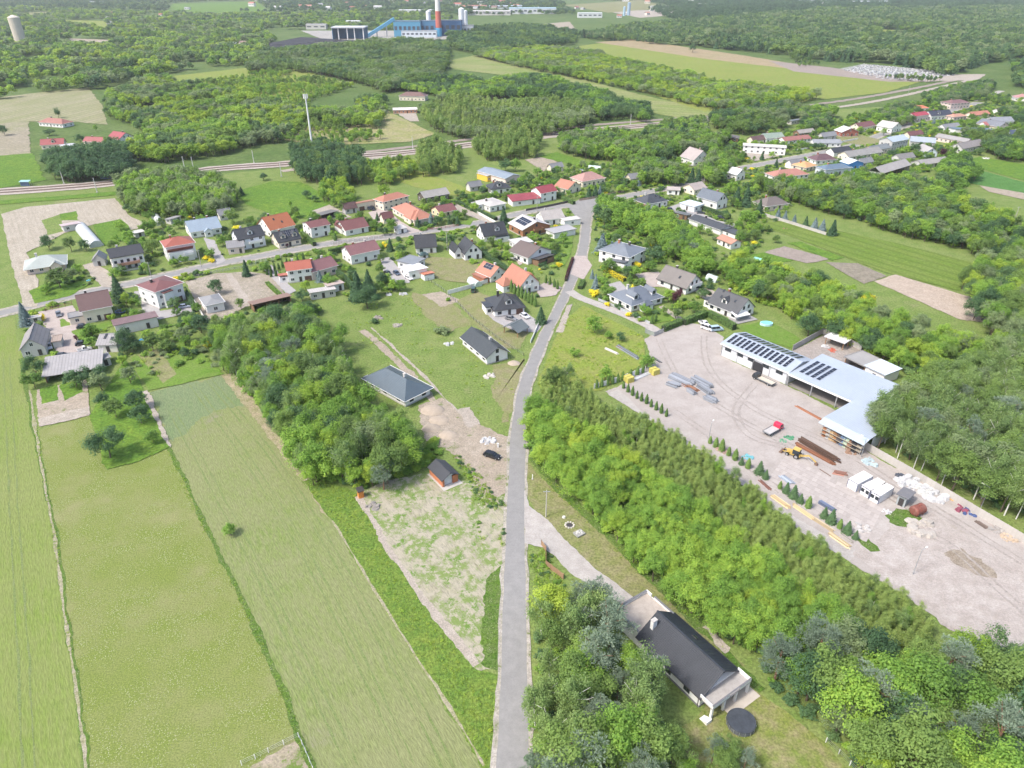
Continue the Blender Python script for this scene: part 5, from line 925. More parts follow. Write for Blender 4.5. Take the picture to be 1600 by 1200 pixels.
# ------------------------------------------------------------------ small builders
PAINTS = {}
def paint(c): return solid(c, .28, .04, .5, spec=.6, key="car_paint")
TYRE = solid((.02, .02, .021), .85, .1, key="tyre_rubber")
def wheel(root, x, y, r_=.33, wd=.22):
    k = ('wheel', r_, wd)
    if k not in MATS:
        m = MB(); m.tube((0, -wd / 2, 0), (0, wd / 2, 0), r_, n=14); m.cur = 1; m.tube((0, -wd / 2 - .01, 0), (0, wd / 2 + .01, 0), r_ * .58, n=10); MATS[k] = m.mesh("wheel", [TYRE, STEEL])
    return link("wheel", MATS[k], root, (x, y, r_))
def car(label, P0, P1, col, typ='car', wd=1.8, ln=None, name='parked_car'):
    """P0 rear, P1 front, photo pixels of the ground under the bumpers"""
    a, b = G(*P0), G(*P1); d = b - a; ln = ln or 4.4; c = (a + b) / 2; c.z = .09; rz = math.atan2(d.y, d.x); t = thing(name, label, 'van' if typ == 'van' else 'car', c, rz)
    L2, w2 = ln / 2, wd / 2; m = MB(); pm = paint(col)
    if typ == 'van': low = [(-L2, .35), (L2 - .05, .35), (L2, .8), (L2 - .25, 1.05), (L2 - 1.3, 1.15), (-L2, 1.15)]; cab = (-L2 + .03, L2 - 1.2, -L2 + .1, L2 - 1.75, 1.95)
    elif typ == 'pickup': low = [(-L2, .4), (L2 - .05, .4), (L2, .75), (L2 - .2, 1.0), (L2 - 1.5, 1.08), (-L2, 1.0)]; cab = (-.6, L2 - 1.25, -.45, L2 - 1.85, 1.7)
    else: low = [(-L2, .45), (-L2 + .1, .3), (L2 - .15, .3), (L2, .55), (L2 - .12, .75), (L2 - 1.25, .92), (-L2 + .1, .95), (-L2, .8)]; cab = (-L2 + .25, L2 - 1.2, -L2 + .75, L2 - 1.95, 1.46)
    n = len(low); vs = [(x, -w2 * (.93 if z > .85 or z < .4 else 1), z) for x, z in low] + [(x, w2 * (.93 if z > .85 or z < .4 else 1), z) for x, z in low]
    m.add(vs, [tuple(range(n)), tuple(range(n, 2 * n))[::-1]] + [(i, n + i, n + (i + 1) % n, (i + 1) % n) for i in range(n)]); m.build("body", [pm], t)
    x0, x1, x2, x3, zt = cab; zb = low[-3][1] if typ == 'car' else 1.05; g = MB(); wb, wt = w2 * .92, w2 * .76
    g.add([(x0, -wb, zb), (x1, -wb, zb), (x1, wb, zb), (x0, wb, zb), (x2, -wt, zt), (x3, -wt, zt), (x3, wt, zt), (x2, wt, zt)], [(3, 2, 1, 0), (4, 5, 6, 7), (0, 1, 5, 4), (1, 2, 6, 5), (2, 3, 7, 6), (3, 0, 4, 7)]); g.build("cabin_glass", [glassy((.02, .025, .03))], t)
    m = MB(); m.box(x2 - .02, -wt - .01, zt, x3 + .02, wt + .01, zt + .05)
    for sx in (-1, 1):
        for q0, q1 in ((x0, x2), (x1, x3), ((x0 + x1) / 2, (x2 + x3) / 2)): m.beam((q0, sx * (wb + .01), zb), (q1, sx * (wt + .01), zt), .09, .05)
    m.build("car_top", [pm], t)
    if typ == 'pickup': m = MB(); m.box(-L2 + .1, -w2 + .15, 1.0, -.75, w2 - .15, 1.04); m.build("load_bed", [solid((.2, .2, .2), .8, key="bed_liner")], t)
    for sx in (-1, 1): link("headlight", _lamp('h'), t, (L2 - .06, sx * w2 * .68, .66)); link("tail_light", _lamp('t'), t, (-L2 + .04, sx * w2 * .72, .75))
    for sx in (-L2 + .8, L2 - .85):
        for sy in (-w2 + .1, w2 - .1): wheel(t, sx, sy)
    return t
def _lamp(k):
    if ('lamp', k) not in MATS: MATS[('lamp', k)] = MB().box(-.06, -.16, -.07, .06, .16, .07).mesh("headlight" if k == 'h' else "tail_light", [solid((.7, .7, .68) if k == 'h' else (.3, .02, .02), .2, .02)])
    return MATS[('lamp', k)]
def truck(label, P0, P1, cabc, bedc, ln=7.0, crew=False):
    a, b = G(*P0), G(*P1); d = b - a; c = (a + b) / 2; rz = math.atan2(d.y, d.x); t = thing("flatbed_truck", label, 'truck', c, rz); L2 = ln / 2; pm = paint(cabc); cl = 1.9
    MB().box(-L2, -.4, .5, L2 - .2, .4, .78).build("chassis", [DKTRIM], t)
    m = MB(); m.extrude([(L2 - cl, .6), (L2, .6), (L2 + .02, 1.2), (L2 - .35, 2.05), (L2 - .6, 2.2), (L2 - cl + .1, 2.2), (L2 - cl, 2.0)], 'y', -1.02, 1.02); cb = m.build("cab", [pm], t)
    m = MB(); m.add([(L2 + .03, -.92, 1.25), (L2 + .03, .92, 1.25), (L2 - .31, .86, 2.0), (L2 - .31, -.86, 2.0)], [(0, 1, 2, 3)]); m.box(L2 - cl + .3, -1.035, 1.25, L2 - .5, -1.02, 1.95); m.box(L2 - cl + .3, 1.02, 1.25, L2 - .5, 1.035, 1.95); m.build("windscreen", [glassy()], cb)
    m = MB(); m.box(-L2 - .15, -1.15, .95, L2 - cl - .12, 1.15, 1.08); m.build("load_bed", [solid(bedc, .8, .12, .7, key="bed_boards")], t)
    m = MB(); m.box(-L2 - .2, -1.2, .9, L2 - cl - .1, -1.15, 1.25); m.box(-L2 - .2, 1.15, .9, L2 - cl - .1, 1.2, 1.25); m.box(-L2 - .2, -1.15, .9, -L2 - .15, 1.15, 1.25); m.build("side_board", [solid((.16, .17, .18), .6, key="side_board")], t)
    for sx in (-L2 + 1.2, L2 - 1.0):
        for sy in (-.92, .92): wheel(t, sx, sy, .42, .28)
    return t
def fence(label, px, name='fence', step=2.4, ht=1.4, th=.06, m=None, pm=None, mesh_like=False, posts=True, gaps=(), rail=False):
    """a run of posts with a panel between each pair"""
    pts = [G(*p) for p in px]; t = thing(name, label, 'wall' if name == 'wall' else 'fence', pts[0]); m = m or CONC; pm = pm or m; k = 0
    for a, b in zip(pts, pts[1:]):
        L = (b - a).length; n = max(1, round(L / step)); rz = math.atan2((b - a).y, (b - a).x); w_ = L / n
        key = ('panel', m.name, round(w_, 2), ht, rail)
        if key not in MATS:
            q = MB()
            if rail:
                for z in (ht * .3, ht * .6, ht * .92): q.box(.06, -th / 2, z, w_ - .06, th / 2, z + .09)
            else: q.box(.06, -th / 2, .03, w_ - .06, th / 2, ht)
            MATS[key] = q.mesh("panel", [m]); MATS[key + ('p',)] = MB().box(-.07, -.07, 0, .07, .07, ht + .12).mesh("post", [pm])
        for i in range(n):
            p = a + (b - a) * (i / n) - pts[0]
            if k not in gaps: link("panel", MATS[key], t, p, (0, 0, rz))
            if posts: link("post", MATS[key + ('p',)], t, p, (0, 0, rz))
            k += 1
    if posts: link("post", MATS[key + ('p',)], t, pts[-1] - pts[0], (0, 0, rz))
    return t
def wire_fence(label, px, ht=1.3, step=2.6, pm=None):
    """posts with three strands of wire"""
    pts = [G(*p) for p in px]; t = thing("wire_fence", label, 'fence', pts[0]); pm = pm or WOODT; k = ('wp', pm.name, ht)
    if k not in MATS: MATS[k] = MB().box(-.05, -.05, 0, .05, .05, ht).mesh("post", [pm])
    m = MB()
    for a, b in zip(pts, pts[1:]):
        L = (b - a).length; n = max(1, round(L / step))
        for i in range(n + 1): link("post", MATS[k], t, a + (b - a) * (i / n) - pts[0])
        for z in (ht * .35, ht * .65, ht * .95): m.beam(a - pts[0] + Vector((0, 0, z)), b - pts[0] + Vector((0, 0, z)), .025, .025)
    m.build("wire", [STEEL], t); return t
def hedge(label, px, wd=1.2, ht=1.6, leaf='thuja', name='hedge', z=0):
    pts = [G(*p) for p in px]; O = pts[0]; t = thing(name, label, 'hedge', O); r = np.random.default_rng(len(label)); V = []
    core = MB()
    for a, b in zip(pts, pts[1:]):
        d = (b - a); L = d.length; u = d / L; s = Vector((-u.y, u.x, 0)); n = int(L * (wd + 2 * ht) * 26)
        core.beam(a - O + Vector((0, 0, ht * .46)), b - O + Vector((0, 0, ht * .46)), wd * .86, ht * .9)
        q = r.random((n, 3)); f = r.random(n) * (wd + 2 * ht); side = np.where(f < wd, 0, np.where(f < wd + ht, 1, 2))
        lat = np.where(side == 0, (q[:, 0] - .5) * wd, np.where(side == 1, -wd / 2, wd / 2)) + r.normal(0, .05, n); zz = np.where(side == 0, ht, q[:, 1] * ht) + r.normal(0, .06, n); al = q[:, 2] * L
        c = np.array([a.x - O.x, a.y - O.y, 0]) + al[:, None] * np.array(u) + lat[:, None] * np.array(s); c[:, 2] = np.maximum(zz, .03)
        nr = np.where(side[:, None] == 0, np.array([0, 0, 1.0]), np.where(side[:, None] == 1, -np.array(s), np.array(s))) + _unit(n, r) * .6; nr /= np.linalg.norm(nr, axis=1, keepdims=True)
        V.append(_leaves(c, nr, .17, r))
    v = np.vstack(V); n = len(v) // 4; o = link("foliage", mesh("foliage", v.tolist(), np.arange(4 * n).reshape(n, 4).tolist(), LEAF[leaf]), t); o["tint"] = .5
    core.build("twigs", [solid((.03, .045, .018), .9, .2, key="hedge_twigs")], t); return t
def plank_pile(label, p, q, wd, col, n=8, ht=.35, name='timber_stack', piece='plank', layers=2, jit=.25, cat='stack'):
    """long pieces lying side by side from pixel p to q"""
    a, b = G(*p), G(*q); O, rz, L = frame(a, b); t = thing(name, label, cat, O, rz); r = np.random.default_rng(len(label) + int(p[0])); w_ = wd / n; ms = [MB().box(0, 0, 0, 1, 1, 1).mesh(piece, [solid(tuple(c * k for c in col), .8, .2, 1.2)]) for k in (.75, 1, 1.2)]
    for l in range(layers):
        for i in range(n if l == 0 else max(1, n - 2)):
            link(piece, ms[int(r.integers(3))], t, (r.normal(0, jit), -wd / 2 + (i + l * .9) * w_, l * ht / layers), (0, 0, r.normal(0, .012)), (L * r.uniform(.82, 1), w_ * r.uniform(.75, .93), ht / layers * .95))
    return t
def lamp_post(label, p, ht=8, name='lamp_post', arm=1.2, rz=0.0):
    t = thing(name, label, 'lamp post', G(*p), rz); MB().tube((0, 0, 0), (0, 0, ht), .09, .05).build("pole", [STEEL], t)
    if arm: MB().tube((0, 0, ht - .1), (arm, 0, ht + .15), .04).build("arm", [STEEL], t); MB().box(arm - .1, -.14, ht + .08, arm + .5, .14, ht + .22).build("lamp_head", [TRIM], t)
    return t
def wood_pole(label, p, ht=8):
    t = thing("utility_pole", label, 'pole', G(*p)); MB().tube((0, 0, 0), (0, 0, ht), .14, .10).build("pole", [solid((.40, .38, .35), .9, .15, key="pole_concrete")], t); MB().box(-.8, -.06, ht - .5, .8, .06, ht - .38).build("crossarm", [STEEL], t)
    return t
def blob(label, p, size, col, name, cat, seed=0, n=9, flat=.55):
    n = int(n * 2)
    """heap: lumpy solid pieces on the ground"""
    t = thing(name, label, cat, G(*p)); r = np.random.default_rng(seed + int(p[0])); m = solid(col, .9, .2, 1.5)
    for i in range(n):
        q = MB(); k = 7; rr = size * r.uniform(.07, .24); ring = [(rr * r.uniform(.7, 1.1) * math.cos(j * math.tau / k), rr * r.uniform(.7, 1.1) * math.sin(j * math.tau / k)) for j in range(k)]; q.prism(ring, 0, rr * flat * r.uniform(.8, 1.6), r.uniform(.5, .85))
        a = r.uniform(0, 6.28); d = size * .5 * math.sqrt(r.random()); link("lump", q.mesh("lump", [m]), t, (math.cos(a) * d, math.sin(a) * d, 0))
    return t
# ------------------------------------------------------------------ yard things
car("white pickup parked tail to the clipped hedge", (1092, 503), (1108, 514), (.70, .70, .69), 'pickup', 1.9, 5.0); car("white estate car beside the pickup at the hedge", (1098, 513), (1112, 518), (.72, .71, .70), 'van', 1.8, 4.6); car("pale blue van parked at the end of the clipped hedge", (1110, 518), (1128, 516), (.36, .47, .56), 'van', 1.9, 4.8)
truck("dark-cabbed flatbed truck parked along the hall front", (1207, 604), (1178, 590), (.03, .032, .036), (.50, .44, .36), 7.2); truck("red-cabbed flatbed truck standing open on the yard", (1195, 682), (1220, 668), (.50, .02, .06), (.40, .385, .37), 6.4)
def backhoe():
    a, b = G(1262, 722), G(1216, 703); d = b - a; rz = math.atan2(d.y, d.x); c = a.lerp(b, .45); t = thing("backhoe_loader", "yellow backhoe loader with raised bucket at the slab edge", 'digger', c, rz); Y = solid((.52, .36, .10), .5, .15, 1, key="yellow_paint")
    m = MB(); m.box(-1.6, -.55, .6, 2.1, .55, 1.15); m.extrude([(.5, 1.15), (2.1, 1.15), (2.1, 1.55), (.5, 1.7)], 'y', -.45, .45); m.build("chassis", [Y], t)
    m = MB(); m.box(-1.1, -.7, 1.15, .45, .7, 2.5); m.build("cab_glass", [glassy()], t); MB().box(-1.2, -.8, 2.5, .55, .8, 2.66).build("cab_canopy", [Y], t)
    m = MB()
    for x in (-1.15, .45):
        for y in (-.72, .72): m.box(x - .05, y - .05, 1.1, x + .05, y + .05, 2.5)
    m.build("cab_pillar", [DKTRIM], t)
    m = MB(); m.beam((1.2, -.7, 1.3), (3.1, -.7, .8), .14, .2); m.beam((1.2, .7, 1.3), (3.1, .7, .8), .14, .2); m.build("loader_arm", [Y], t)
    m = MB(); m.extrude([(3.0, .15), (3.9, .15), (3.75, .3), (3.2, .4), (3.15, 1.0), (3.0, 1.05)], 'y', -1.15, 1.15); m.build("bucket", [solid((.16, .10, .07), .7, key="worn_steel")], t)
    m = MB(); m.beam((-1.6, 0, 1.0), (-3.6, 0, 2.0), .3, .4); m.beam((-3.6, 0, 2.0), (-5.6, 0, .9), .24, .3); m.build("digger_arm", [Y], t); m = MB(); m.extrude([(-5.5, .9), (-6.1, .7), (-6.2, .15), (-5.6, .1), (-5.3, .5)], 'y', -.35, .35); m.build("digger_bucket", [solid((.16, .10, .07), .7, key="worn_steel")], t)
    for y in (-.85, .85): wheel(t, -.7, y, .72, .42); wheel(t, 1.7, y, .5, .34)
backhoe()
def container(label, A, B, D=6.0, h=2.6, win=2, rust=False, name='site_container'):
    a, b = G(*A), G(*B); O, rz, L = frame(a, b); t = thing(name, label, 'container', O, rz); NAVY = solid((.035, .05, .13), .5, key="navy_frame")
    MB().box(.04, .04, .12, L - .04, D - .04, h - .1).build("wall", [solid((.72, .73, .75), .5, .04, .6, bands=('X', .25, .02), streak=.15, key="container_panel")], t)
    m = MB()
    for x in (0, L - .12):
        for y in (0, D - .12): m.box(x, y, 0, x + .12, y + .12, h)
    for y in (0, D - .12): m.box(.12, y, h - .14, L - .12, y + .12, h); m.box(.12, y, 0, L - .12, y + .12, .14)
    m.build("frame", [NAVY], t)
    MB().box(.0, .0, h, L, D, h + .07).build("roof", [solid((.66, .64, .61), .7, .12, .7, streak=.9 if rust else .1, key="container_roof")], t)
    for i in range(win): onwall(t, L, D, 'f', (i + .5) / win, 1.15, .8, .9, _winmesh(DKTRIM, 'dark'), "window")
    return t
container("plain white container standing a little apart from the pair", (1322, 761), (1337, 770), win=0); container("white site cabin between two others with two small windows", (1342, 771), (1356, 780), rust=True); container("white site cabin with rust-streaked roof nearest the grey hut", (1357, 781), (1371, 789), rust=True)
H("small grey hut with a slate roof next to the rusty tank", (1399, 788), (1412, 794), 4, 2.6, 'lean', rise=.4, rc=(.15, .15, .16), wc=(.33, .36, .37), win={'f': 1}, rk='plain', **{**GR, 'name': 'hut', 'cat': 'hut'})
def tank():
    p = G(1432, 803); t = thing("storage_tank", "rust-red steel tank lying beside the grey hut", 'tank', p, R(25)); RU = solid((.22, .075, .055), .7, .2, 1, streak=.3, key="rusty_steel"); m = MB(); m.tube((-1.4, 0, 1.35), (1.4, 0, 1.35), 1.25, n=22); m.tube((-1.7, 0, 1.35), (-1.4, 0, 1.35), .8, 1.25, 22); m.tube((1.4, 0, 1.35), (1.7, 0, 1.35), 1.25, .8, 22); m.build("shell", [RU], t, smooth=False)
    for x in (-1, 1): link("saddle", MB().box(-.15, -.9, 0, .15, .9, .5).mesh("saddle", [RU]), t, (x, 0, 0))
    MB().tube((0, 0, 2.55), (0, 0, 2.85), .3, n=12).build("manhole", [RU], t)
tank()
RUSTC = (.20, .085, .045); GREYC = (.235, .25, .275); TIM = (.55, .42, .24)
for lab, p, q, wd, col, n, ht, nm, pc, lay in (
    ("longest dark rusty beam stack behind the digger", (1250, 688), (1312, 724), 2.2, (.11, .065, .045), 7, .8, 'steel_stack', 'beam', 3), ("orange-brown rusty pipe stack beside the dark beams", (1244, 694), (1305, 728), 1.6, RUSTC, 6, .6, 'steel_stack', 'pipe', 2), ("short rusty sheet stack at the far end of the beams", (1302, 738), (1322, 742), 2.2, (.30, .15, .11), 4, .5, 'steel_stack', 'sheet', 2), ("two rusty girders lying in front of the open bay", (1244, 635), (1290, 660), .9, (.30, .13, .07), 3, .35, 'steel_stack', 'girder', 1), ("grey pipe bundle right behind the digger arm", (1258, 712), (1274, 726), 1.2, (.42, .40, .39), 4, .5, 'steel_stack', 'pipe', 2), ("thin rusty rail on the slabs", (1278, 732), (1297, 744), .3, (.12, .07, .05), 1, .2, 'steel_stack', 'rail', 1),
    ("galvanised scaffold frames in the middle of the yard, back row", (1048, 588), (1082, 604), 4.0, GREYC, 12, .95, 'scaffold_stack', 'frame', 3), ("galvanised scaffold frames in the middle of the yard, far end", (1082, 592), (1112, 608), 3.4, GREYC, 11, .95, 'scaffold_stack', 'frame', 3), ("galvanised scaffold frames in the middle of the yard, front row", (1043, 600), (1060, 606), 2.4, GREYC, 9, .95, 'scaffold_stack', 'frame', 3), ("rusty frames lying across the scaffold stacks", (1068, 600), (1092, 614), 2.4, (.24, .12, .07), 5, .6, 'scaffold_stack', 'frame', 2), ("galvanised scaffold frames at the near tip of the stacks", (1102, 622), (1120, 630), 2.6, GREYC, 11, .95, 'scaffold_stack', 'frame', 3), ("small grey frame bundle left of the rusty frames", (1074, 610), (1086, 618), 1.6, GREYC, 9, .95, 'scaffold_stack', 'frame', 3), ("galvanised scaffold frames behind the rusty ones", (1092, 604), (1112, 618), 2.6, GREYC, 10, .95, 'scaffold_stack', 'frame', 3),
    ("pale timber boards laid along the yard hedge, upper pile", (1208, 776), (1236, 796), 1.6, TIM, 6, .5, 'timber_stack', 'board', 2), ("pale timber boards laid along the yard hedge, long middle pile", (1240, 790), (1272, 812), 1.4, TIM, 5, .5, 'timber_stack', 'board', 2), ("pale timber boards laid along the yard hedge, third pile", (1270, 810), (1304, 832), 1.4, (.50, .40, .25), 5, .4, 'timber_stack', 'board', 2), ("pale timber boards at the open end of the yard hedge", (1296, 834), (1328, 857), 1.5, (.58, .46, .28), 6, .5, 'timber_stack', 'board', 2), ("grey weathered boards beside the last timber pile", (1314, 836), (1334, 850), .9, (.30, .27, .24), 4, .4, 'timber_stack', 'board', 1), ("brown scrap boards at the upper timber pile", (1188, 752), (1206, 768), .9, (.17, .08, .06), 3, .3, 'timber_stack', 'board', 1),
    ("blue steel racks leaning low by the yard hedge", (1280, 785), (1305, 800), 1.6, (.13, .16, .24), 6, .7, 'steel_stack', 'rack_bar', 2), ("pale blue scaffold tubes near the hedge conifers", (1222, 745), (1240, 758), 2.0, (.32, .36, .42), 7, .5, 'steel_stack', 'tube', 2), ("orange planks stacked along the concrete wall", (1478, 776), (1494, 783), 1.4, (.52, .30, .10), 5, .8, 'timber_stack', 'plank', 2), ("dark grey long planks by the white panel fence", (966, 542), (1000, 563), 2.0, (.18, .20, .215), 4, .8, 'timber_stack', 'plank', 2), ("rusty-ended plank stack beside the dark grey planks", (964, 542), (978, 550), 1.2, (.32, .19, .14), 3, .7, 'timber_stack', 'plank', 2), ("short pale plank stack alone on the wild plot", (946, 545), (966, 554), 1.4, (.42, .40, .38), 4, .5, 'timber_stack', 'plank', 2), ("silver pipes lying behind the white panels", (990, 594), (1022, 580), 1.4, (.46, .47, .48), 6, .4, 'steel_stack', 'pipe', 1), ("dark beam lying by the yellow sacks", (1018, 558), (1034, 568), .8, (.10, .10, .11), 2, .4, 'steel_stack', 'beam', 1), ("brown long sheets beside the concrete wall's far end", (1525, 815), (1545, 828), 1.2, (.16, .12, .10), 4, .3, 'steel_stack', 'sheet', 1),
): plank_pile(lab, p, q, wd, col, n, ht, nm, pc, lay)
for lab, p, sz, col, nm, cat in (("white foam scrap heap along the concrete wall, largest part", (1420, 756), 5.5, (.50, .50, .48), 'scrap_heap', 'scrap'), ("white foam scrap heap nearer the orange planks", (1458, 775), 6, (.46, .50, .50), 'scrap_heap', 'scrap'), ("pale insulation heap beside the larger white scrap", (1436, 765), 5, (.48, .46, .42), 'scrap_heap', 'scrap'), ("black mounds of tarpaulin by the concrete wall", (1408, 745), 3, (.06, .07, .09), 'scrap_heap', 'scrap'), ("blue and silver scrap pile under the store corner", (1358, 722), 4, (.34, .42, .52), 'scrap_heap', 'scrap'), ("grey rubble pile by the last conifer of the yard hedge", (1345, 826), 3.4, (.40, .38, .36), 'rubble_heap', 'rubble'), ("red and blue cloth heap along the concrete wall", (1504, 796), 3.2, (.22, .06, .09), 'scrap_heap', 'scrap'), ("blue tarpaulin heap next to the red one", (1514, 802), 3, (.06, .09, .2), 'scrap_heap', 'scrap'), ("grey stones along the far end of the concrete wall", (1556, 828), 3.4, (.30, .28, .26), 'rubble_heap', 'rubble'), ("tan stone blocks at the right end of the wall", (1576, 842), 3.2, (.42, .33, .24), 'rubble_heap', 'rubble'), ("pale rubble scattered beyond the rusty tank", (1440, 826), 6, (.36, .33, .295), 'rubble_heap', 'rubble'), ("brown machine scrap below the rack store", (1330, 706), 3.4, (.24, .15, .10), 'scrap_heap', 'scrap'), ("teal tarpaulin over goods by the hedge conifers", (1168, 716), 3, (.14, .36, .40), 'covered_pile', 'pile'), ("green machine parts at the head of the rusty pipes", (1233, 684), 2.6, (.08, .24, .13), 'scrap_heap', 'scrap'), ("small green drum cluster by the digger's bucket", (1224, 690), 1.8, (.10, .28, .16), 'scrap_heap', 'scrap'), ("white sacks behind the concrete hut pair", (1385, 800), 2, (.5, .5, .5), 'scrap_heap', 'scrap'), ("tangled brown wire heap at the hedge gap", (1128, 704), 3.2, (.33, .24, .2), 'scrap_heap', 'scrap'), ("red loader parts behind the hall", (1300, 548), 2.6, (.40, .10, .06), 'scrap_heap', 'scrap'), ("white tank shell in the rear compound", (1290, 542), 2.6, (.62, .62, .62), 'scrap_heap', 'scrap'), ("dark red machine under the grey compound shed", (1322, 570), 2.2, (.26, .06, .06), 'scrap_heap', 'scrap'), ("white stone rubble by the black car", (763, 690), 3.6, (.60, .58, .55), 'rubble_heap', 'rubble'), ("white debris left of the charcoal bungalow", (702, 537), 3, (.60, .59, .57), 'rubble_heap', 'rubble'), ("grey brush pile on the open meadow, upper", (590, 497), 3.6, (.26, .23, .20), 'brush_pile', 'brush pile'), ("grey brush pile on the open meadow, lower", (620, 508), 3.2, (.28, .26, .22), 'brush_pile', 'brush pile'), ("stone heap on the grass below the charcoal bungalow", (766, 588), 3.4, (.44, .41, .37), 'rubble_heap', 'rubble'), ("white bags by the slate-blue bungalow's back", (573, 590), 2.4, (.58, .57, .55), 'rubble_heap', 'rubble'), ("white building rubble behind the white workshop, first", (608, 460), 2.6, (.58, .56, .53), 'rubble_heap', 'rubble'), ("white building rubble behind the white workshop, second", (630, 460), 3.0, (.58, .56, .53), 'rubble_heap', 'rubble'), ("grey earth ring by the orange privy", (583, 792), 3.2, (.24, .22, .20), 'earth_mound', 'mound')): blob(lab, p, sz, tuple(min(c, .44) for c in col), nm, cat, n=11)
YS = solid((.46, .41, .10), .7, .12, 1, key="yellow_sack")
for lab, p, rz in (("yellow wrapped pallet at the outer end of the white panels", (982, 596), .5), ("yellow wrapped pallet at the inner end of the white panels", (1022, 584), .5)):
    t = thing("wrapped_pallet", lab, 'pallet', G(*p), rz); MB().box(-1.3, -1.3, 0, 1.3, 1.3, .15).build("pallet", [WOODT], t)
    for sx in (-.65, .65):
        for sy in (-.65, .65): link("sack_stack", MB().prism([(-.6, -.6), (.6, -.6), (.6, .6), (-.6, .6)], .15, 1.9, .94).mesh("sack_stack", [YS]), t, (sx, sy, 0))
WP = solid((.70, .69, .66), .8, .06, .8, streak=.15, key="white_concrete")
fence("long grey concrete panel wall between yard and birches", [(1347, 700), (1420, 742), (1500, 790), (1600, 850), (1700, 912)], 'wall', 2.2, 2.3, .12, solid((.40, .375, .345), .9, .12, .6, streak=.2, key="panel_concrete"))
fence("white spaced panel fence with thujas at the plantation corner", [(928, 608), (950, 602), (980, 592), (1008, 581)], 'fence', 1.7, 1.9, .1, WP, gaps=(1, 3, 5, 7, 9, 11, 13, 15))
fence("grey compound wall behind the solar hall", [(1238, 548), (1284, 522), (1300, 526), (1345, 548)], 'wall', 3, 2.2, .15, solid((.36, .34, .32), .9, .12, .5, key="compound_wall"))
fence("grey double-panel gate at the yard entrance", [(1008, 520), (1022, 526), (1036, 520)], 'gate', 3, 1.7, .06, STEEL)
for i, (x, y) in enumerate([(932, 607), (940, 605), (949, 602), (957, 600), (965, 597), (973, 594), (985, 590), (996, 586), (1004, 583)]):
    t = thing("thuja", f"thuja between the white fence panels, {['first', 'second', 'third', 'fourth', 'fifth', 'sixth', 'seventh', 'eighth', 'ninth'][i]} from the plantation", 'tree', G(x, y), i, "thujas at the white panel fence"); t.scale = (3.2,) * 3; cm, tm = proto('thuja', i % 3, 1); link("trunk", tm, t); link("crown", cm, t)["tint"] = .6
row = [(974, 607), (981, 613), (988, 618), (995, 623), (1002, 627), (1010, 631), (1017, 636), (1025, 641), (1033, 646), (1041, 651)]
for i, (x, y) in enumerate(row):
    t = thing("thuja", f"pointed conifer in the upper yard row, number {['one', 'two', 'three', 'four', 'five', 'six', 'seven', 'eight', 'nine', 'ten'][i]} from the yellow pallet", 'tree', G(x, y), i, "conifers of the upper yard row"); t.scale = (2.8 + .3 * (i % 3),) * 3; cm, tm = proto('thuja', i % 3, 1); link("trunk", tm, t); link("crown", cm, t)["tint"] = .45
row = [(1109, 693), (1118, 699), (1127, 705), (1138, 712), (1148, 719), (1158, 726), (1168, 732), (1186, 740), (1196, 748), (1207, 756), (1218, 764), (1228, 770), (1239, 778), (1250, 786), (1262, 794), (1274, 802), (1287, 809), (1298, 817), (1311, 826), (1323, 833), (1336, 842)]
ORD = "first second third fourth fifth sixth seventh eighth ninth tenth eleventh twelfth thirteenth fourteenth fifteenth sixteenth seventeenth eighteenth nineteenth twentieth last".split()
for i, (x, y) in enumerate(row):
    if i in (9, 15): continue
    t = thing("spruce_tree", f"small conifer of the lower yard row, {ORD[i if i < 9 else i - 1 if i < 15 else i - 2 if i < 20 else 20]} counting from the lamp post", 'tree', G(x, y), i, "conifers of the lower yard row"); q_ = 2.5 + 1.5 * ((i * 7) % 5) / 4; t.scale = (q_ * 1.25, q_ * 1.25, q_); cm, tm = proto('thuja' if i < 5 or i % 4 == 2 else 'spruce', i % 3, 1); link("trunk", tm, t); link("crown", cm, t)["tint"] = .9
lamp_post("lamp post at the head of the lower yard conifers", (1107, 690), 6, rz=1); lamp_post("lamp post alone on the gravelled end of the yard", (1426, 898), 7, rz=.5); lamp_post("lamp post against the concrete wall by the cloth heap", (1531, 797), 7, rz=2.4); lamp_post("lamp post by the rack store corner", (1345, 715), 6, rz=2)
wood_pole("ivy-clad pole on the verge by the gravel driveway", (853, 808), 8)
# ------------------------------------------------------------------ near the road
car("black saloon car parked on sandy rubble beside the road", (758, 711), (780, 718), (.016, .017, .02), 'car', 1.85, 4.7)
def brick_hut():
    a, b = G(692, 762), G(716, 752); O, rz, L = frame(a, b); W = 6.6; h = 2.3; t = thing("brick_hut", "small orange brick hut with black roof on the sown plot", 'hut', O, rz); m = MB(); bm_ = solid((.44, .17, .085), .9, .15, 1.2, bands=('Z', .24, .02), key="hollow_brick")
    m.box(0, 0, 0, .25, W, h); m.box(L - .25, 0, 0, L, W, h); m.box(.25, W - .25, 0, L - .25, W, h); m.box(.25, 0, 0, L * .12, .25, h); m.box(L * .66, 0, 0, L - .25, .25, h); m.build("wall", [bm_], t)
    m = MB(); m.extrude([(.25, h), (L - .25, h), (L / 2, h + 1.2)], 'y', .5, .62); m.box(L * .12, .5, 0, L * .66, .6, h); m.build("gable_board", [solid((.62, .62, .64), .8, key="white_sheet")], t); MB().box(-.5, -1.4, 0, L + .5, W + .3, .1).build("base_slab", [CONC], t)
    m = MB(); roof_mesh(m, 'gable', 'y', L, W, h, 1.3, .35); m.build("roof", [solid((.042, .045, .052), .6, .1, .6, key="felt")], t)
brick_hut()
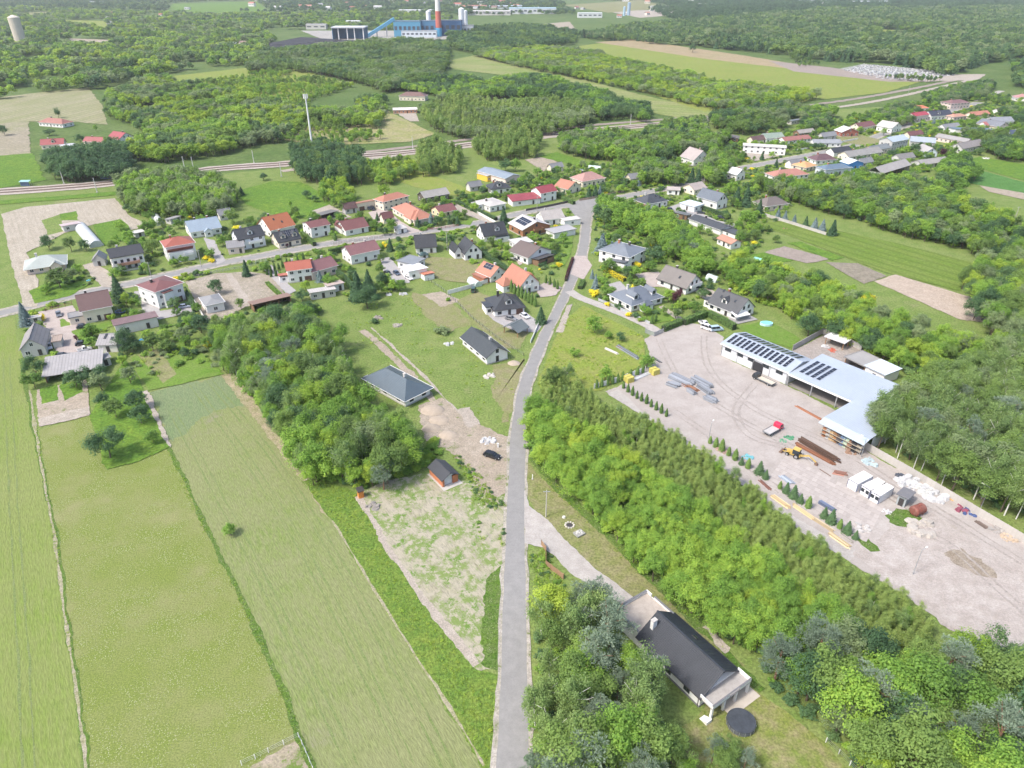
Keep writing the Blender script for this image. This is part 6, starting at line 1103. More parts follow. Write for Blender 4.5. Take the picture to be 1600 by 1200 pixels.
def privy():
    t = thing("garden_privy", "tiny orange plank privy at the corner of the sown plot", 'hut', G(564, 776), .5); OR = solid((.55, .21, .05), .7, .12, 3, bands=('X', .14, .02), key="orange_planks"); MB().box(-.65, -.65, 0, .65, .65, 2.1).build("wall", [OR], t); m = MB(); m.extrude([(-.85, 2.05), (.85, 2.4), (.85, 2.5), (-.85, 2.15)], 'x', -.85, .85); m.build("roof", [DKTRIM], t); link("door", _doormesh(OR, 'or'), t, (0, -.65, .05), None, (.8, 1, 1.85))
privy()
for lab, p, r_, h_ in (("largest round sand heap by the slate-blue bungalow", (676, 641), 3.6, 1.0), ("round sand heap beside the largest one", (686, 657), 3.1, .7), ("round sand heap third down from the bungalow", (674, 669), 2.7, .7), ("round pale sand heap lowest in the row", (700, 680), 2.7, .8), ("low sand heap next to the charcoal bungalow", (803, 568), 2.2, .7)):
    t = thing("sand_heap", lab, 'sand heap', G(*p), 0, "sand heaps on the plots"); r = np.random.default_rng(int(p[0])); vs = []; k = 20
    for j, (f, z) in enumerate(((1, 0), (.82, .45), (.55, .8), (.25, .97))): vs += [(r_ * f * (1 + r.normal(0, .05)) * math.cos(i * math.tau / k), r_ * .85 * f * (1 + r.normal(0, .05)) * math.sin(i * math.tau / k), h_ * z) for i in range(k)]
    vs.append((0, 0, h_)); fs = [(j * k + i, j * k + (i + 1) % k, (j + 1) * k + (i + 1) % k, (j + 1) * k + i) for j in range(3) for i in range(k)] + [(3 * k + i, 3 * k + (i + 1) % k, 4 * k) for i in range(k)]
    link("sand", mesh("sand", vs, fs, solid((.36, .30, .235), .95, .15, 1.2, key="heap_sand"), smooth=True), t)
def pallet_pile():
    t = thing("pallet", "grey pallet with white stones on the driveway verge", 'pallet', G(905, 835), .6); MB().box(-1.1, -.9, 0, 1.1, .9, .5).build("base", [solid((.3, .3, .28), .9, key="old_pallet")], t); r = np.random.default_rng(4)
    for i in range(9): link("stone", MB().prism([(.25 * math.cos(k), .2 * math.sin(k)) for k in range(6)], 0, .22, .6).mesh("stone", [solid((.52, .51, .48), .9)]), t, (r.uniform(-.8, .8), r.uniform(-.6, .6), .5), (0, 0, r.uniform(0, 3)))
    t = thing("well_ring", "stone-ringed dark well on the driveway verge", 'well', G(890, 821)); r = np.random.default_rng(5)
    for i in range(10): link("stone", MB().prism([(.3 * math.cos(k), .25 * math.sin(k)) for k in range(6)], 0, .3, .7).mesh("stone", [solid((.50, .47, .42), .9)]), t, (1.0 * math.cos(i * .63), 1.0 * math.sin(i * .63), 0))
    MB().prism([(.75 * math.cos(i * .4), .75 * math.sin(i * .4)) for i in range(16)], 0, .12).build("well_mouth", [DKTRIM], t)
    t = thing("marker_stone", "pale round stone between pole and well ring", 'stone', G(881, 809)); MB().prism([(.5 * math.cos(i * .7), .45 * math.sin(i * .7)) for i in range(9)], 0, .45, .7).build("stone", [solid((.55, .54, .5), .9)], t)
    t = thing("marker_post", "white marker post on the verge at the driveway mouth", 'post', G(832, 749)); MB().box(-.1, -.1, 0, .1, .1, 1.5).build("post", [TRIM], t); MB().prism([(.22, -.22), (.22, .22), (-.22, .22), (-.22, -.22)], 0, .2).build("foot", [CONC], t)
    t = thing("marker_post", "white electricity box beside the sandy rubble", 'post', G(778, 699)); MB().box(-.25, -.18, 0, .25, .18, 1.2).build("cabinet", [TRIM], t); MB().box(-.3, -.23, 1.2, .3, .23, 1.28).build("lid", [TRIM], t)
pallet_pile()
fence("brown plank fence along the lower side of the driveway", [(846, 852), (853, 862), (853, 884), (880, 905)], 'fence', 2.0, 1.5, .06, solid((.27, .17, .10), .85, .2, 2, key="brown_planks"))
wire_fence("white-posted wire fence around the house lawn", [(1290, 1160), (1310, 1178), (1345, 1215)], pm=TRIM); wire_fence("low wire fence around the corner of the flowering meadow", [(378, 1196), (420, 1176), (467, 1152), (478, 1176), (490, 1205)], pm=TRIM, step=2.0)
wire_fence("thin wire fence between villa lawn and bungalow meadow", [(708, 468), (740, 500), (775, 528), (800, 545), (818, 556)], pm=DKTRIM); wire_fence("thin wire fence between meadow plots and the twin gables", [(655, 430), (690, 452), (708, 468)], pm=DKTRIM)
fence("white wall between salmon cottage and villa lawn", [(700, 460), (730, 452), (762, 442)], 'wall', 3, 1.7, .15, WP); fence("white wall along the road beside the gazebo", [(843, 504), (836, 520), (829, 536)], 'wall', 2.5, 1.0, .15, WP); fence("white kerbed wall running down to the village road", [(712, 316), (735, 328), (775, 350)], 'wall', 3, 1.4, .15, WP)
fence("white plate fence behind the small flat white building", [(305, 475), (318, 497), (324, 506)], 'wall', 2, 1.8, .1, WP); fence("brown slatted gate and fence before the block-paved yard", [(72, 487), (92, 482), (113, 476)], 'fence', 2.2, 1.3, .06, solid((.26, .13, .10), .8, .2, key="red_brown_boards"), rail=True); fence("grey railing along the road at the sandy lot", [(292, 437), (330, 428), (385, 418), (400, 414)], 'fence', 2.5, 1.2, .05, STEEL, rail=True); fence("grey railing before the charcoal house with long dormer", [(400, 412), (432, 405), (452, 399)], 'fence', 2.5, 1.3, .05, solid((.3, .32, .34), .6, key="grey_rail"), pm=WP, rail=True); fence("brown fence before the maroon L-roofed bungalow", [(520, 383), (560, 377), (600, 372)], 'fence', 2.6, 1.2, .06, solid((.33, .27, .22), .8, key="drab_fence"), pm=WP, rail=True)
fence("red-brown fence before the salmon workshop", [(668, 360), (690, 358), (716, 354)], 'fence', 2.5, 1.2, .06, solid((.30, .10, .08), .8, key="red_fence"), rail=True); fence("dark panel fence before the crimson-roofed house", [(822, 330), (850, 325), (888, 317)], 'fence', 2.5, 1.3, .06, solid((.09, .08, .08), .8, key="dark_fence")); fence("timber fence before the three spruces by the junction", [(905, 314), (925, 311), (946, 306), (975, 300)], 'fence', 2.6, 1.2, .06, solid((.30, .22, .17), .8, key="timber_fence")); fence("stone-coloured garden wall behind the silver spruces", [(1195, 338), (1240, 352), (1290, 368)], 'wall', 3, 1.6, .15, solid((.40, .38, .35), .9, key="garden_wall")); fence("grey fence along the villa's roadside garden", [(935, 470), (955, 478), (985, 492), (1015, 507)], 'fence', 2.4, 1.1, .08, solid((.34, .36, .37), .8, key="grey_garden_fence"), pm=CONC)
fence("pale concrete fence along the village road near the barns", [(1245, 236), (1300, 226), (1340, 218)], 'fence', 3, 1.3, .1, WP)
# hedges
for lab, px, wd, ht, lf in (("clipped hedge along the top edge of the yard, longer run", [(1106, 494), (1128, 505), (1147, 516)], 2.0, 2.4, 'thuja'), ("clipped hedge along the top edge of the yard, corner run", [(1068, 508), (1085, 501), (1104, 494)], 2.0, 2.4, 'thuja'), ("clipped hedge beside the white yard gate", [(1036, 518), (1048, 513), (1063, 507)], 2.0, 2.2, 'thuja'), ("golden hedge row in the villa's front garden", [(940, 420), (960, 432), (976, 440)], 1.6, 1.6, 'gold'), ("dark hedge block at the corner of the side road", [(906, 452), (911, 441)], 2.0, 1.4, 'thuja'), ("golden-green hedge cushion below the villa lawn", [(1055, 485), (1068, 478), (1080, 482)], 3.0, 1.8, 'lime'), ("low hedge at the terrace of the taupe-roofed house", [(1092, 452), (1110, 462)], 1.2, 1.3, 'dark'),
    ("tall thuja hedge beside the mauve row house", [(528, 430), (540, 440), (552, 455)], 1.6, 2.6, 'dark'), ("hedge in front of the mauve-brown house by the road", [(515, 398), (537, 393)], 1.6, 2.6, 'thuja'), ("hedge between the maroon cube and the solar bungalow", [(472, 368), (482, 376), (492, 385)], 1.6, 2.2, 'thuja'), ("hedge along the white villa with one dormer", [(790, 388), (800, 395), (812, 402)], 1.6, 2.0, 'leafy'), ("long garden hedge between twin gables and veranda house", [(740, 390), (760, 402), (785, 420), (800, 430)], 2.4, 2.0, 'dark'), ("hedge beside the crimson-roofed house's drive", [(872, 308), (885, 315), (897, 320)], 1.8, 2.0, 'thuja'), ("hedge running from the white cube house to the spruce", [(715, 318), (740, 330), (775, 345)], 2.2, 1.8, 'dark'), ("rust-coloured hedge along the main road by the corner lawn", [(884, 440), (888, 425), (895, 405)], 1.0, 1.1, 'plum'), ("hedge between tall blue-grey house and garages", [(1095, 327), (1110, 332), (1140, 342)], 1.6, 2.2, 'dark'), ("low hedge in front of the yellow-walled hall", [(742, 285), (752, 295), (760, 300)], 1.8, 2.0, 'lime'), ("hedge along the lane by the flat white garage", [(1058, 302), (1072, 298), (1082, 294)], 2.4, 2.0, 'thuja'), ("clipped hedge below the small flat white building's plot", [(418, 445), (432, 458), (445, 470)], 1.4, 1.5, 'leafy'), ("thorny hedge along the tall white house's yard", [(292, 462), (300, 475), (305, 488)], 1.4, 2.0, 'dark')): hedge(lab, px, wd, ht, lf)
def shrub(label, p, h, sp='bush', w_=1.2, ti=.5, group=None):
    t = thing("shrub", label, 'shrub', G(*p), p[0], group); t.scale = (h * w_, h * w_, h); cm, _ = proto(sp, int(p[0]) % 3, 1); MB().tube((0, 0, 0), (0, 0, .4), .05, n=6).build("stem", [BARK], t); link("foliage", cm, t)["tint"] = ti
for lab, p, h, sp, w_ in (("large golden ball shrub at the villa's side road garden", (929, 462), 3.2, 'gold', 1.1), ("dark green ball shrub next to the golden ball", (937, 467), 1.8, 'darkbush', 1.0), ("round green shrub second beyond the golden ball", (947, 470), 2.4, 'bush', 1.0), ("small golden shrub third beyond the golden ball", (949, 478), 1.8, 'gold', 1.0), ("round dark shrub in the villa garden by the dormer", (966, 482), 2.4, 'darkbush', 1.0), ("golden shrub at the villa's front corner", (982, 494), 1.8, 'gold', 1.1), ("dark ball shrub at the villa's front corner", (993, 496), 2.4, 'darkbush', 1.0), ("lime ball shrub right of the dark ball", (999, 502), 1.6, 'limebush', 1.0), ("round green ball by the slim conifers of the lawn", (1006, 502), 2.2, 'bush', .9), ("dark red round shrub on the villa's paved court", (955, 457), 1.6, 'plum', 1.6), ("yellow shrub before the stepped white house", (995, 418), 3, 'gold', .9), ("big ball shrub at the driveway of the stepped house", (940, 442), 3, 'bush', 1.3), ("yellow shrub row beside the curving drive", (324, 405), 2, 'gold', 1.3), ("second yellow shrub at the lower end of the drive", (331, 410), 2, 'gold', 1.1), ("yellow-green shrub beside the farm gate", (66, 501), 3, 'gold', .8), ("reddish shrub beside the parked farmyard cars", (120, 532), 2, 'plum', 1.8), ("green shrub between two farmyard cars", (136, 527), 3, 'bush', 1.3), ("tall yellow shrub at the brown-roofed house corner", (176, 500), 3, 'limebush', .8), ("purple shrub before the solar bungalow", (449, 387), 2, 'plum', 1.8), ("round shrub on the corner lawn by the timber house", (865, 372), 2.4, 'bush', 1.1), ("second round shrub behind the timber house", (812, 378), 2.2, 'bush', 1.4), ("grey-green bush left of the charcoal bungalow", (690, 520), 2.6, 'greybush', 1.6), ("dark bush on the meadow below the huge dark tree", (585, 505), 2.2, 'darkbush', 1.1), ("small bush on the plot edge weeds", (700, 470), 1.5, 'bush', 1.1)): shrub(lab, p, h, sp, w_)
for i, (x, y) in enumerate([(787, 449), (793, 452), (799, 456), (804, 459), (810, 463), (815, 466), (821, 469), (826, 473), (831, 476), (836, 479)]):
    t = thing("thuja", f"tall thuja between salmon house and charcoal villa, {ORD[i]} from the back", 'tree', G(x, y), i, "thujas by the charcoal villa"); t.scale = (4.6, 4.6, 4.4 + .4 * (i % 3)); cm, tm = proto('thuja', i % 3, 1); link("trunk", tm, t); link("crown", cm, t)["tint"] = .75
for i, (x, y) in enumerate([(853, 443), (859, 445), (866, 449), (871, 452), (1018, 506), (1024, 503)]):
    t = thing("thuja", f"slim thuja {['by the salmon house gate, first', 'by the salmon house gate, second', 'by the salmon house gate, third', 'by the salmon house gate, fourth', 'at the lawn corner, first', 'at the lawn corner, second'][i]}", 'tree', G(x, y), i); t.scale = (3.6, 3.6, 3.8); cm, tm = proto('thuja', i % 3, 1); link("trunk", tm, t); link("crown", cm, t)["tint"] = .5
for i, (x, y) in enumerate([(418, 430), (424, 427), (430, 424), (436, 421), (442, 418), (449, 416), (457, 413), (466, 411), (475, 408), (424, 433), (432, 432), (418, 424)]):
    t = thing("thuja", f"dark thuja screening the orange row house, {ORD[i]} from its drive", 'tree', G(x, y), i, "thujas screening the row house"); t.scale = (3.4, 3.4, 3.0 + .5 * (i % 3)); cm, tm = proto('thuja', i % 3, 1); link("trunk", tm, t); link("crown", cm, t)["tint"] = .2
# cars of the village
for lab, p, q, c, ty in (("dark car on the farm yard nearest the brown house", (122, 514), (140, 511), (.03, .035, .045), 'car'), ("dark estate car below the shrub in the farm yard", (119, 541), (140, 537), (.03, .032, .04), 'car'), ("white pickup with brown load in the farm yard", (123, 551), (143, 546), (.62, .62, .62), 'pickup'), ("white car beside the old grey barn", (76, 539), (79, 549), (.62, .64, .67), 'car'), ("grey car parked on the upper block paving", (91, 489), (94, 498), (.12, .13, .15), 'car'), ("pale blue car under the tall white house", (280, 482), (298, 480), (.36, .40, .48), 'car'), ("dark trailer beside the long grey barn", (91, 559), (108, 557), (.02, .02, .022), 'car'), ("dark grey car on the court, left one", (602, 426), (611, 432), (.06, .06, .065), 'car'), ("dark blue car on the court, right one", (616, 426), (624, 432), (.06, .08, .12), 'car'), ("white car beside the white workshop", (634, 434), (644, 439), (.65, .65, .65), 'car'), ("dark car before the twin garage", (574, 325), (580, 330), (.02, .022, .025), 'car'), ("black car beside the twin garage's dark car", (581, 326), (585, 331), (.015, .016, .02), 'van'), ("grey estate outside the charcoal villa", (789, 498), (808, 502), (.20, .20, .21), 'car'), ("white car by the garage of the charcoal villa", (815, 493), (825, 499), (.60, .61, .63), 'car'), ("black pickup beside the house with pale timber front", (801, 403), (812, 408), (.02, .02, .025), 'car'), ("black car on the grey court near the charcoal hip roof", (1042, 327), (1052, 331), (.02, .022, .03), 'car'), ("dark car by the long low building's far end", (1120, 341), (1132, 342), (.03, .035, .045), 'car'), ("dark car at the lane below the steep gable", (1106, 275), (1116, 276), (.10, .12, .15), 'car'), ("blue-grey car behind the flat blue roof", (1090, 334), (1100, 334), (.06, .065, .07), 'car'), ("white lorry trailer on the hamlet meadow edge", (1495, 286), (1507, 288), (.6, .6, .6), 'van'), ("white van body standing on the junction garden", (872, 345), (880, 343), (.66, .66, .65), 'van'), ("green transformer trailer on the villa lawn", (739, 459), (741, 452), (.05, .09, .08), 'van')): car(lab, p, q, c, ty)
def tunnel(label, p, q, wd, ht, col, name='greenhouse'):
    a, b = G(*p), G(*q); O, rz, L = frame(a, b); t = thing(name, label, 'greenhouse', O, rz); k = 10; m = solid(col, .45, .12, .8, key="plastic_film"); n = max(2, int(L / 2.2)); prof = [(wd / 2 * math.cos(math.pi * i / k), ht * math.sin(math.pi * i / k)) for i in range(k + 1)]
    q_ = MB(); q_.extrude(prof, 'x', 0, L); q_.build("film", [m], t)
    for i in range(n + 1):
        h_ = MB(); x = L * i / n
        for u, v in zip(prof, prof[1:]): h_.beam((x, u[0] * 1.01, u[1] * 1.01), (x, v[0] * 1.01, v[1] * 1.01), .06, .06)
        h_.build("hoop", [STEEL], t)
tunnel("long white plastic tunnel beside the pinkish shed", (126, 356), (152, 386), 6, 3.0, (.50, .52, .53)); tunnel("short pale plastic tunnel behind the birch grove's corner", (243, 340), (252, 352), 4, 2.2, (.55, .57, .56)); tunnel("pale green tunnel at the garden beds by the white wall", (735, 440), (748, 448), 3.4, 2.2, (.46, .55, .50)); tunnel("grey film tunnel beside the taupe-roofed house", (1106, 435), (1122, 441), 3.6, 2.2, (.42, .48, .48)); tunnel("turquoise film tunnel on the green plot", (1178, 408), (1194, 412), 3.4, 2.0, (.25, .55, .46)); tunnel("pale green low tunnel behind the steep gable gardens", (920, 262), (940, 264), 3, 1.8, (.45, .56, .52))
def pool(label, p, r_, h_, col, rim):
    t = thing("garden_pool", label, 'pool', G(*p)); k = 22; R_ = [(r_ * math.cos(i * math.tau / k), r_ * .7 * math.sin(i * math.tau / k)) for i in range(k)]; MB().prism(R_, 0, h_).build("pool_side", [solid(rim, .4, key="pool_wall")], t); MB().prism([(x * .93, y * .93) for x, y in R_], h_, h_ + .03).build("pool_water", [solid(col, .08, .05, spec=.6, key="pool_water")], t)
pool("oval turquoise pool right of the decked terrace", (1197, 508), 2.3, 1.0, (.20, .62, .62), (.45, .62, .66)); pool("round pale blue pool by the flat green garden", (910, 266), 1.8, .8, (.4, .6, .6), (.6, .66, .66)); pool("blue paddling pool beside the salmon-roofed shed", (1166, 368), 1.8, .6, (.2, .5, .55), (.35, .5, .55))
def trampoline(label, p):
    t = thing("trampoline", label, 'trampoline', G(*p)); R_ = [(1.8 * math.cos(i * math.tau / 20), 1.8 * math.sin(i * math.tau / 20)) for i in range(20)]; MB().prism([(x * .85, y * .85) for x, y in R_], .72, .76).build("mat", [DKTRIM], t); m = MB()
    for i in range(20): m.beam((*R_[i], .8), (*R_[(i + 1) % 20], .8), .3, .06)
    m.build("pad", [solid((.10, .16, .35), .6, key="blue_pad")], t)
    for i in range(0, 20, 4): link("leg", MB().tube((0, 0, 0), (0, 0, 2.3), .03, n=5).mesh("leg", [STEEL]), t, (*R_[i], 0))
trampoline("round trampoline with blue rim on the lawn by the tall spruce", (189, 489))
def deck():
    a, b = G(1152, 507), G(1184, 500); O, rz, L = frame(a, b); t = thing("terrace", "raised grey deck with a white awning at the charcoal house end", 'terrace', O, rz); k = 14
    for i in range(k): link("board", MB().box(0, 0, .18, L, .36, .26).mesh("board", [solid((.30, .29, .285), .8, .2, 2, key="deck_board")]), t, (0, i * .38, 0))
    MB().box(.05, .05, 0, L - .05, k * .38 - .07, .17).build("substructure", [DKTRIM], t); m = MB(); m.extrude([(1.2, 2.2), (4.8, 2.9), (4.8, 2.98), (1.2, 2.28)], 'x', .2, L * .7); m.build("awning", [TRIM], t)
    for x in (.3, L * .7 - .1): link("awning_post", MB().box(-.05, -.05, .2, .05, .05, 2.25).mesh("awning_post", [STEEL]), t, (x, 1.35, 0))
deck()
blob("blue tarpaulin heap behind the mauve garage row", (221, 531), 2.2, (.06, .28, .55), 'covered_pile', 'pile', n=6); blob("blue cloth heap on the lawn of the pale green roof", (139, 438), 2.2, (.12, .42, .55), 'covered_pile', 'pile', n=5); blob("brown hay heap on the green plot", (1226, 358), 2.4, (.30, .20, .11), 'hay_heap', 'heap', n=6); blob("grey compost mounds beside the grey barn lilac", (1540, 248), 4, (.48, .47, .44), 'rubble_heap', 'rubble', n=8)
for lab, p, ht in (("power pole beside the village road at the twin gables", (699, 392), 9), ("power pole near the crimson house fence", (839, 332), 9), ("power pole behind the timber block by the track", (841, 224), 10), ("thin white pole at the far edge of the tree belt", (1583, 350), 9), ("power pole by the three-storey house", (315, 418), 8), ("power pole at the bend near the balcony villa", (238, 438), 8), ("white power pole on the lane below the hay barn", (1440, 300), 9), ("power pole at the side road mouth", (1100, 285), 9), ("power pole beside the track below the strip field", (1050, 205), 9), ("power pole by the cemetery lane", (1418, 150), 10)): wood_pole(lab, p, ht)
# ------------------------------------------------------------------ railway furniture
def mast(label, p, ht=8.5):
    t = thing("railway_mast", label, 'mast', G(*p), R(-75), "masts along the railway"); MB().tube((0, 0, 0), (0, 0, ht), .22, .16, 6).build("pole", [solid((.52, .52, .51), .7, .1, key="mast_paint")], t); MB().tube((0, 0, ht - 1.6), (3.2, 0, ht - .8), .07, n=6).build("cantilever", [STEEL], t); MB().box(-.5, -.5, 0, .5, .5, .5).build("footing", [CONC], t)
for i, (x, y) in enumerate([(100, 287), (152, 301), (204, 268), (289, 265), (303, 266), (397, 255), (440, 276), (645, 232), (760, 228), (985, 195)]): mast(f"pale railway mast {['by the hamlet path end', 'below the platform shelter', 'right of the platform shelter', 'at the trackside crossing, left of two', 'at the trackside crossing, right of two', 'above the bright green field', 'in front of the railway at the dark tree', 'near the forest clearing', 'behind the poplar block', 'behind the bushes by the strip field'][i]}", (x, y))
def shelter(label, p, L, col):
    t = thing("platform_shelter", label, 'shelter', G(*p), R(4)); MB().box(-L / 2, -1, 0, L / 2, -.8, 2.4).build("wall", [solid((.08, .12, .20), .5, key="shelter_wall")], t); m = MB(); m.extrude([(-1.6, 2.5), (1.6, 2.9), (1.6, 3.0), (-1.6, 2.6)], 'x', -L / 2 - .4, L / 2 + .4); m.build("roof", [solid(col, .5, key="shelter_roof")], t)
    for x in (-L / 2, L / 2): link("post", MB().box(-.08, -.08, 0, .08, .08, 2.6).mesh("post", [STEEL]), t, (x, 1.1, 0))
shelter("blue platform shelter beside the dark hamlet hedge", (174, 279), 12, (.22, .40, .46)); shelter("small teal platform shelter at the hamlet path", (41, 290), 5, (.28, .46, .46))
fence("grey platform railing beside the blue shelter", [(98, 277), (125, 274), (150, 270)], 'fence', 4, 1.4, .06, STEEL, rail=True)
def phone_mast():
    t = thing("phone_mast", "tall white phone mast with a drum of antennas beside the railway", 'mast', G(489, 237)); W_ = solid((.68, .68, .67), .6, .06, key="white_mast"); MB().tube((0, 0, 0), (0, 0, 38), .75, .42, 12).build("pole", [W_], t)
    for i in range(6): a = i * math.tau / 6; link("antenna", MB().box(-.22, -.12, 0, .22, .12, 3.0).mesh("antenna", [W_]), t, (1.5 * math.cos(a), 1.5 * math.sin(a), 35.6), (0, 0, a + math.pi / 2))
    m = MB()
    for z in (35.8, 38.2):
        for i in range(12): a, b = i * math.tau / 12, (i + 1) * math.tau / 12; m.beam((1.5 * math.cos(a), 1.5 * math.sin(a), z), (1.5 * math.cos(b), 1.5 * math.sin(b), z), .16, .16)
    m.build("ring", [STEEL], t); MB().tube((0, 0, 38), (0, 0, 41), .06, n=5).build("spike", [STEEL], t)
    MB().box(-5, -2, 0, -2, 1, 2.6).build("equipment_cabin", [W_], t)
phone_mast()
# ------------------------------------------------------------------ the heating plant, halls and town far off
def far_box(mb, p, L, W, h, rz=0.0): O = G(*p); return O
def block(label, p, L, W, h, col, roofc, name='industrial_hall', rz=0.0, rise=1.5, win=0, cat='hall', group=None):
    t = thing(name, label, cat, G(*p), rz, group); MB().box(-L / 2, 0, 0, L / 2, W, h).build("wall", [solid(col, .7, .08, .1, key="far_wall")], t); m = MB(); roof_mesh(m, 'gable' if rise else 'flat', 'x', L, W, h, rise or .4, .4, -L / 2, 0); m.build("roof", [solid(roofc, .6, .1, .1, key="far_roof")], t)
    k = ('farwin',)
    if k not in MATS: MATS[k] = MB().box(-.5, -.1, 0, .5, .05, 1).mesh("window", [glassy((.05, .06, .08), .3)])
    for i in range(win): link("window", MATS[k], t, (-L / 2 + L * (i + .5) / win, 0, h * .45), None, (L / win * .6, 1, h * .25))
    return t
BLU = (.08, .25, .38)
block("bright blue boiler house of the heating plant", (637, 58), 54, 40, 28, BLU, (.10, .16, .20), rise=0, win=6); block("lower blue annexe right of the boiler house", (672, 57), 40, 36, 28, (.07, .19, .32), (.10, .14, .18), rise=0, win=4); block("dark blue turbine hall behind the striped chimney", (704, 56), 46, 30, 28, (.05, .12, .24), (.12, .14, .17), rise=0, win=4); block("pale plant office block beside the silos", (727, 55), 34, 22, 18, (.50, .52, .54), (.3, .3, .3), rise=0, win=5); block("low white plant workshops right of the boiler house", (655, 59), 70, 18, 12, (.52, .56, .6), (.3, .32, .34), rise=0, win=8)
def chimney():
    t = thing("chimney_stack", "red and white banded chimney of the heating plant", 'chimney', G(686, 57)); RED = solid((.42, .12, .09), .8, key="chimney_red"); WH = solid((.62, .60, .57), .8, key="chimney_white"); BL = solid((.06, .28, .46), .8, key="chimney_blue"); z = 0
    for i, (dz, m_) in enumerate(((16, BL), (30, RED), (24, WH), (22, RED), (18, WH))): MB().tube((0, 0, z), (0, 0, z + dz), 6.6 - z * .03, 6.6 - (z + dz) * .03, 16).build("band", [m_], t); z += dz
chimney()
def silo(label, p, r_, h, col=(.62, .64, .66), name='silo'):
    t = thing(name, label, 'silo', G(*p)); m = solid(col, .6, .1, .1, streak=.2, key="silo_wall"); MB().tube((0, 0, 0), (0, 0, h), r_, n=16).build("shell", [m], t); MB().tube((0, 0, h), (0, 0, h + r_ * .4), r_, r_ * .2, 16).build("cap", [m], t); return t
silo("tall white silo left of the striped chimney", (671, 55), 5, 44); silo("tall white silo right of the striped chimney", (722, 54), 6, 48); silo("slim white silo beside the right tall one", (728, 54), 4.5, 44); 
def conveyor():
    a, b = G(574, 58), G(618, 57); a.z = 2; b.z = 32; t = thing("conveyor_bridge", "blue sloping coal conveyor rising to the boiler house", 'conveyor', a); MB().beam((0, 0, 0), b - a, 7, 6).build("gallery", [solid((.10, .28, .42), .6, key="blue_gallery")], t); d = b - a
    for f in (.35, .7): link("trestle", MB().box(-1, -1, 0, 1, 1, d.z * f + 1).mesh("trestle", [STEEL]), t, (d.x * f, d.y * f, -2))
conveyor()
def coal_shed():
    t = thing("coal_shed", "open blue coal shed with three dark bays", 'shed', G(545, 62)); L, W, h = 62, 40, 20; m = MB(); m.box(-L / 2, W - 1, 0, L / 2, W, h); m.box(-L / 2, 0, 0, -L / 2 + 1, W - 1, h); m.build("wall", [solid((.06, .17, .30), .6, key="coal_shed_wall")], t); MB().box(-L / 2 - 1, -2, h, L / 2 + 1, W + 1, h + 2).build("roof", [solid((.46, .48, .50), .6, key="coal_shed_roof")], t)
    for x in (-L / 2 + 12, -2, 12, L / 2 - 2): link("post", MB().box(-.8, 0, 0, .8, 1.6, h).mesh("post", [TRIM]), t, (x, 0, 0))
coal_shed()
for lab, p, r_, h_ in (("broad black coal heap left of the coal shed", (455, 74), 60, 8), ("smaller black coal heap at the shed's corner", (510, 70), 34, 7), ("long black coal heap toward the forest", (555, 70), 30, 5)):
    t = thing("coal_heap", lab, 'coal heap', G(*p)); k = 18; MB().prism([(r_ * (1 + .12 * math.sin(i * 2.3)) * math.cos(i * math.tau / k), r_ * 1.4 * math.sin(i * math.tau / k)) for i in range(k)], 0, h_, .45).build("coal", [COAL], t)
t = silo("weathered concrete tower leaning over gardens at the far corner", (34, 70), 9.5, 44, (.52, .46, .38), 'concrete_tower')
for lab, p, L, W, h, c, rc, rz in (("long white warehouse with a pale blue roof", (832, 22), 150, 50, 16, (.55, .57, .58), (.30, .42, .48), 0), ("smaller white warehouse among dark trees", (922, 28), 70, 34, 12, (.56, .57, .57), (.48, .50, .50), 0), ("white warehouse behind the plant yard", (650, 22), 110, 40, 11, (.58, .58, .57), (.52, .53, .53), 0), ("pale hall right of the tall silos", (765, 24), 130, 50, 12, (.54, .52, .50), (.46, .44, .42), 0), ("salmon-roofed hall beyond the plant", (745, 16), 70, 30, 14, (.5, .36, .3), (.40, .18, .14), 0), ("blue-grey hall beyond the salmon one", (790, 14), 120, 30, 10, (.5, .52, .55), (.40, .46, .52), 0), ("white office block behind the coal shed", (552, 42), 34, 20, 12, (.60, .61, .62), (.5, .5, .5), 0), ("two-storey pale block behind the coal heap", (494, 46), 46, 20, 10, (.52, .50, .47), (.36, .35, .34), 0), ("white gabled house alone by the far field", (292, 15), 18, 14, 7, (.62, .61, .6), (.42, .41, .4), 0), ("low warehouse with white roof on the upper rim", (1360, 6), 160, 40, 10, (.56, .57, .58), (.52, .54, .57), 0), ("second low warehouse on the upper rim", (1270, 4), 120, 40, 10, (.54, .55, .57), (.50, .52, .55), 0), ("pale rim warehouse near the batch plant", (1110, 10), 90, 30, 9, (.55, .52, .5), (.46, .44, .43), 0), ("brick shed in the batch plant yard", (1045, 17), 60, 20, 6, (.42, .28, .24), (.45, .40, .38), 0), ("white shed in the batch plant yard", (1022, 13), 24, 14, 7, (.55, .55, .54), (.5, .5, .5), 0), ("green warehouse at the far rim by the tower", (150, 6), 60, 20, 8, (.5, .55, .5), (.4, .42, .42), 0), ("white bungalow among far garden trees", (305, 38), 16, 12, 5, (.62, .62, .62), (.56, .56, .56), 0), ("white shed in the far allotments", (10, 84), 18, 10, 4, (.55, .55, .54), (.5, .5, .5), 0), ("pale summer house in the far allotments", (312, 55), 14, 10, 4, (.6, .59, .57), (.5, .49, .47), 0)): block(lab, p, L, W, h, c, rc, rise=h * .12, win=max(2, int(L / 14)))
silo("grey-blue batching tower in the far gravel yard", (982, 24), 5, 34, (.26, .36, .46), 'batching_tower'); silo("short blue silo beside the batching tower", (975, 25), 4, 24, (.30, .42, .52))
r = np.random.default_rng(21); ALLOT = [(r.uniform(0, 395), r.uniform(24, 96)) for i in range(26)] + [(r.uniform(900, 1100), r.uniform(12, 30)) for i in range(8)]
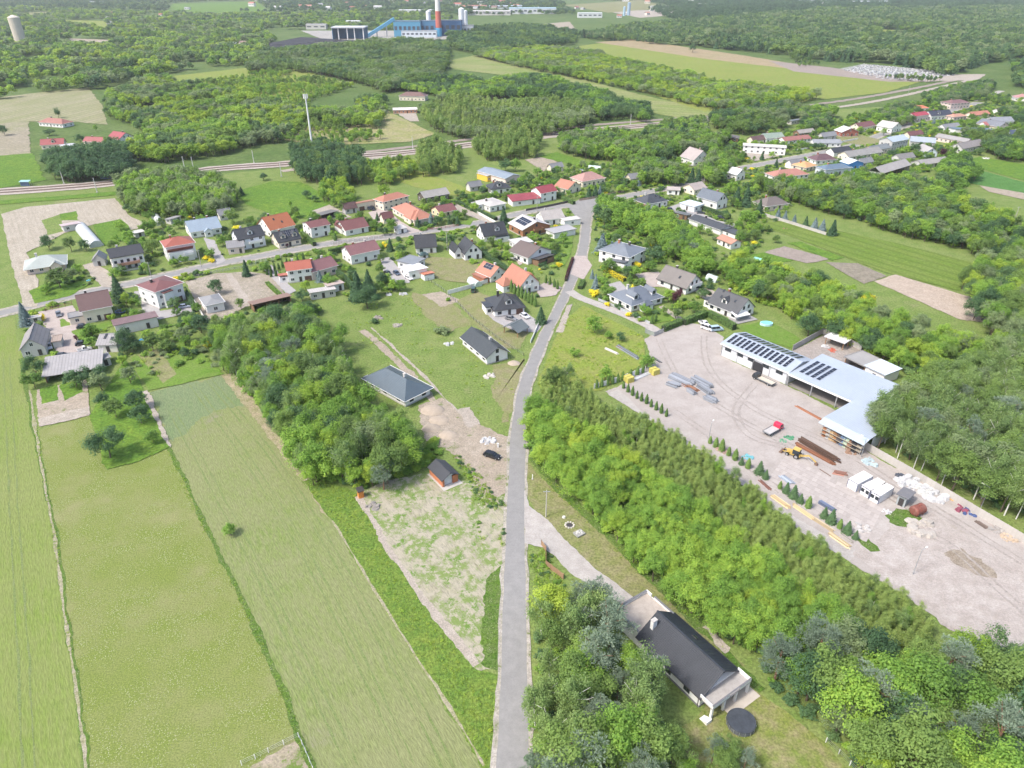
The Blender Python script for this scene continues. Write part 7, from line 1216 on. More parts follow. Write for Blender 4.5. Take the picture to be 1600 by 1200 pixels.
RC = [(.36, .13, .10), (.42, .20, .14), (.30, .30, .31), (.46, .45, .44), (.20, .13, .11), (.34, .10, .10)]; WC = [(.62, .61, .59), (.58, .54, .47), (.52, .50, .48)]
TOWN = [(390 + 13.5 * i + r.uniform(-5, 5), r.uniform(-2, 19)) for i in range(34)] + [(900 + 36 * i + r.uniform(-9, 9), r.uniform(-3, 8)) for i in range(18)]
RK = ORD[:20]; RN = ['brick-red', 'salmon', 'grey', 'pale', 'brown', 'dark red']
def rank(L, i, k, ref): q = sorted((j for j in range(len(L)) if k(j) == k(i)), key=lambda j: (L[j][0] - ref[0]) ** 2 + 9 * (L[j][1] - ref[1]) ** 2); return RK[min(q.index(i), 19)]
for i, (x, y) in enumerate(ALLOT): block(f"{rank(ALLOT, i, lambda j: j % 6, (34, 70))} {['white', 'cream', 'grey'][i % 3]} summer house with {RN[i % 6]} roof counting from the concrete tower", (x, y), r.uniform(8, 16), r.uniform(7, 11), r.uniform(4, 7), WC[i % 3], RC[i % 6], 'summer_house', r.uniform(-.8, .8), 2.5, 2, 'house', "summer houses among far trees")
for i, (x, y) in enumerate(TOWN): block(f"{rank(TOWN, i, lambda j: j % 6, (686, 20))} distant town house with {RN[i % 6]} roof counting from the striped chimney", (x, y), r.uniform(14, 30), r.uniform(12, 18), r.uniform(6, 13), WC[i % 3], RC[i % 6], 'town_house', r.uniform(-.5, .5), r.uniform(2.5, 5), 3, 'house', "distant town houses on the horizon")
# cemetery: uncountable stones
m = MB(); poly = [tuple(G(*p)[:2]) for p in [(1318, 110), (1350, 101), (1440, 109), (1492, 118), (1440, 127), (1385, 125)]]; rr = np.random.default_rng(2)
for x, y in area_pts(poly, 3.6): m.cur = int(rr.integers(3)); s = rr.uniform(.8, 1.9); m.box(x - s / 2, y - .5, 0, x + s / 2, y + .6, rr.uniform(.4, 1.5))
kind(m.build("gravestones", [solid((.55, .55, .56), .5), solid((.24, .24, .26), .4), solid((.38, .37, .36), .6)]), 'stuff')
# ------------------------------------------------------------------ trees, shrubs, woods
LOOK = {'ash': "fresh green leafy tree", 'lime': "yellow-green leafy tree", 'oak': "dark green round-crowned tree", 'olive': "olive-green broad tree", 'maple': "bright green round-crowned tree", 'poplar': "slim olive-green tree", 'aspen': "slim fresh green tree",
        'plume': "young olive-green plantation tree", 'sapling': "young bright green tree", 'birch': "airy birch with a white trunk", 'pine': "blue-grey pine", 'spruce': "dark conical spruce", 'silver': "silvery blue spruce", 'thuja': "narrow green thuja", 'willow': "grey-green leafy tree", 'darktall': "tall dark green tree", 'plum': "purple-leaved tree", 'yellowtree': "golden-leaved tree"}
NAME = {'birch': 'birch_tree', 'pine': 'pine_tree', 'spruce': 'spruce_tree', 'silver': 'blue_spruce', 'thuja': 'thuja', 'poplar': 'poplar_tree', 'aspen': 'aspen_tree', 'oak': 'leafy_tree'}
ALL = []     # (size on the photo, x, y, height, width, species, tint, wood key, label or None)
# woods: key -> (phrase, height range, spacing, species weights, tint range, canopy outlines in the photo)
WOODS = {
 'W1': ("in the wood between grain field and meadow plots", (7, 12), 4.0, {'ash': 4, 'olive': 3, 'birch': 3, 'maple': 3, 'lime': 1.2, 'oak': 2, 'pine': .6, 'willow': .5}, (.25, .8),
        [[(330, 520), (365, 520), (420, 514), (470, 504), (498, 508), (515, 522), (528, 555), (550, 590), (560, 615), (598, 652), (636, 682), (655, 712), (640, 730), (600, 745), (560, 762), (500, 748), (480, 745), (455, 705), (420, 650), (380, 600), (350, 570)]]),
 'W2a': ("in the dense young plantation between road bank and yard", (4.2, 6.2), 2.1, {'plume': 9, 'birch': .4, 'sapling': .5}, (.35, .75),
        [[(850, 600), (895, 600), (945, 640), (1000, 655), (1080, 700), (1180, 775), (1250, 835), (1330, 895), (1420, 945), (1465, 985), (1440, 1005), (1380, 1005), (1330, 975), (1250, 925), (1180, 870), (1100, 800), (1000, 735), (900, 670), (850, 640)]]),
 'W2b': ("along the sunny bank edge of the young plantation", (5, 9), 3.0, {'ash': 5, 'maple': 3, 'lime': 1.6, 'sapling': 3}, (.4, .9),
        [[(826, 640), (850, 640), (900, 672), (1000, 738), (1100, 803), (1180, 873), (1250, 928), (1330, 978), (1290, 1010), (1250, 1010), (1190, 1020), (1130, 985), (1080, 950), (1000, 880), (940, 810), (870, 745), (835, 710)]]),
 'W3': ("in the grove between road and black-roofed house", (8, 13.5), 4.3, {'birch': 5, 'pine': 3, 'olive': 3, 'ash': 2, 'lime': .4, 'poplar': 1}, (.35, .85),
        [[(842, 945), (868, 930), (908, 926), (922, 948), (940, 982), (980, 1012), (1018, 1037), (1028, 1062), (1018, 1090), (1044, 1120), (1060, 1160), (1075, 1230), (840, 1230), (826, 1180), (838, 1090), (842, 1000)]]),
 'W3b': ("at the foot of the photo below the garden of the black-roofed house", (5, 8), 4.0, {'pine': 2, 'ash': 2, 'olive': 2}, (.3, .8),
        [[(1075, 1160), (1120, 1150), (1160, 1180), (1190, 1235), (1070, 1235)]]),
 'W4': ("in the mixed wood behind the covered pool", (8, 13.5), 5.2, {'oak': 4, 'ash': 1.6, 'lime': 1.3, 'pine': 3.2, 'willow': 1.2, 'maple': 1.3, 'olive': 1}, (.15, .75),
        [[(1192, 1030), (1215, 1012), (1262, 988), (1320, 998), (1400, 1018), (1470, 1010), (1520, 1005), (1600, 1028), (1660, 1040), (1660, 1250), (1375, 1250), (1340, 1190), (1280, 1130), (1212, 1075)]]),
 'W5': ("in the birch wood behind the long concrete wall", (9, 13), 3.9, {'birch': 7, 'poplar': 2, 'olive': 2, 'willow': 1.2, 'pine': .5}, (.25, .75),
        [[(1368, 658), (1405, 622), (1445, 594), (1490, 590), (1540, 560), (1620, 540), (1760, 600), (1760, 870), (1600, 800), (1560, 790), (1480, 745), (1420, 710), (1370, 680)]]),
 'W6': ("in the leafy scrub behind the houses and hall", (5, 9), 4.0, {'ash': 4, 'maple': 2, 'lime': 2.5, 'oak': 1, 'olive': 2, 'willow': 1}, (.3, .95),
        [[(1120, 420), (1165, 405), (1230, 430), (1290, 445), (1320, 458), (1370, 492), (1465, 530), (1545, 540), (1620, 540), (1620, 570), (1500, 590), (1420, 580), (1380, 560), (1320, 530), (1260, 500), (1200, 475), (1150, 450)]]),
 'W6b': ("in the tall trees beside the bare field", (8, 12), 4.4, {'olive': 3, 'ash': 2, 'oak': 2, 'willow': 2, 'lime': 1}, (.3, .8), [[(1500, 440), (1530, 420), (1620, 380), (1700, 400), (1700, 540), (1560, 540), (1545, 500)]]),
 'W7': ("in the hedge-wood between the road junction and garages", (7, 10), 4.0, {'maple': 3, 'ash': 3, 'oak': 1}, (.35, .8),
        [[(930, 325), (945, 312), (985, 325), (1030, 342), (1070, 362), (1100, 388), (1115, 420), (1090, 425), (1060, 400), (1020, 372), (975, 350), (940, 345)]]),
 'W8': ("in the gardens' tree belt below the hay barn", (6, 10), 4.4, {'ash': 2.5, 'maple': 2, 'oak': 3, 'olive': 2, 'lime': 1, 'willow': 1}, (.2, .8),
        [[(1180, 288), (1240, 292), (1300, 300), (1340, 270), (1380, 290), (1430, 285), (1480, 300), (1530, 330), (1600, 355), (1660, 380), (1600, 380), (1520, 345), (1480, 330), (1450, 348), (1520, 376), (1500, 384), (1420, 366), (1330, 338), (1250, 316), (1200, 300)], [(1450, 335), (1500, 350), (1600, 385), (1680, 410), (1680, 430), (1580, 400), (1530, 395), (1470, 355)]]),
 'W9': ("in the green belt beside the clover field", (7, 11), 5, {'oak': 3, 'ash': 3, 'maple': 2}, (.2, .7), [[(1470, 255), (1500, 250), (1530, 272), (1500, 295), (1460, 285)], [(1535, 225), (1620, 235), (1640, 250), (1560, 245)]]),
 'W10': ("in the grove behind the tilled sandy lot", (7, 11), 4.6, {'aspen': 3, 'willow': 2.5, 'ash': 2, 'olive': 2}, (.35, .85), [[(185, 285), (230, 275), (300, 272), (360, 288), (372, 310), (345, 335), (290, 332), (225, 335), (195, 318)]]),
 'W11': ("in the dark grove in front of the phone mast", (8, 12), 4.8, {'darktall': 3, 'oak': 2, 'poplar': 2}, (.2, .6), [[(455, 240), (500, 228), (560, 245), (580, 280), (540, 285), (480, 280), (460, 272)]]),
 'W12': ("in the yellow-green thicket behind the garages", (5, 8), 4.8, {'lime': 4, 'ash': 3, 'olive': 1}, (.4, .9), [[(575, 258), (640, 250), (650, 270), (610, 285), (580, 285)], [(500, 285), (540, 288), (560, 310), (530, 330), (500, 305)]]),
 'W13': ("in the poplar block by the track behind the yellow hall", (8, 11), 4.6, {'poplar': 4, 'plume': 3}, (.35, .75), [[(650, 232), (690, 222), (720, 240), (715, 262), (660, 270)], [(735, 225), (780, 212), (845, 215), (840, 240), (760, 245)]]),
 'W14': ("in the thicket between the track and the village", (7, 11), 4.6, {'olive': 3, 'ash': 3, 'willow': 2, 'oak': 1}, (.25, .75), [[(875, 220), (920, 208), (1000, 215), (1040, 195), (1100, 190), (1105, 215), (1140, 215), (1110, 240), (1060, 240), (1000, 255), (930, 245), (880, 235)], [(985, 255), (1050, 262), (1065, 285), (1000, 285)], [(1115, 240), (1145, 262), (1120, 290), (1095, 275)]]),
 'W15': ("in the bushes along the track by the timber chalet", (6, 9), 5, {'oak': 3, 'willow': 2, 'ash': 2}, (.2, .7), [[(1250, 185), (1290, 175), (1300, 195), (1260, 205)], [(1360, 180), (1400, 165), (1440, 175), (1420, 195), (1370, 190)], [(1440, 150), (1500, 135), (1555, 130), (1540, 150), (1460, 165)], [(1560, 175), (1620, 170), (1620, 195), (1580, 190)]]),
 'W16': ("in the mixed trees below the rust-brown outhouse", (3.5, 6), 4.2, {'oak': 3, 'maple': 2, 'ash': 2, 'willow': .8}, (.15, .65), [[(372, 502), (400, 496), (440, 488), (470, 478), (505, 480), (485, 500), (430, 512), (380, 526), (345, 548), (328, 530), (340, 512)]]),
}
def pick(wts):
    k = list(wts); p = np.array([wts[i] for i in k], float); return k[rng.choice(len(k), p=p / p.sum())]
def size_of(x, y, h): 
    px, py, f = P((x, y, h * .5)); return h * FPX / f, px, py
for key, (ph, (h0, h1), st, sp, (t0, t1), outs) in WOODS.items():
    for out in outs:
        poly = [tuple(G(*p, (.6 if key in ('W3', 'W4') else .42) * h0)[:2]) for p in out]
        for x, y in area_pts(poly, st):
            h = rng.uniform(h0, h1); s, px, py = size_of(x, y, h); big = mnoise.noise(Vector((x * .05, y * .05, 0)))
            ALL.append([s * (1 if -40 < px < 1640 and py < 1240 else .1), x, y, h, rng.uniform(.85, 1.2), pick(sp), float(np.clip(rng.uniform(t0, t1) + big * .25, 0, 1)), key, None])
# garden and field trees one by one: px, py of the foot, height, species, tint, width, label
T = [
 (173, 716, 10.5, 'oak', .3, 1.05, "big dark tree standing alone at the top of the flowering meadow"), (182, 652, 6, 'olive', .3, 1.3, "low spreading apple tree above the big meadow tree"), (215, 640, 6, 'oak', .3, 1.3, "round bush-like tree at the corner of the blue-green grain"), (222, 662, 6, 'oak', .35, 1.1, "second round tree down the sandy path beside the grain"), (240, 693, 4, 'maple', .2, 1.2, "small round tree at the lower tip of the sandy path"), (162, 635, 4.5, 'oak', .3, 1.2, "round clipped tree beside the kitchen garden"),
 (205, 600, 6, 'willow', .3, 1.2, "grey-green fruit tree beside the narrow garden path"), (160, 610, 6.5, 'willow', .4, 1.3, "pale grey-green fruit tree right of the vegetable beds"), (120, 605, 6, 'oak', .5, 1.3, "leafy tree in front of the long grey barn, nearer its middle"), (148, 600, 7, 'oak', .3, 1.3, "dark leafy tree in front of the long grey barn's end"),
 (58, 590, 8, 'oak', .4, 1.0, "tall dense tree at the near corner of the old grey barn"), (55, 606, 6, 'maple', .1, 1.1, "green tree between old grey barn and field margin"), (200, 548, 8, 'oak', .3, 1.1, "dark round tree in front of the mauve garage row"), (240, 550, 7, 'olive', .3, 1.1, "upright tree beside the blue tarpaulin"), (193, 572, 4, 'lime', .5, 1.2, "lime-green small tree beside the garden path"), (290, 535, 6, 'willow', .3, 1.3, "grey-green fruit tree standing in the back garden lawn"), (262, 552, 5, 'olive', .4, 1.3, "spreading fruit tree near the middle of the back gardens"), (292, 560, 4, 'oak', .2, 1.1, "small dark tree near the tip of the back garden"),
 (315, 520, 7, 'oak', .1, 1.3, "dark spreading tree below the low grey building"), (340, 548, 8, 'darktall', .4, 1.1, "dark tree at the head of the wood by the straw margin"), (350, 580, 8, 'willow', .3, 1.0, "slim grey tree at the straw margin's top"), (338, 460, 6.5, 'oak', .3, 1.1, "round dark tree alone on the sandy open lot"), (386, 432, 7.5, 'spruce', .3, 1.0, "dark conical spruce alone on the verge of the open lot"),
 (95, 450, 8.5, 'olive', .15, 1.5, "broad walnut tree in front of the pale green-grey roof"), (115, 440, 6, 'willow', .4, 1.1, "pale leafy tree touching the broad walnut"), (78, 390, 7, 'oak', .3, 1.2, "dark round tree beside the tilled sand"), (112, 393, 7, 'olive', .2, 1.1, "dark green tree left of the plastic tunnel"), (135, 392, 5.5, 'oak', .3, 1.2, "lower dark tree at the mouth of the plastic tunnel"), (43, 507, 9, 'silver', .2, 1.1, "big bluish spruce at the field gate by the old barn"), (188, 470, 11, 'spruce', .5, 1.1, "tall dark spruce between brown-roofed and maroon-roofed houses"), (200, 480, 6, 'lime', .5, 1.0, "lime-green bush-tree right of the tall spruce"), (240, 400, 8, 'olive', .6, 1.2, "leafy tree between balcony villa and three-storey house"), (232, 365, 7, 'ash', .3, 1.1, "green tree behind the three-storey house"), (222, 428, 4, 'thuja', .3, 1.2, "paired thuja beside the curving drive, first"), (234, 430, 4, 'thuja', .4, 1.2, "paired thuja beside the curving drive, second"), (273, 412, 3.5, 'spruce', .4, 1.3, "small round dark spruce in front of the three-storey house"),
 (365, 350, 8, 'olive', .7, 1.3, "broad olive tree behind the grey-blue metal roof"), (345, 325, 7, 'willow', .5, 1.2, "grey-green tree at the corner of the grove near the bungalow"), (290, 345, 6, 'ash', .5, 1.1, "green tree left of the grey-blue metal roof"), (350, 385, 5, 'maple', .3, 1.2, "round green tree by the grey-roofed outbuilding"), (378, 305, 5, 'spruce', .5, 1.4, "lone dark bush-shaped spruce near the green field's rim"),
 (480, 311, 5, 'oak', .4, 1.3, "lone dark tree in the bright green field, taller of two"), (493, 316, 4, 'oak', .4, 1.3, "lone dark tree in the bright green field, smaller of two"), (412, 282, 4.5, 'oak', .3, 1.4, "round dark tree by the railway mast on the bright field"), (455, 325, 4, 'aspen', .5, 1.2, "slender young tree above the orange roof"), (462, 340, 6, 'olive', .5, 1.2, "bushy tree behind the steep orange roof"), (490, 345, 5, 'maple', .4, 1.3, "round green tree left of the dark open shed"), (525, 320, 7, 'ash', .4, 1.2, "leafy tree at the end of the green field hedge"), (600, 310, 8, 'lime', .4, 1.2, "yellow-green tree beside the terracotta roof"), (585, 360, 5, 'maple', .2, 1.3, "round dense tree behind the maroon L-roof"), (613, 366, 8, 'ash', .3, 1.0, "tall slim tree in the garden by the white kiosk"), (600, 368, 5, 'oak', .3, 1.2, "dark tree beside the slim garden tree"), (524, 376, 4, 'thuja', .6, 1.3, "upright evergreen between maroon cube and L-roof"), (590, 345, 4.5, 'spruce', .5, 1.1, "small spruce at the paved workshop drive"),
 (653, 354, 5, 'spruce', .6, 1.2, "green spruce in front of the salmon workshop"), (674, 351, 6.5, 'silver', .3, 1.2, "silvery spruce between salmon workshop and little maroon cottage"), (703, 350, 5, 'spruce', .5, 1.1, "dark spruce before the little maroon cottage, nearer the barn"), (715, 352, 5, 'spruce', .6, 1.1, "green spruce before the little maroon cottage, nearer the road"), (560, 468, 12, 'spruce', .4, 1.15, "tall dark spruce behind the open meadow, leftmost of the pair"), (578, 466, 12, 'spruce', .5, 1.1, "tall dark spruce behind the open meadow, rightmost of the pair"), (575, 482, 9, 'oak', .3, 1.4, "huge round dark tree on the rim of the open meadow"), (598, 445, 5, 'oak', .2, 1.3, "dark purple-green tree by the car court"), (625, 455, 5, 'maple', .3, 1.4, "broad green bush-tree below the car court"), (500, 440, 5, 'silver', .4, 1.3, "silvery small spruce before the mauve row house"), (516, 448, 6, 'maple', .4, 1.3, "bright green tree in front of the mauve row house"), (628, 398, 5, 'oak', .4, 1.3, "dark round garden tree left of the plain charcoal roof"), (610, 392, 6, 'spruce', .5, 1.2, "upright spruce right of the mauve-brown house"), (478, 455, 4.5, 'lime', .5, 1.3, "round lime-green tree above the leafy corner sheds"),
 (787, 350, 9, 'spruce', .4, 1.2, "tall dark spruce behind the one-dormer charcoal house"), (880, 382, 6, 'ash', .5, 1.1, "leafy tree on the corner lawn near the white garage"), (703, 386, 6, 'oak', .6, 1.1, "leafy tree left of the twin charcoal gables"), (938, 345, 9, 'oak', .3, 1.1, "dark tree at the road junction corner"), (940, 395, 9, 'silver', .2, 1.5, "large silvery spruce beside the main road"), (955, 400, 7, 'silver', .3, 1.3, "second silvery spruce tight behind the large one"), (950, 425, 6, 'maple', .2, 1.4, "round dark-green maple below the silvery spruces"), (930, 450, 6, 'silver', .5, .9, "slim silvery spruce at the side road corner"), (925, 435, 4, 'silver', .5, 1.0, "small silvery spruce at the paved crossing"), (1020, 410, 8, 'oak', .4, 1.2, "dark tree behind the stepped grey-blue roofs"), (1055, 405, 9, 'willow', .2, 1.3, "grey-green broad tree above the taupe roof, nearer the house"), (1080, 410, 9, 'pine', .4, 1.2, "grey-green pine above the taupe roof"), (1015, 425, 5, 'maple', .2, 1.4, "round shrub-like tree in front of the stepped roofs"), (1052, 476, 5, 'plum', .5, 1.2, "dark purple tree between villa and lawn, nearer the lawn"), (1059, 474, 6, 'plum', .6, 1.0, "dark purple tree between villa and lawn, taller one"), (1085, 490, 5, 'maple', .2, 1.4, "leafy tree beside the clipped hedge of the yard"),
 (1165, 355, 9, 'maple', .5, 1.2, "bright round tree beside the charcoal long building"), (1185, 338, 9, 'spruce', .3, 1.1, "dark tall spruce right of the bright round tree"), (1150, 320, 10, 'spruce', .4, 1.2, "dark spruce behind the blue-grey saddle roof, nearest it"), (1165, 322, 11, 'spruce', .3, 1.1, "dark spruce in the middle of the conifers by the tall roof"), (1142, 305, 8, 'maple', .6, 1.2, "light green tree above the blue-grey saddle roof"), (1138, 275, 7, 'maple', .5, 1.3, "light green round tree near the small white gable"), (1300, 368, 8, 'spruce', .3, 1.2, "dark lone spruce at the grassy plots' edge"), (1215, 340, 5, 'silver', .4, 1.2, "first silver spruce of the garden wall row"), (1226, 344, 5, 'silver', .5, 1.2, "second silver spruce of the garden wall row"), (1240, 350, 5, 'silver', .3, 1.2, "third silver spruce of the garden wall row"), (1258, 354, 5.5, 'spruce', .7, 1.2, "greener spruce in the garden wall row"), (1272, 358, 6, 'silver', .5, 1.3, "fourth silver spruce of the garden wall row"), (1284, 361, 6, 'silver', .6, 1.3, "last silver spruce of the garden wall row"), (1180, 375, 5, 'olive', .4, 1.4, "bushy tree by the small salmon-roofed shed"), (1212, 380, 4, 'olive', .4, 1.4, "round shrub-tree standing on the green plot"), (1275, 455, 9, 'oak', .4, 1.2, "tall dark tree in the scrub below the tilled plot"), (1250, 465, 8, 'oak', .5, 1.1, "dark tree left of the tall one in the scrub"), (1262, 525, 8, 'oak', .3, 1.3, "dark round tree behind the solar hall"), (1350, 490, 8, 'yellowtree', .1, 1.1, "yellowish-green tree over the back compound"), (1520, 500, 9, 'oak', .4, 1.2, "dark tree jutting out at the bare field"),
 (920, 310, 6.5, 'spruce', .4, 1.3, "dark spruce before the dusty pink roof, first"), (930, 308, 7, 'spruce', .5, 1.2, "dark spruce before the dusty pink roof, middle"), (937, 306, 6, 'silver', .3, 1.1, "silvery spruce before the dusty pink roof"), (965, 285, 8, 'maple', .5, 1.4, "big light green tree among the cream house gardens"), (988, 296, 4, 'lime', .4, 1.3, "small round lime tree by the lane"), (975, 288, 5, 'silver', .6, 1.2, "pale silver spruce right of the big light tree"), (998, 290, 6, 'silver', .5, 1.1, "grey spruce beside the flat cream house"), (1020, 285, 6, 'spruce', .6, 1.1, "green spruce beside the flat cream house"), (1002, 268, 7, 'maple', .6, 1.2, "light green round tree above the flat cream house"), (970, 262, 6, 'maple', .6, 1.2, "light green tree at the meadow rim, near the cream house"), (1080, 285, 9, 'spruce', .3, 1.2, "dark spruce in front of the steep pinkish gable, first"), (1090, 288, 9, 'spruce', .4, 1.2, "dark spruce in front of the steep pinkish gable, second"), (1068, 290, 4, 'lime', .6, 1.3, "olive-yellow ball tree by the lane"), (840, 275, 6, 'maple', .4, 1.2, "green garden tree behind the crimson roof"), (858, 290, 5, 'maple', .3, 1.3, "round green tree behind the crimson roof"), (790, 268, 9, 'oak', .4, 1.2, "dark tree behind the long grey hall"), (805, 268, 8, 'maple', .4, 1.2, "mid-green tree behind the long grey hall"), (755, 300, 5, 'silver', .5, 1.0, "slim silver spruce beside the yellow-walled hall"), (910, 265, 6, 'willow', .6, 1.2, "pale tree behind the dusty pink roof"),
 (929, 520, 6.5, 'maple', .5, 1.2, "bright round tree alone on the wild plot by the road"), (897, 557, 3.5, 'maple', .6, 1.2, "small bright tree alone low on the wild plot"), (945, 595, 6, 'sapling', .6, 1.5, "bright leafy clump by the white panel fence"), (865, 610, 8, 'olive', .2, 1.2, "olive tree at the head of the plantation by the road"), (885, 605, 8, 'birch', .4, 1.2, "birch at the head of the plantation by the road"), (950, 530, 3, 'maple', .4, 1.3, "small tree behind the stacked grey planks"), (970, 533, 3.5, 'oak', .4, 1.3, "dark small tree beside the grey huts"), (1010, 575, 5, 'maple', .4, 1.3, "round green tree at the inner yard corner"), (845, 505, 6.5, 'spruce', .5, 1.3, "dark spruce at the villa's gate by the road"), (600, 765, 9, 'pine', .6, 1.1, "silvery pine alone at the lower corner of the wood"), (361, 836, 3.0, 'maple', .5, 1.3, "lone bright bush-tree in the middle of the grain field"),
 (1082, 82, 14, 'oak', .5, 1.1, "lone round tree on the far yellow meadow"), (8, 212, 8, 'oak', .4, 1.2, "lone dark tree on the fallow field"), (92, 185, 9, 'darktall', .4, 1.2, "dark tree behind the faded red hamlet roof"), (78, 212, 6, 'oak', .4, 1.6, "dark tree between two hamlet houses"), (126, 224, 7, 'oak', .4, 1.3, "dark tree left of the small crimson cottage"), (138, 236, 7, 'spruce', .4, 1.2, "dark spruce before the small crimson cottage"), (170, 228, 7, 'ash', .4, 1.2, "green tree left of the crimson gable"), (200, 240, 9, 'darktall', .5, 1.2, "tall tree in front of the crimson gable"), (150, 205, 5, 'ash', .6, 1.1, "small tree on the green behind the hamlet"),
 (1470, 248, 7, 'plum', .3, 1.6, "dark lilac tree beside the pale blue barn"), (1395, 205, 6, 'spruce', .4, 1.2, "thin spruce before the plain white gable"), (1436, 202, 6, 'spruce', .5, 1.2, "dark spruce below the crimson roof"), (1458, 195, 6, 'silver', .4, 1.2, "silver spruce before the rounded dormer"), (1482, 200, 6, 'spruce', .3, 1.1, "dark cone spruce before the peach roof"), (1380, 212, 6, 'ash', .6, 1.1, "slim leafy tree right of the maroon saddle roof"), (1427, 240, 7, 'oak', .3, 1.3, "dark round tree between grey house and blue barn"), (1391, 248, 6, 'oak', .3, 1.3, "dark leafy tree before the tall grey house"), (1460, 208, 5, 'lime', .6, 1.3, "lime-green tree above the farm barns"), (1505, 215, 5, 'oak', .3, 1.4, "dark round bush-tree before the long cowshed"), (1330, 290, 8, 'silver', .3, 1.2, "silver spruce beside the grey-blue house"), (1345, 288, 8, 'oak', .3, 1.3, "dark tree below the bright blue shed"), (1362, 290, 8, 'darktall', .3, 1.2, "tall dark tree left of the hay barn"), (1212, 262, 6, 'spruce', .3, 1.1, "small dark spruce at the lane before terracotta roof"), (1190, 250, 6, 'spruce', .5, 1.1, "thin spruce in front of the stony yard"),
]
for px, py, h, sp, ti, wd, lab in T:
    p = G(px, py); s, _, _ = size_of(p.x, p.y, h); ALL.append([s + 1000, p.x, p.y, h, wd, sp, ti, 'garden', lab])
ALL.sort(key=lambda a: -a[0])
NEAR, REST = ALL[:300], ALL[300:]
# names for the wood trees shown singly: the tree of its species nearest a landmark, else its wood
MARKS = [("the covered round pool", (1157, 1130)), ("the balcony of the black-roofed house", (1130, 1090)), ("the flat garage roof of the black-roofed house", (985, 960)), ("the gravel driveway's wooden fence", (860, 880)), ("the bottom end of the road", (835, 1190)), ("the wire fence of the house lawn", (1300, 1165)), ("the small pallet pile on the verge", (905, 833)), ("the slate-blue hipped bungalow", (585, 600)), ("the orange brick hut", (668, 735)), ("the tiny orange privy", (563, 765)), ("the straw margin", (440, 700)), ("the sandy building plot's corner", (600, 755)), ("the gravelled end of the yard", (1440, 975)), ("the lamp post on the yard gravel", (1425, 890)), ("the end of the timber boards", (1330, 860)), ("the silver storage roof", (1345, 690)), ("the yard wall's grey hut", (1450, 745)), ("the bend in the road", (830, 660)), ("the stones by the well ring", (890, 810)), ("the bare earth patch by the lawn", (1120, 1005)), ("the photo's lower right corner", (1590, 1180)), ("the top of the ditch path", (838, 720)), ("the far garden corner past the pool", (1240, 1100))]
used = {}
for nm, (px, py) in MARKS:
    g = G(px, py); seen = set()
    for t in sorted((t for t in NEAR if t[8] is None), key=lambda t: (t[1] - g.x) ** 2 + (t[2] - g.y) ** 2)[:14]:
        if t[5] in seen or (t[1] - g.x) ** 2 + (t[2] - g.y) ** 2 > 26 ** 2: continue
        seen.add(t[5]); t[8] = f"{LOOK[t[5]]} nearest to {nm}"
ANCH = {'W1': ("the slate-blue hipped bungalow", (600, 600)), 'W3': ("the rear flat garage", (985, 960)), 'W3b': ("the covered pool", (1157, 1130)), 'W4': ("the covered pool", (1157, 1130)), 'W2a': ("the yard lamp post", (1426, 898)), 'W2b': ("the well ring", (890, 821)), 'W5': ("the storehouse", (1345, 700)), 'W6': ("the solar hall", (1200, 550)), 'W6b': ("the bare field", (1450, 470))}
NTH = "nearest second third fourth fifth sixth seventh eighth ninth tenth eleventh twelfth thirteenth fourteenth fifteenth sixteenth seventeenth eighteenth nineteenth twentieth".split()
for key, (nm, q) in ANCH.items():
    g = G(*q)
    for sp in {t[5] for t in NEAR if t[7] == key}:
        for n_, t in enumerate(sorted((t for t in ALL if t[7] == key and t[5] == sp), key=lambda t: (t[1] - g.x) ** 2 + (t[2] - g.y) ** 2)):
            if n_ < 20 and t[8] is None: t[8] = f"{NTH[n_]} {LOOK[sp]} {'to' if n_ == 0 else 'counting from'} {nm}, {WOODS[key][0].split(' between')[0].split(' behind')[0].split(' along the')[0]}"
for i, (s, x, y, h, wd, sp, ti, key, lab) in enumerate(NEAR):
    var = i % 3; cm, tm = proto(sp, var, 0 if s % 1000 > 34 else 1)
    grp = None if key == 'garden' else f"{LOOK[sp].split(' with')[0]} group {WOODS[key][0]}"
    if lab and len(lab.split()) > 15: lab = lab.split(',')[0]
    if lab is None: lab = f"{LOOK[sp]} {WOODS[key][0]}"
    t = thing(NAME.get(sp, 'leafy_tree'), lab, 'tree', (x, y, 0), rng.uniform(0, 6.28), grp); t.scale = (h * wd, h * wd, h)
    link("trunk", tm, t); c = link("crown", cm, t); c["tint"] = float(ti)
STUFFNAME = {'W1': 'left_wood', 'W2a': 'young_plantation', 'W2b': 'plantation_edge', 'W3': 'grove', 'W3b': 'grove_edge', 'W4': 'mixed_wood', 'W5': 'birch_wood'}
woods = {}
for t in REST: woods.setdefault(t[7], []).append(t)
for key, ts in woods.items():
    near = [(x, y, 0, h, wd, sp, ti) for s, x, y, h, wd, sp, ti, *_ in ts if s > 30]; far = [(x, y, 0, h, wd, sp, ti) for s, x, y, h, wd, sp, ti, *_ in ts if s <= 30]
    for nm, its, lod in (("woods", near, 0), ("woods", far, 1)): scatter(nm, its, lod)
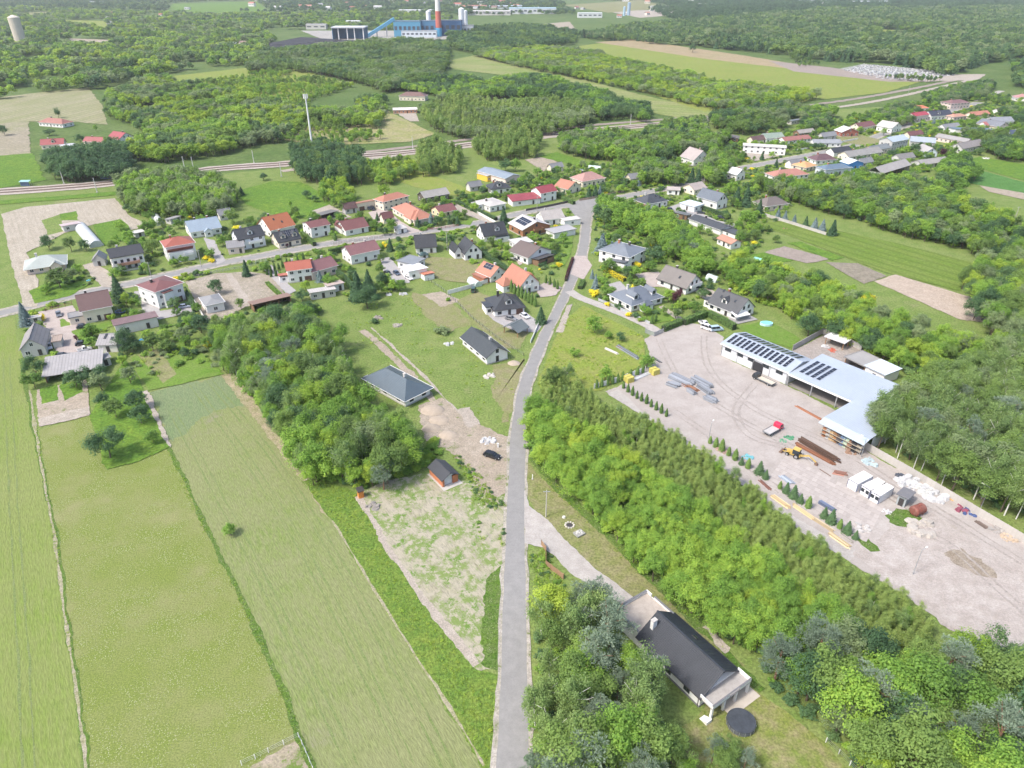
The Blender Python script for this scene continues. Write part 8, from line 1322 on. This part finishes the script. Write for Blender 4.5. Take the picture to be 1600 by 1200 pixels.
# undergrowth and shrubs: uncountable
def growth(name, outs, step, hr, sp, tr=(.2, .8), wr=(1, 1.5), lod=1, z=0.0, keep=1.0):
    its = []
    for out in outs:
        for x, y in area_pts([tuple(G(*p, z)[:2]) for p in out], step, .5):
            if keep < 1 and mnoise.noise(Vector((x * .12, y * .12, 5))) * .9 + .5 > keep: continue
            its.append((x, y, 0, rng.uniform(*hr), rng.uniform(*wr), pick(sp), rng.uniform(*tr)))
    return scatter(name, its, lod)
growth("undergrowth", [WOODS[k][5][0] for k in ('W1', 'W2b')] , 2.6, (1.0, 2.4), {'bush': 3, 'limebush': 1, 'darkbush': 1}, z=1.0)
growth("undergrowth", [WOODS[k][5][0] for k in ('W2a', 'W5', 'W3', 'W4')] , 3.2, (.8, 1.8), {'bush': 1, 'darkbush': 3}, z=1.0)
growth("undergrowth", [o for k in ('W6', 'W7', 'W8', 'W16', 'W10', 'W14') for o in WOODS[k][5]], 3.4, (1.5, 3.4), {'bush': 3, 'limebush': 2, 'darkbush': 2}, z=1.0)
growth("weeds", [[(474, 755), (500, 748), (556, 774), (608, 868), (686, 980), (742, 1050), (778, 1056), (774, 1130), (764, 1220), (752, 1190), (700, 1060), (602, 920), (524, 812)]], 1.1, (.2, .5), {'grass': 9, 'bush': .5, 'limebush': .2}, (.5, 1), (.9, 1.5), keep=.6)
growth("weeds", [[(835, 725), (865, 752), (902, 790), (962, 845), (1042, 925), (1112, 990), (1160, 1045), (1150, 1050), (1100, 1000), (1030, 932), (950, 855), (890, 795), (850, 755)]], 1.1, (.2, .5), {'grass': 9, 'bush': .4}, (.5, 1), (.9, 1.5), keep=.6)
growth("weeds", [[(880, 505), (912, 480), (1005, 527), (1008, 565), (940, 608), (850, 618), (842, 600)]], 1.6, (.3, .8), {'grass': 6, 'limebush': 1}, (.4, 1), (1, 1.6), keep=.55)
growth("weeds", [[(500, 510), (560, 480), (640, 460), (730, 520), (760, 575), (822, 590), (800, 660), (770, 665), (700, 620), (640, 560), (560, 540)]], 2.4, (.2, .6), {'grass': 8, 'bush': .4}, (.5, 1), (1, 1.8), keep=.42)
growth("weeds", [[(735, 760), (792, 785), (784, 870), (760, 880), (740, 800)], [(826, 870), (850, 858), (880, 890), (930, 925), (840, 935)], [(690, 690), (760, 750), (780, 790), (735, 755)]], .9, (.3, .8), {'grass': 5, 'bush': 1, 'darkbush': .5}, (.2, .8), (1, 1.6), keep=.62)
growth("weeds", [[(480, 745), (560, 762), (600, 750), (660, 735), (690, 710), (680, 690), (640, 722), (560, 740)]], 1.3, (.6, 1.8), {'bush': 3, 'limebush': 1}, (.3, .8), (1, 1.6))
growth("weeds", [[(55, 660), (66, 690), (75, 760), (92, 850), (110, 980), (130, 1110), (146, 1220), (139, 1220), (122, 1110), (103, 985), (84, 850), (68, 760), (50, 655)], [(266, 699), (300, 772), (336, 848), (398, 975), (466, 1132), (500, 1230), (490, 1230), (458, 1132), (390, 975), (328, 852), (292, 778), (260, 702)]], .8, (.15, .4), {'grass': 1}, (.3, .9), (.8, 1.4), keep=.6)
growth("scrub", [[(1130, 415), (1200, 420), (1300, 470), (1380, 530), (1400, 560), (1330, 540), (1260, 505), (1150, 455)], [(880, 640), (835, 650), (830, 690), (850, 720), (870, 715)]], 2.2, (1.5, 3), {'bush': 2, 'limebush': 3}, (.3, .9))
growth("orchard_shrubs", [[(205, 560), (290, 528), (345, 560), (345, 580), (300, 570), (232, 600)]], 4.5, (.8, 2.2), {'greybush': 2, 'bush': 2, 'grass': 2}, (.2, .8))
# ---- forests beyond: uncountable masses
CLEARS = [[tuple(G(*p)[:2]) for p in px] for nm, px in AREAS if nm == 'far_field']
def clear_of(pts):
    for cl in CLEARS: pts = pts[~inpoly(pts[:, 0], pts[:, 1], cl)]
    return pts
def forest(name, outs, step, hr, sp, tr=(.2, .8), lod=2, keep=1.0, wr=(.9, 1.3)):
    its = []; SPL = list(sp)
    for out in outs:
        for x, y in clear_of(area_pts([tuple(G(*p, hr[0] * .5)[:2]) for p in out], step, .5)):
            big = mnoise.noise(Vector((x * .012, y * .012, 1)))
            if keep < 1 and big * .9 + .5 > keep: continue
            st = mnoise.noise(Vector((x * .02, y * .02, 4))); q = max(SPL, key=lambda a: mnoise.noise(Vector((x * .025, y * .025, SPL.index(a) * 7.3)))) if rng.random() < .6 else pick(sp)
            its.append((x, y, 0, rng.uniform(*hr) * (1 + .55 * st), rng.uniform(*wr), q, float(np.clip(rng.uniform(*tr) + big * .5, 0, 1))))
    return scatter(name, its, lod)
MIXF = {'olive': 3, 'ash': 3, 'lime': 1, 'darktall': 1, 'willow': 2, 'oak': 1.5}
forest("woodland", [[(165, 150), (230, 120), (330, 140), (420, 165), (520, 165), (600, 150), (605, 175), (590, 195), (520, 195), (480, 188), (440, 215), (400, 222), (350, 235), (300, 242), (225, 250), (200, 232), (235, 215), (215, 195), (170, 180)]], 6.0, (7, 11), MIXF, (.3, .9), 1, .82, wr=(1, 1.4))
forest("woodland", [[(70, 245), (130, 238), (195, 232), (205, 255), (200, 272), (85, 276)]], 5.0, (8, 11), {'oak': 3, 'darktall': 2}, (.3, .7), 1)
forest("scrub", [[(250, 140), (430, 110), (550, 135), (420, 180), (300, 190)], [(430, 180), (520, 195), (600, 215), (500, 232), (430, 215), (380, 215)]], 5.5, (2.5, 7), {'lime': 3, 'ash': 3, 'olive': 2, 'sapling': 2}, (.4, 1), 1, .68)
forest("woodland", [[(400, 80), (520, 72), (620, 62), (700, 68), (700, 95), (690, 120), (640, 135), (600, 140), (560, 125), (500, 112), (440, 105), (390, 110)]], 6.5, (9, 13), {'poplar': 3, 'oak': 2, 'olive': 2, 'willow': 1}, (.2, .7), 1, wr=(1, 1.4))
forest("woodland", [[(600, 118), (660, 118), (760, 130), (830, 118), (900, 135), (1010, 165), (1015, 185), (980, 180), (940, 182), (880, 150), (820, 150), (760, 150), (700, 150), (620, 135)]], 6, (8, 11), {'oak': 3, 'ash': 3, 'darktall': 1}, (.3, .8), 1, wr=(1, 1.4))
forest("woodland", [[(655, 170), (700, 155), (780, 160), (860, 155), (925, 170), (920, 190), (860, 205), (720, 210), (680, 200)]], 5, (8, 11), {'poplar': 4, 'plume': 3, 'willow': 2}, (.3, .8), 1)
forest("woodland", [[(740, 85), (800, 72), (880, 75), (960, 92), (1100, 125), (1200, 140), (1280, 150), (1230, 162), (1120, 170), (1020, 145), (900, 120), (800, 100)]], 6, (6, 10), {'olive': 3, 'lime': 4, 'willow': 2, 'ash': 2}, (.35, .95), 1, wr=(1, 1.5))
forest("forest", [[(900, 55), (1000, 40), (1120, 30), (1300, 15), (1700, 10), (1700, 70), (1620, 85), (1540, 95), (1480, 115), (1390, 95), (1300, 92), (1200, 80), (1080, 68), (960, 62)]], 9, (9, 16), {'darktall': 4, 'oak': 3, 'spruce': .8, 'olive': 2, 'willow': 1}, (.3, .9), keep=.9, wr=(.9, 1.3))
forest("forest", [[(700, 45), (830, 40), (900, 50), (900, 65), (820, 75), (740, 80), (700, 72)]], 8, (9, 13), {'darktall': 3, 'oak': 2, 'olive': 2}, (.2, .6))
forest("forest", [[(-200, 60), (0, 60), (120, 70), (240, 60), (400, 40), (430, 62), (395, 100), (300, 105), (230, 118), (150, 135), (90, 138), (0, 150), (-200, 160)]], 9, (7, 13), MIXF, (.3, 1), keep=.7, wr=(1, 1.5))
forest("forest", [[(-200, 10), (60, 14), (240, 20), (400, 22), (520, 20), (700, 24), (720, 40), (640, 45), (500, 42), (400, 44), (240, 55), (100, 62), (-200, 55)]], 13, (9, 14), MIXF, (.3, 1), keep=.6, wr=(1.1, 1.5))
forest("forest", [[(-200, -12), (100, -8), (500, -6), (760, -6), (880, 2), (900, 22), (720, 22), (500, 18), (240, 16), (0, 12), (-200, 8)]], 26, (10, 15), {'darktall': 2, 'oak': 3, 'olive': 2}, (.1, .6), keep=.66, wr=(1.2, 1.8))
forest("forest", [[(900, -6), (1300, -10), (1700, -10), (1700, 12), (1300, 14), (1120, 28), (1050, 30), (1000, 8)]], 22, (10, 15), {'darktall': 4, 'oak': 3}, (.1, .5), keep=.8, wr=(1.2, 1.8))
forest("forest", [[(-400, -30), (2000, -30), (2000, -12), (900, -8), (-400, -12)]], 95, (12, 17), {'darktall': 4, 'oak': 3}, (.1, .5), keep=.7, wr=(2.5, 5))
forest("woodland", [[(1400, 42), (1500, 30), (1640, 30), (1640, 66), (1420, 58)], [(1460, 72), (1540, 68), (1560, 90), (1490, 100)], [(1580, 100), (1660, 95), (1660, 140), (1590, 130)]], 8, (9, 13), {'oak': 3, 'olive': 2, 'ash': 2}, (.15, .6))
forest("scrub", [[(1230, 85), (1290, 98), (1320, 108), (1250, 104)], [(1400, 115), (1480, 120), (1470, 128), (1380, 122)]], 9, (4, 8), {'olive': 2, 'darktall': 1, 'ash': 1}, (.2, .7), 1, .7)
forest("woodland", [[(1120, 178), (1180, 168), (1235, 178), (1225, 200), (1150, 205), (1110, 195)], [(1200, 168), (1300, 172), (1310, 180), (1230, 184)], [(1500, 205), (1600, 212), (1680, 225), (1680, 250), (1560, 240), (1540, 222)]], 6, (7, 11), {'willow': 2, 'oak': 2, 'olive': 2, 'ash': 1}, (.2, .7), 1)
growth("garden_shrubs", [[(640, 345), (700, 360), (690, 372), (640, 365)], [(730, 405), (800, 430), (790, 440), (740, 420)], [(950, 270), (1060, 290), (1040, 300), (960, 300)], [(1120, 255), (1180, 265), (1150, 290), (1110, 285)], [(820, 285), (880, 270), (900, 285), (840, 295)], [(700, 310), (760, 312), (740, 330), (700, 322)], [(1320, 225), (1420, 245), (1400, 262), (1340, 255)], [(1420, 190), (1520, 190), (1500, 205), (1430, 202)]], 5.5, (1, 2.6), {'bush': 3, 'darkbush': 2, 'limebush': 1}, (.2, .8), keep=.7)

# ---- gardens: shrubs and little trees between the houses, clear of roofs, drives and roads
def garden_fill(name, outs, step, keep, pb=.22):
    rd = [p for q in (CROSS, ROADL, [(890, 455), (935, 476), (1034, 522)]) for p in smooth([G(*a) for a in q], 14)]; rd = np.array([tuple(p[:2]) for p in rd]); its = []
    hard = [[tuple(G(*p)[:2]) for p in px] for px in HARD]
    for out in outs:
        pts = area_pts([tuple(G(*p)[:2]) for p in out], step, .5)
        for hp in hard: pts = pts[~inpoly(pts[:, 0], pts[:, 1], hp)]
        for x, y in pts:
            if np.min((rd[:, 0] - x) ** 2 + (rd[:, 1] - y) ** 2) < 36: continue
            if mnoise.noise(Vector((x * .07, y * .07, 9))) * .9 + .5 > keep: continue
            bad = False
            for ox, oy, a, L, W in FOOT:
                dx, dy = x - ox, y - oy; u = dx * math.cos(a) + dy * math.sin(a); v = -dx * math.sin(a) + dy * math.cos(a)
                if -2.5 < u < L + 2.5 and -4.5 < v < W + 2: bad = True; break
            if bad: continue
            big = rng.random() < pb and not np.any((np.abs(rd[:, 0] - x) < 9) & (rd[:, 1] - y > 0) & (rd[:, 1] - y < (34 if y > 300 else 14)))
            its.append((x, y, 0, rng.uniform(3, 5.5) if big else rng.uniform(.7, 2.2), rng.uniform(1, 1.4), pick({'olive': 2, 'maple': 3, 'ash': 2, 'oak': 2, 'sapling': 1} if big else {'bush': 4, 'darkbush': 3, 'limebush': 2, 'greybush': 1, 'gold': .4}), rng.uniform(.15, .9)))
    return scatter(name, its, 1)
HARD = [px for nm, px in AREAS if any(k in nm for k in ('drive', 'court', 'yard', 'lot', 'paving', 'field', 'bed', 'sand', 'lane', 'junction', 'plot', 'path', 'crop'))]
garden_fill("garden_greenery", [[(20, 470), (110, 425), (300, 385), (520, 345), (760, 300), (900, 262), (1060, 245), (1240, 205), (1400, 170), (1560, 150), (1640, 200), (1640, 235), (1540, 240), (1400, 285), (1240, 320), (1190, 385), (1110, 460), (1050, 510), (940, 470), (925, 340), (880, 450), (850, 470), (780, 450), (700, 425), (640, 440), (600, 465), (480, 470), (300, 560), (200, 560), (60, 560)]], 3.7, .72, .28)
garden_fill("garden_trees", [[(1110, 235), (1240, 205), (1400, 168), (1560, 148), (1660, 180), (1660, 240), (1540, 240), (1400, 285), (1240, 315), (1120, 300), (960, 330), (930, 290), (960, 265)], [(190, 330), (340, 340), (560, 340), (740, 300), (900, 262), (900, 300), (700, 330), (480, 355), (300, 385), (160, 410)]], 6.0, .72, .75)
# ------------------------------------------------------------------ summer haze
hm = bpy.data.materials.new("haze_air"); hm.use_nodes = True; hn = hm.node_tree; hn.nodes.clear()
ho = hn.nodes.new("ShaderNodeOutputMaterial"); hv = hn.nodes.new("ShaderNodeVolumePrincipled"); hn.links.new(hv.outputs[0], ho.inputs["Volume"])
hv.inputs["Color"].default_value = (.93, .96, 1, 1); hv.inputs["Density"].default_value = 7.0e-5; hv.inputs["Anisotropy"].default_value = .2
kind(MB().box(-9500, -500, -1, 9500, 16500, 135).build("haze", [hm]), 'stuff')
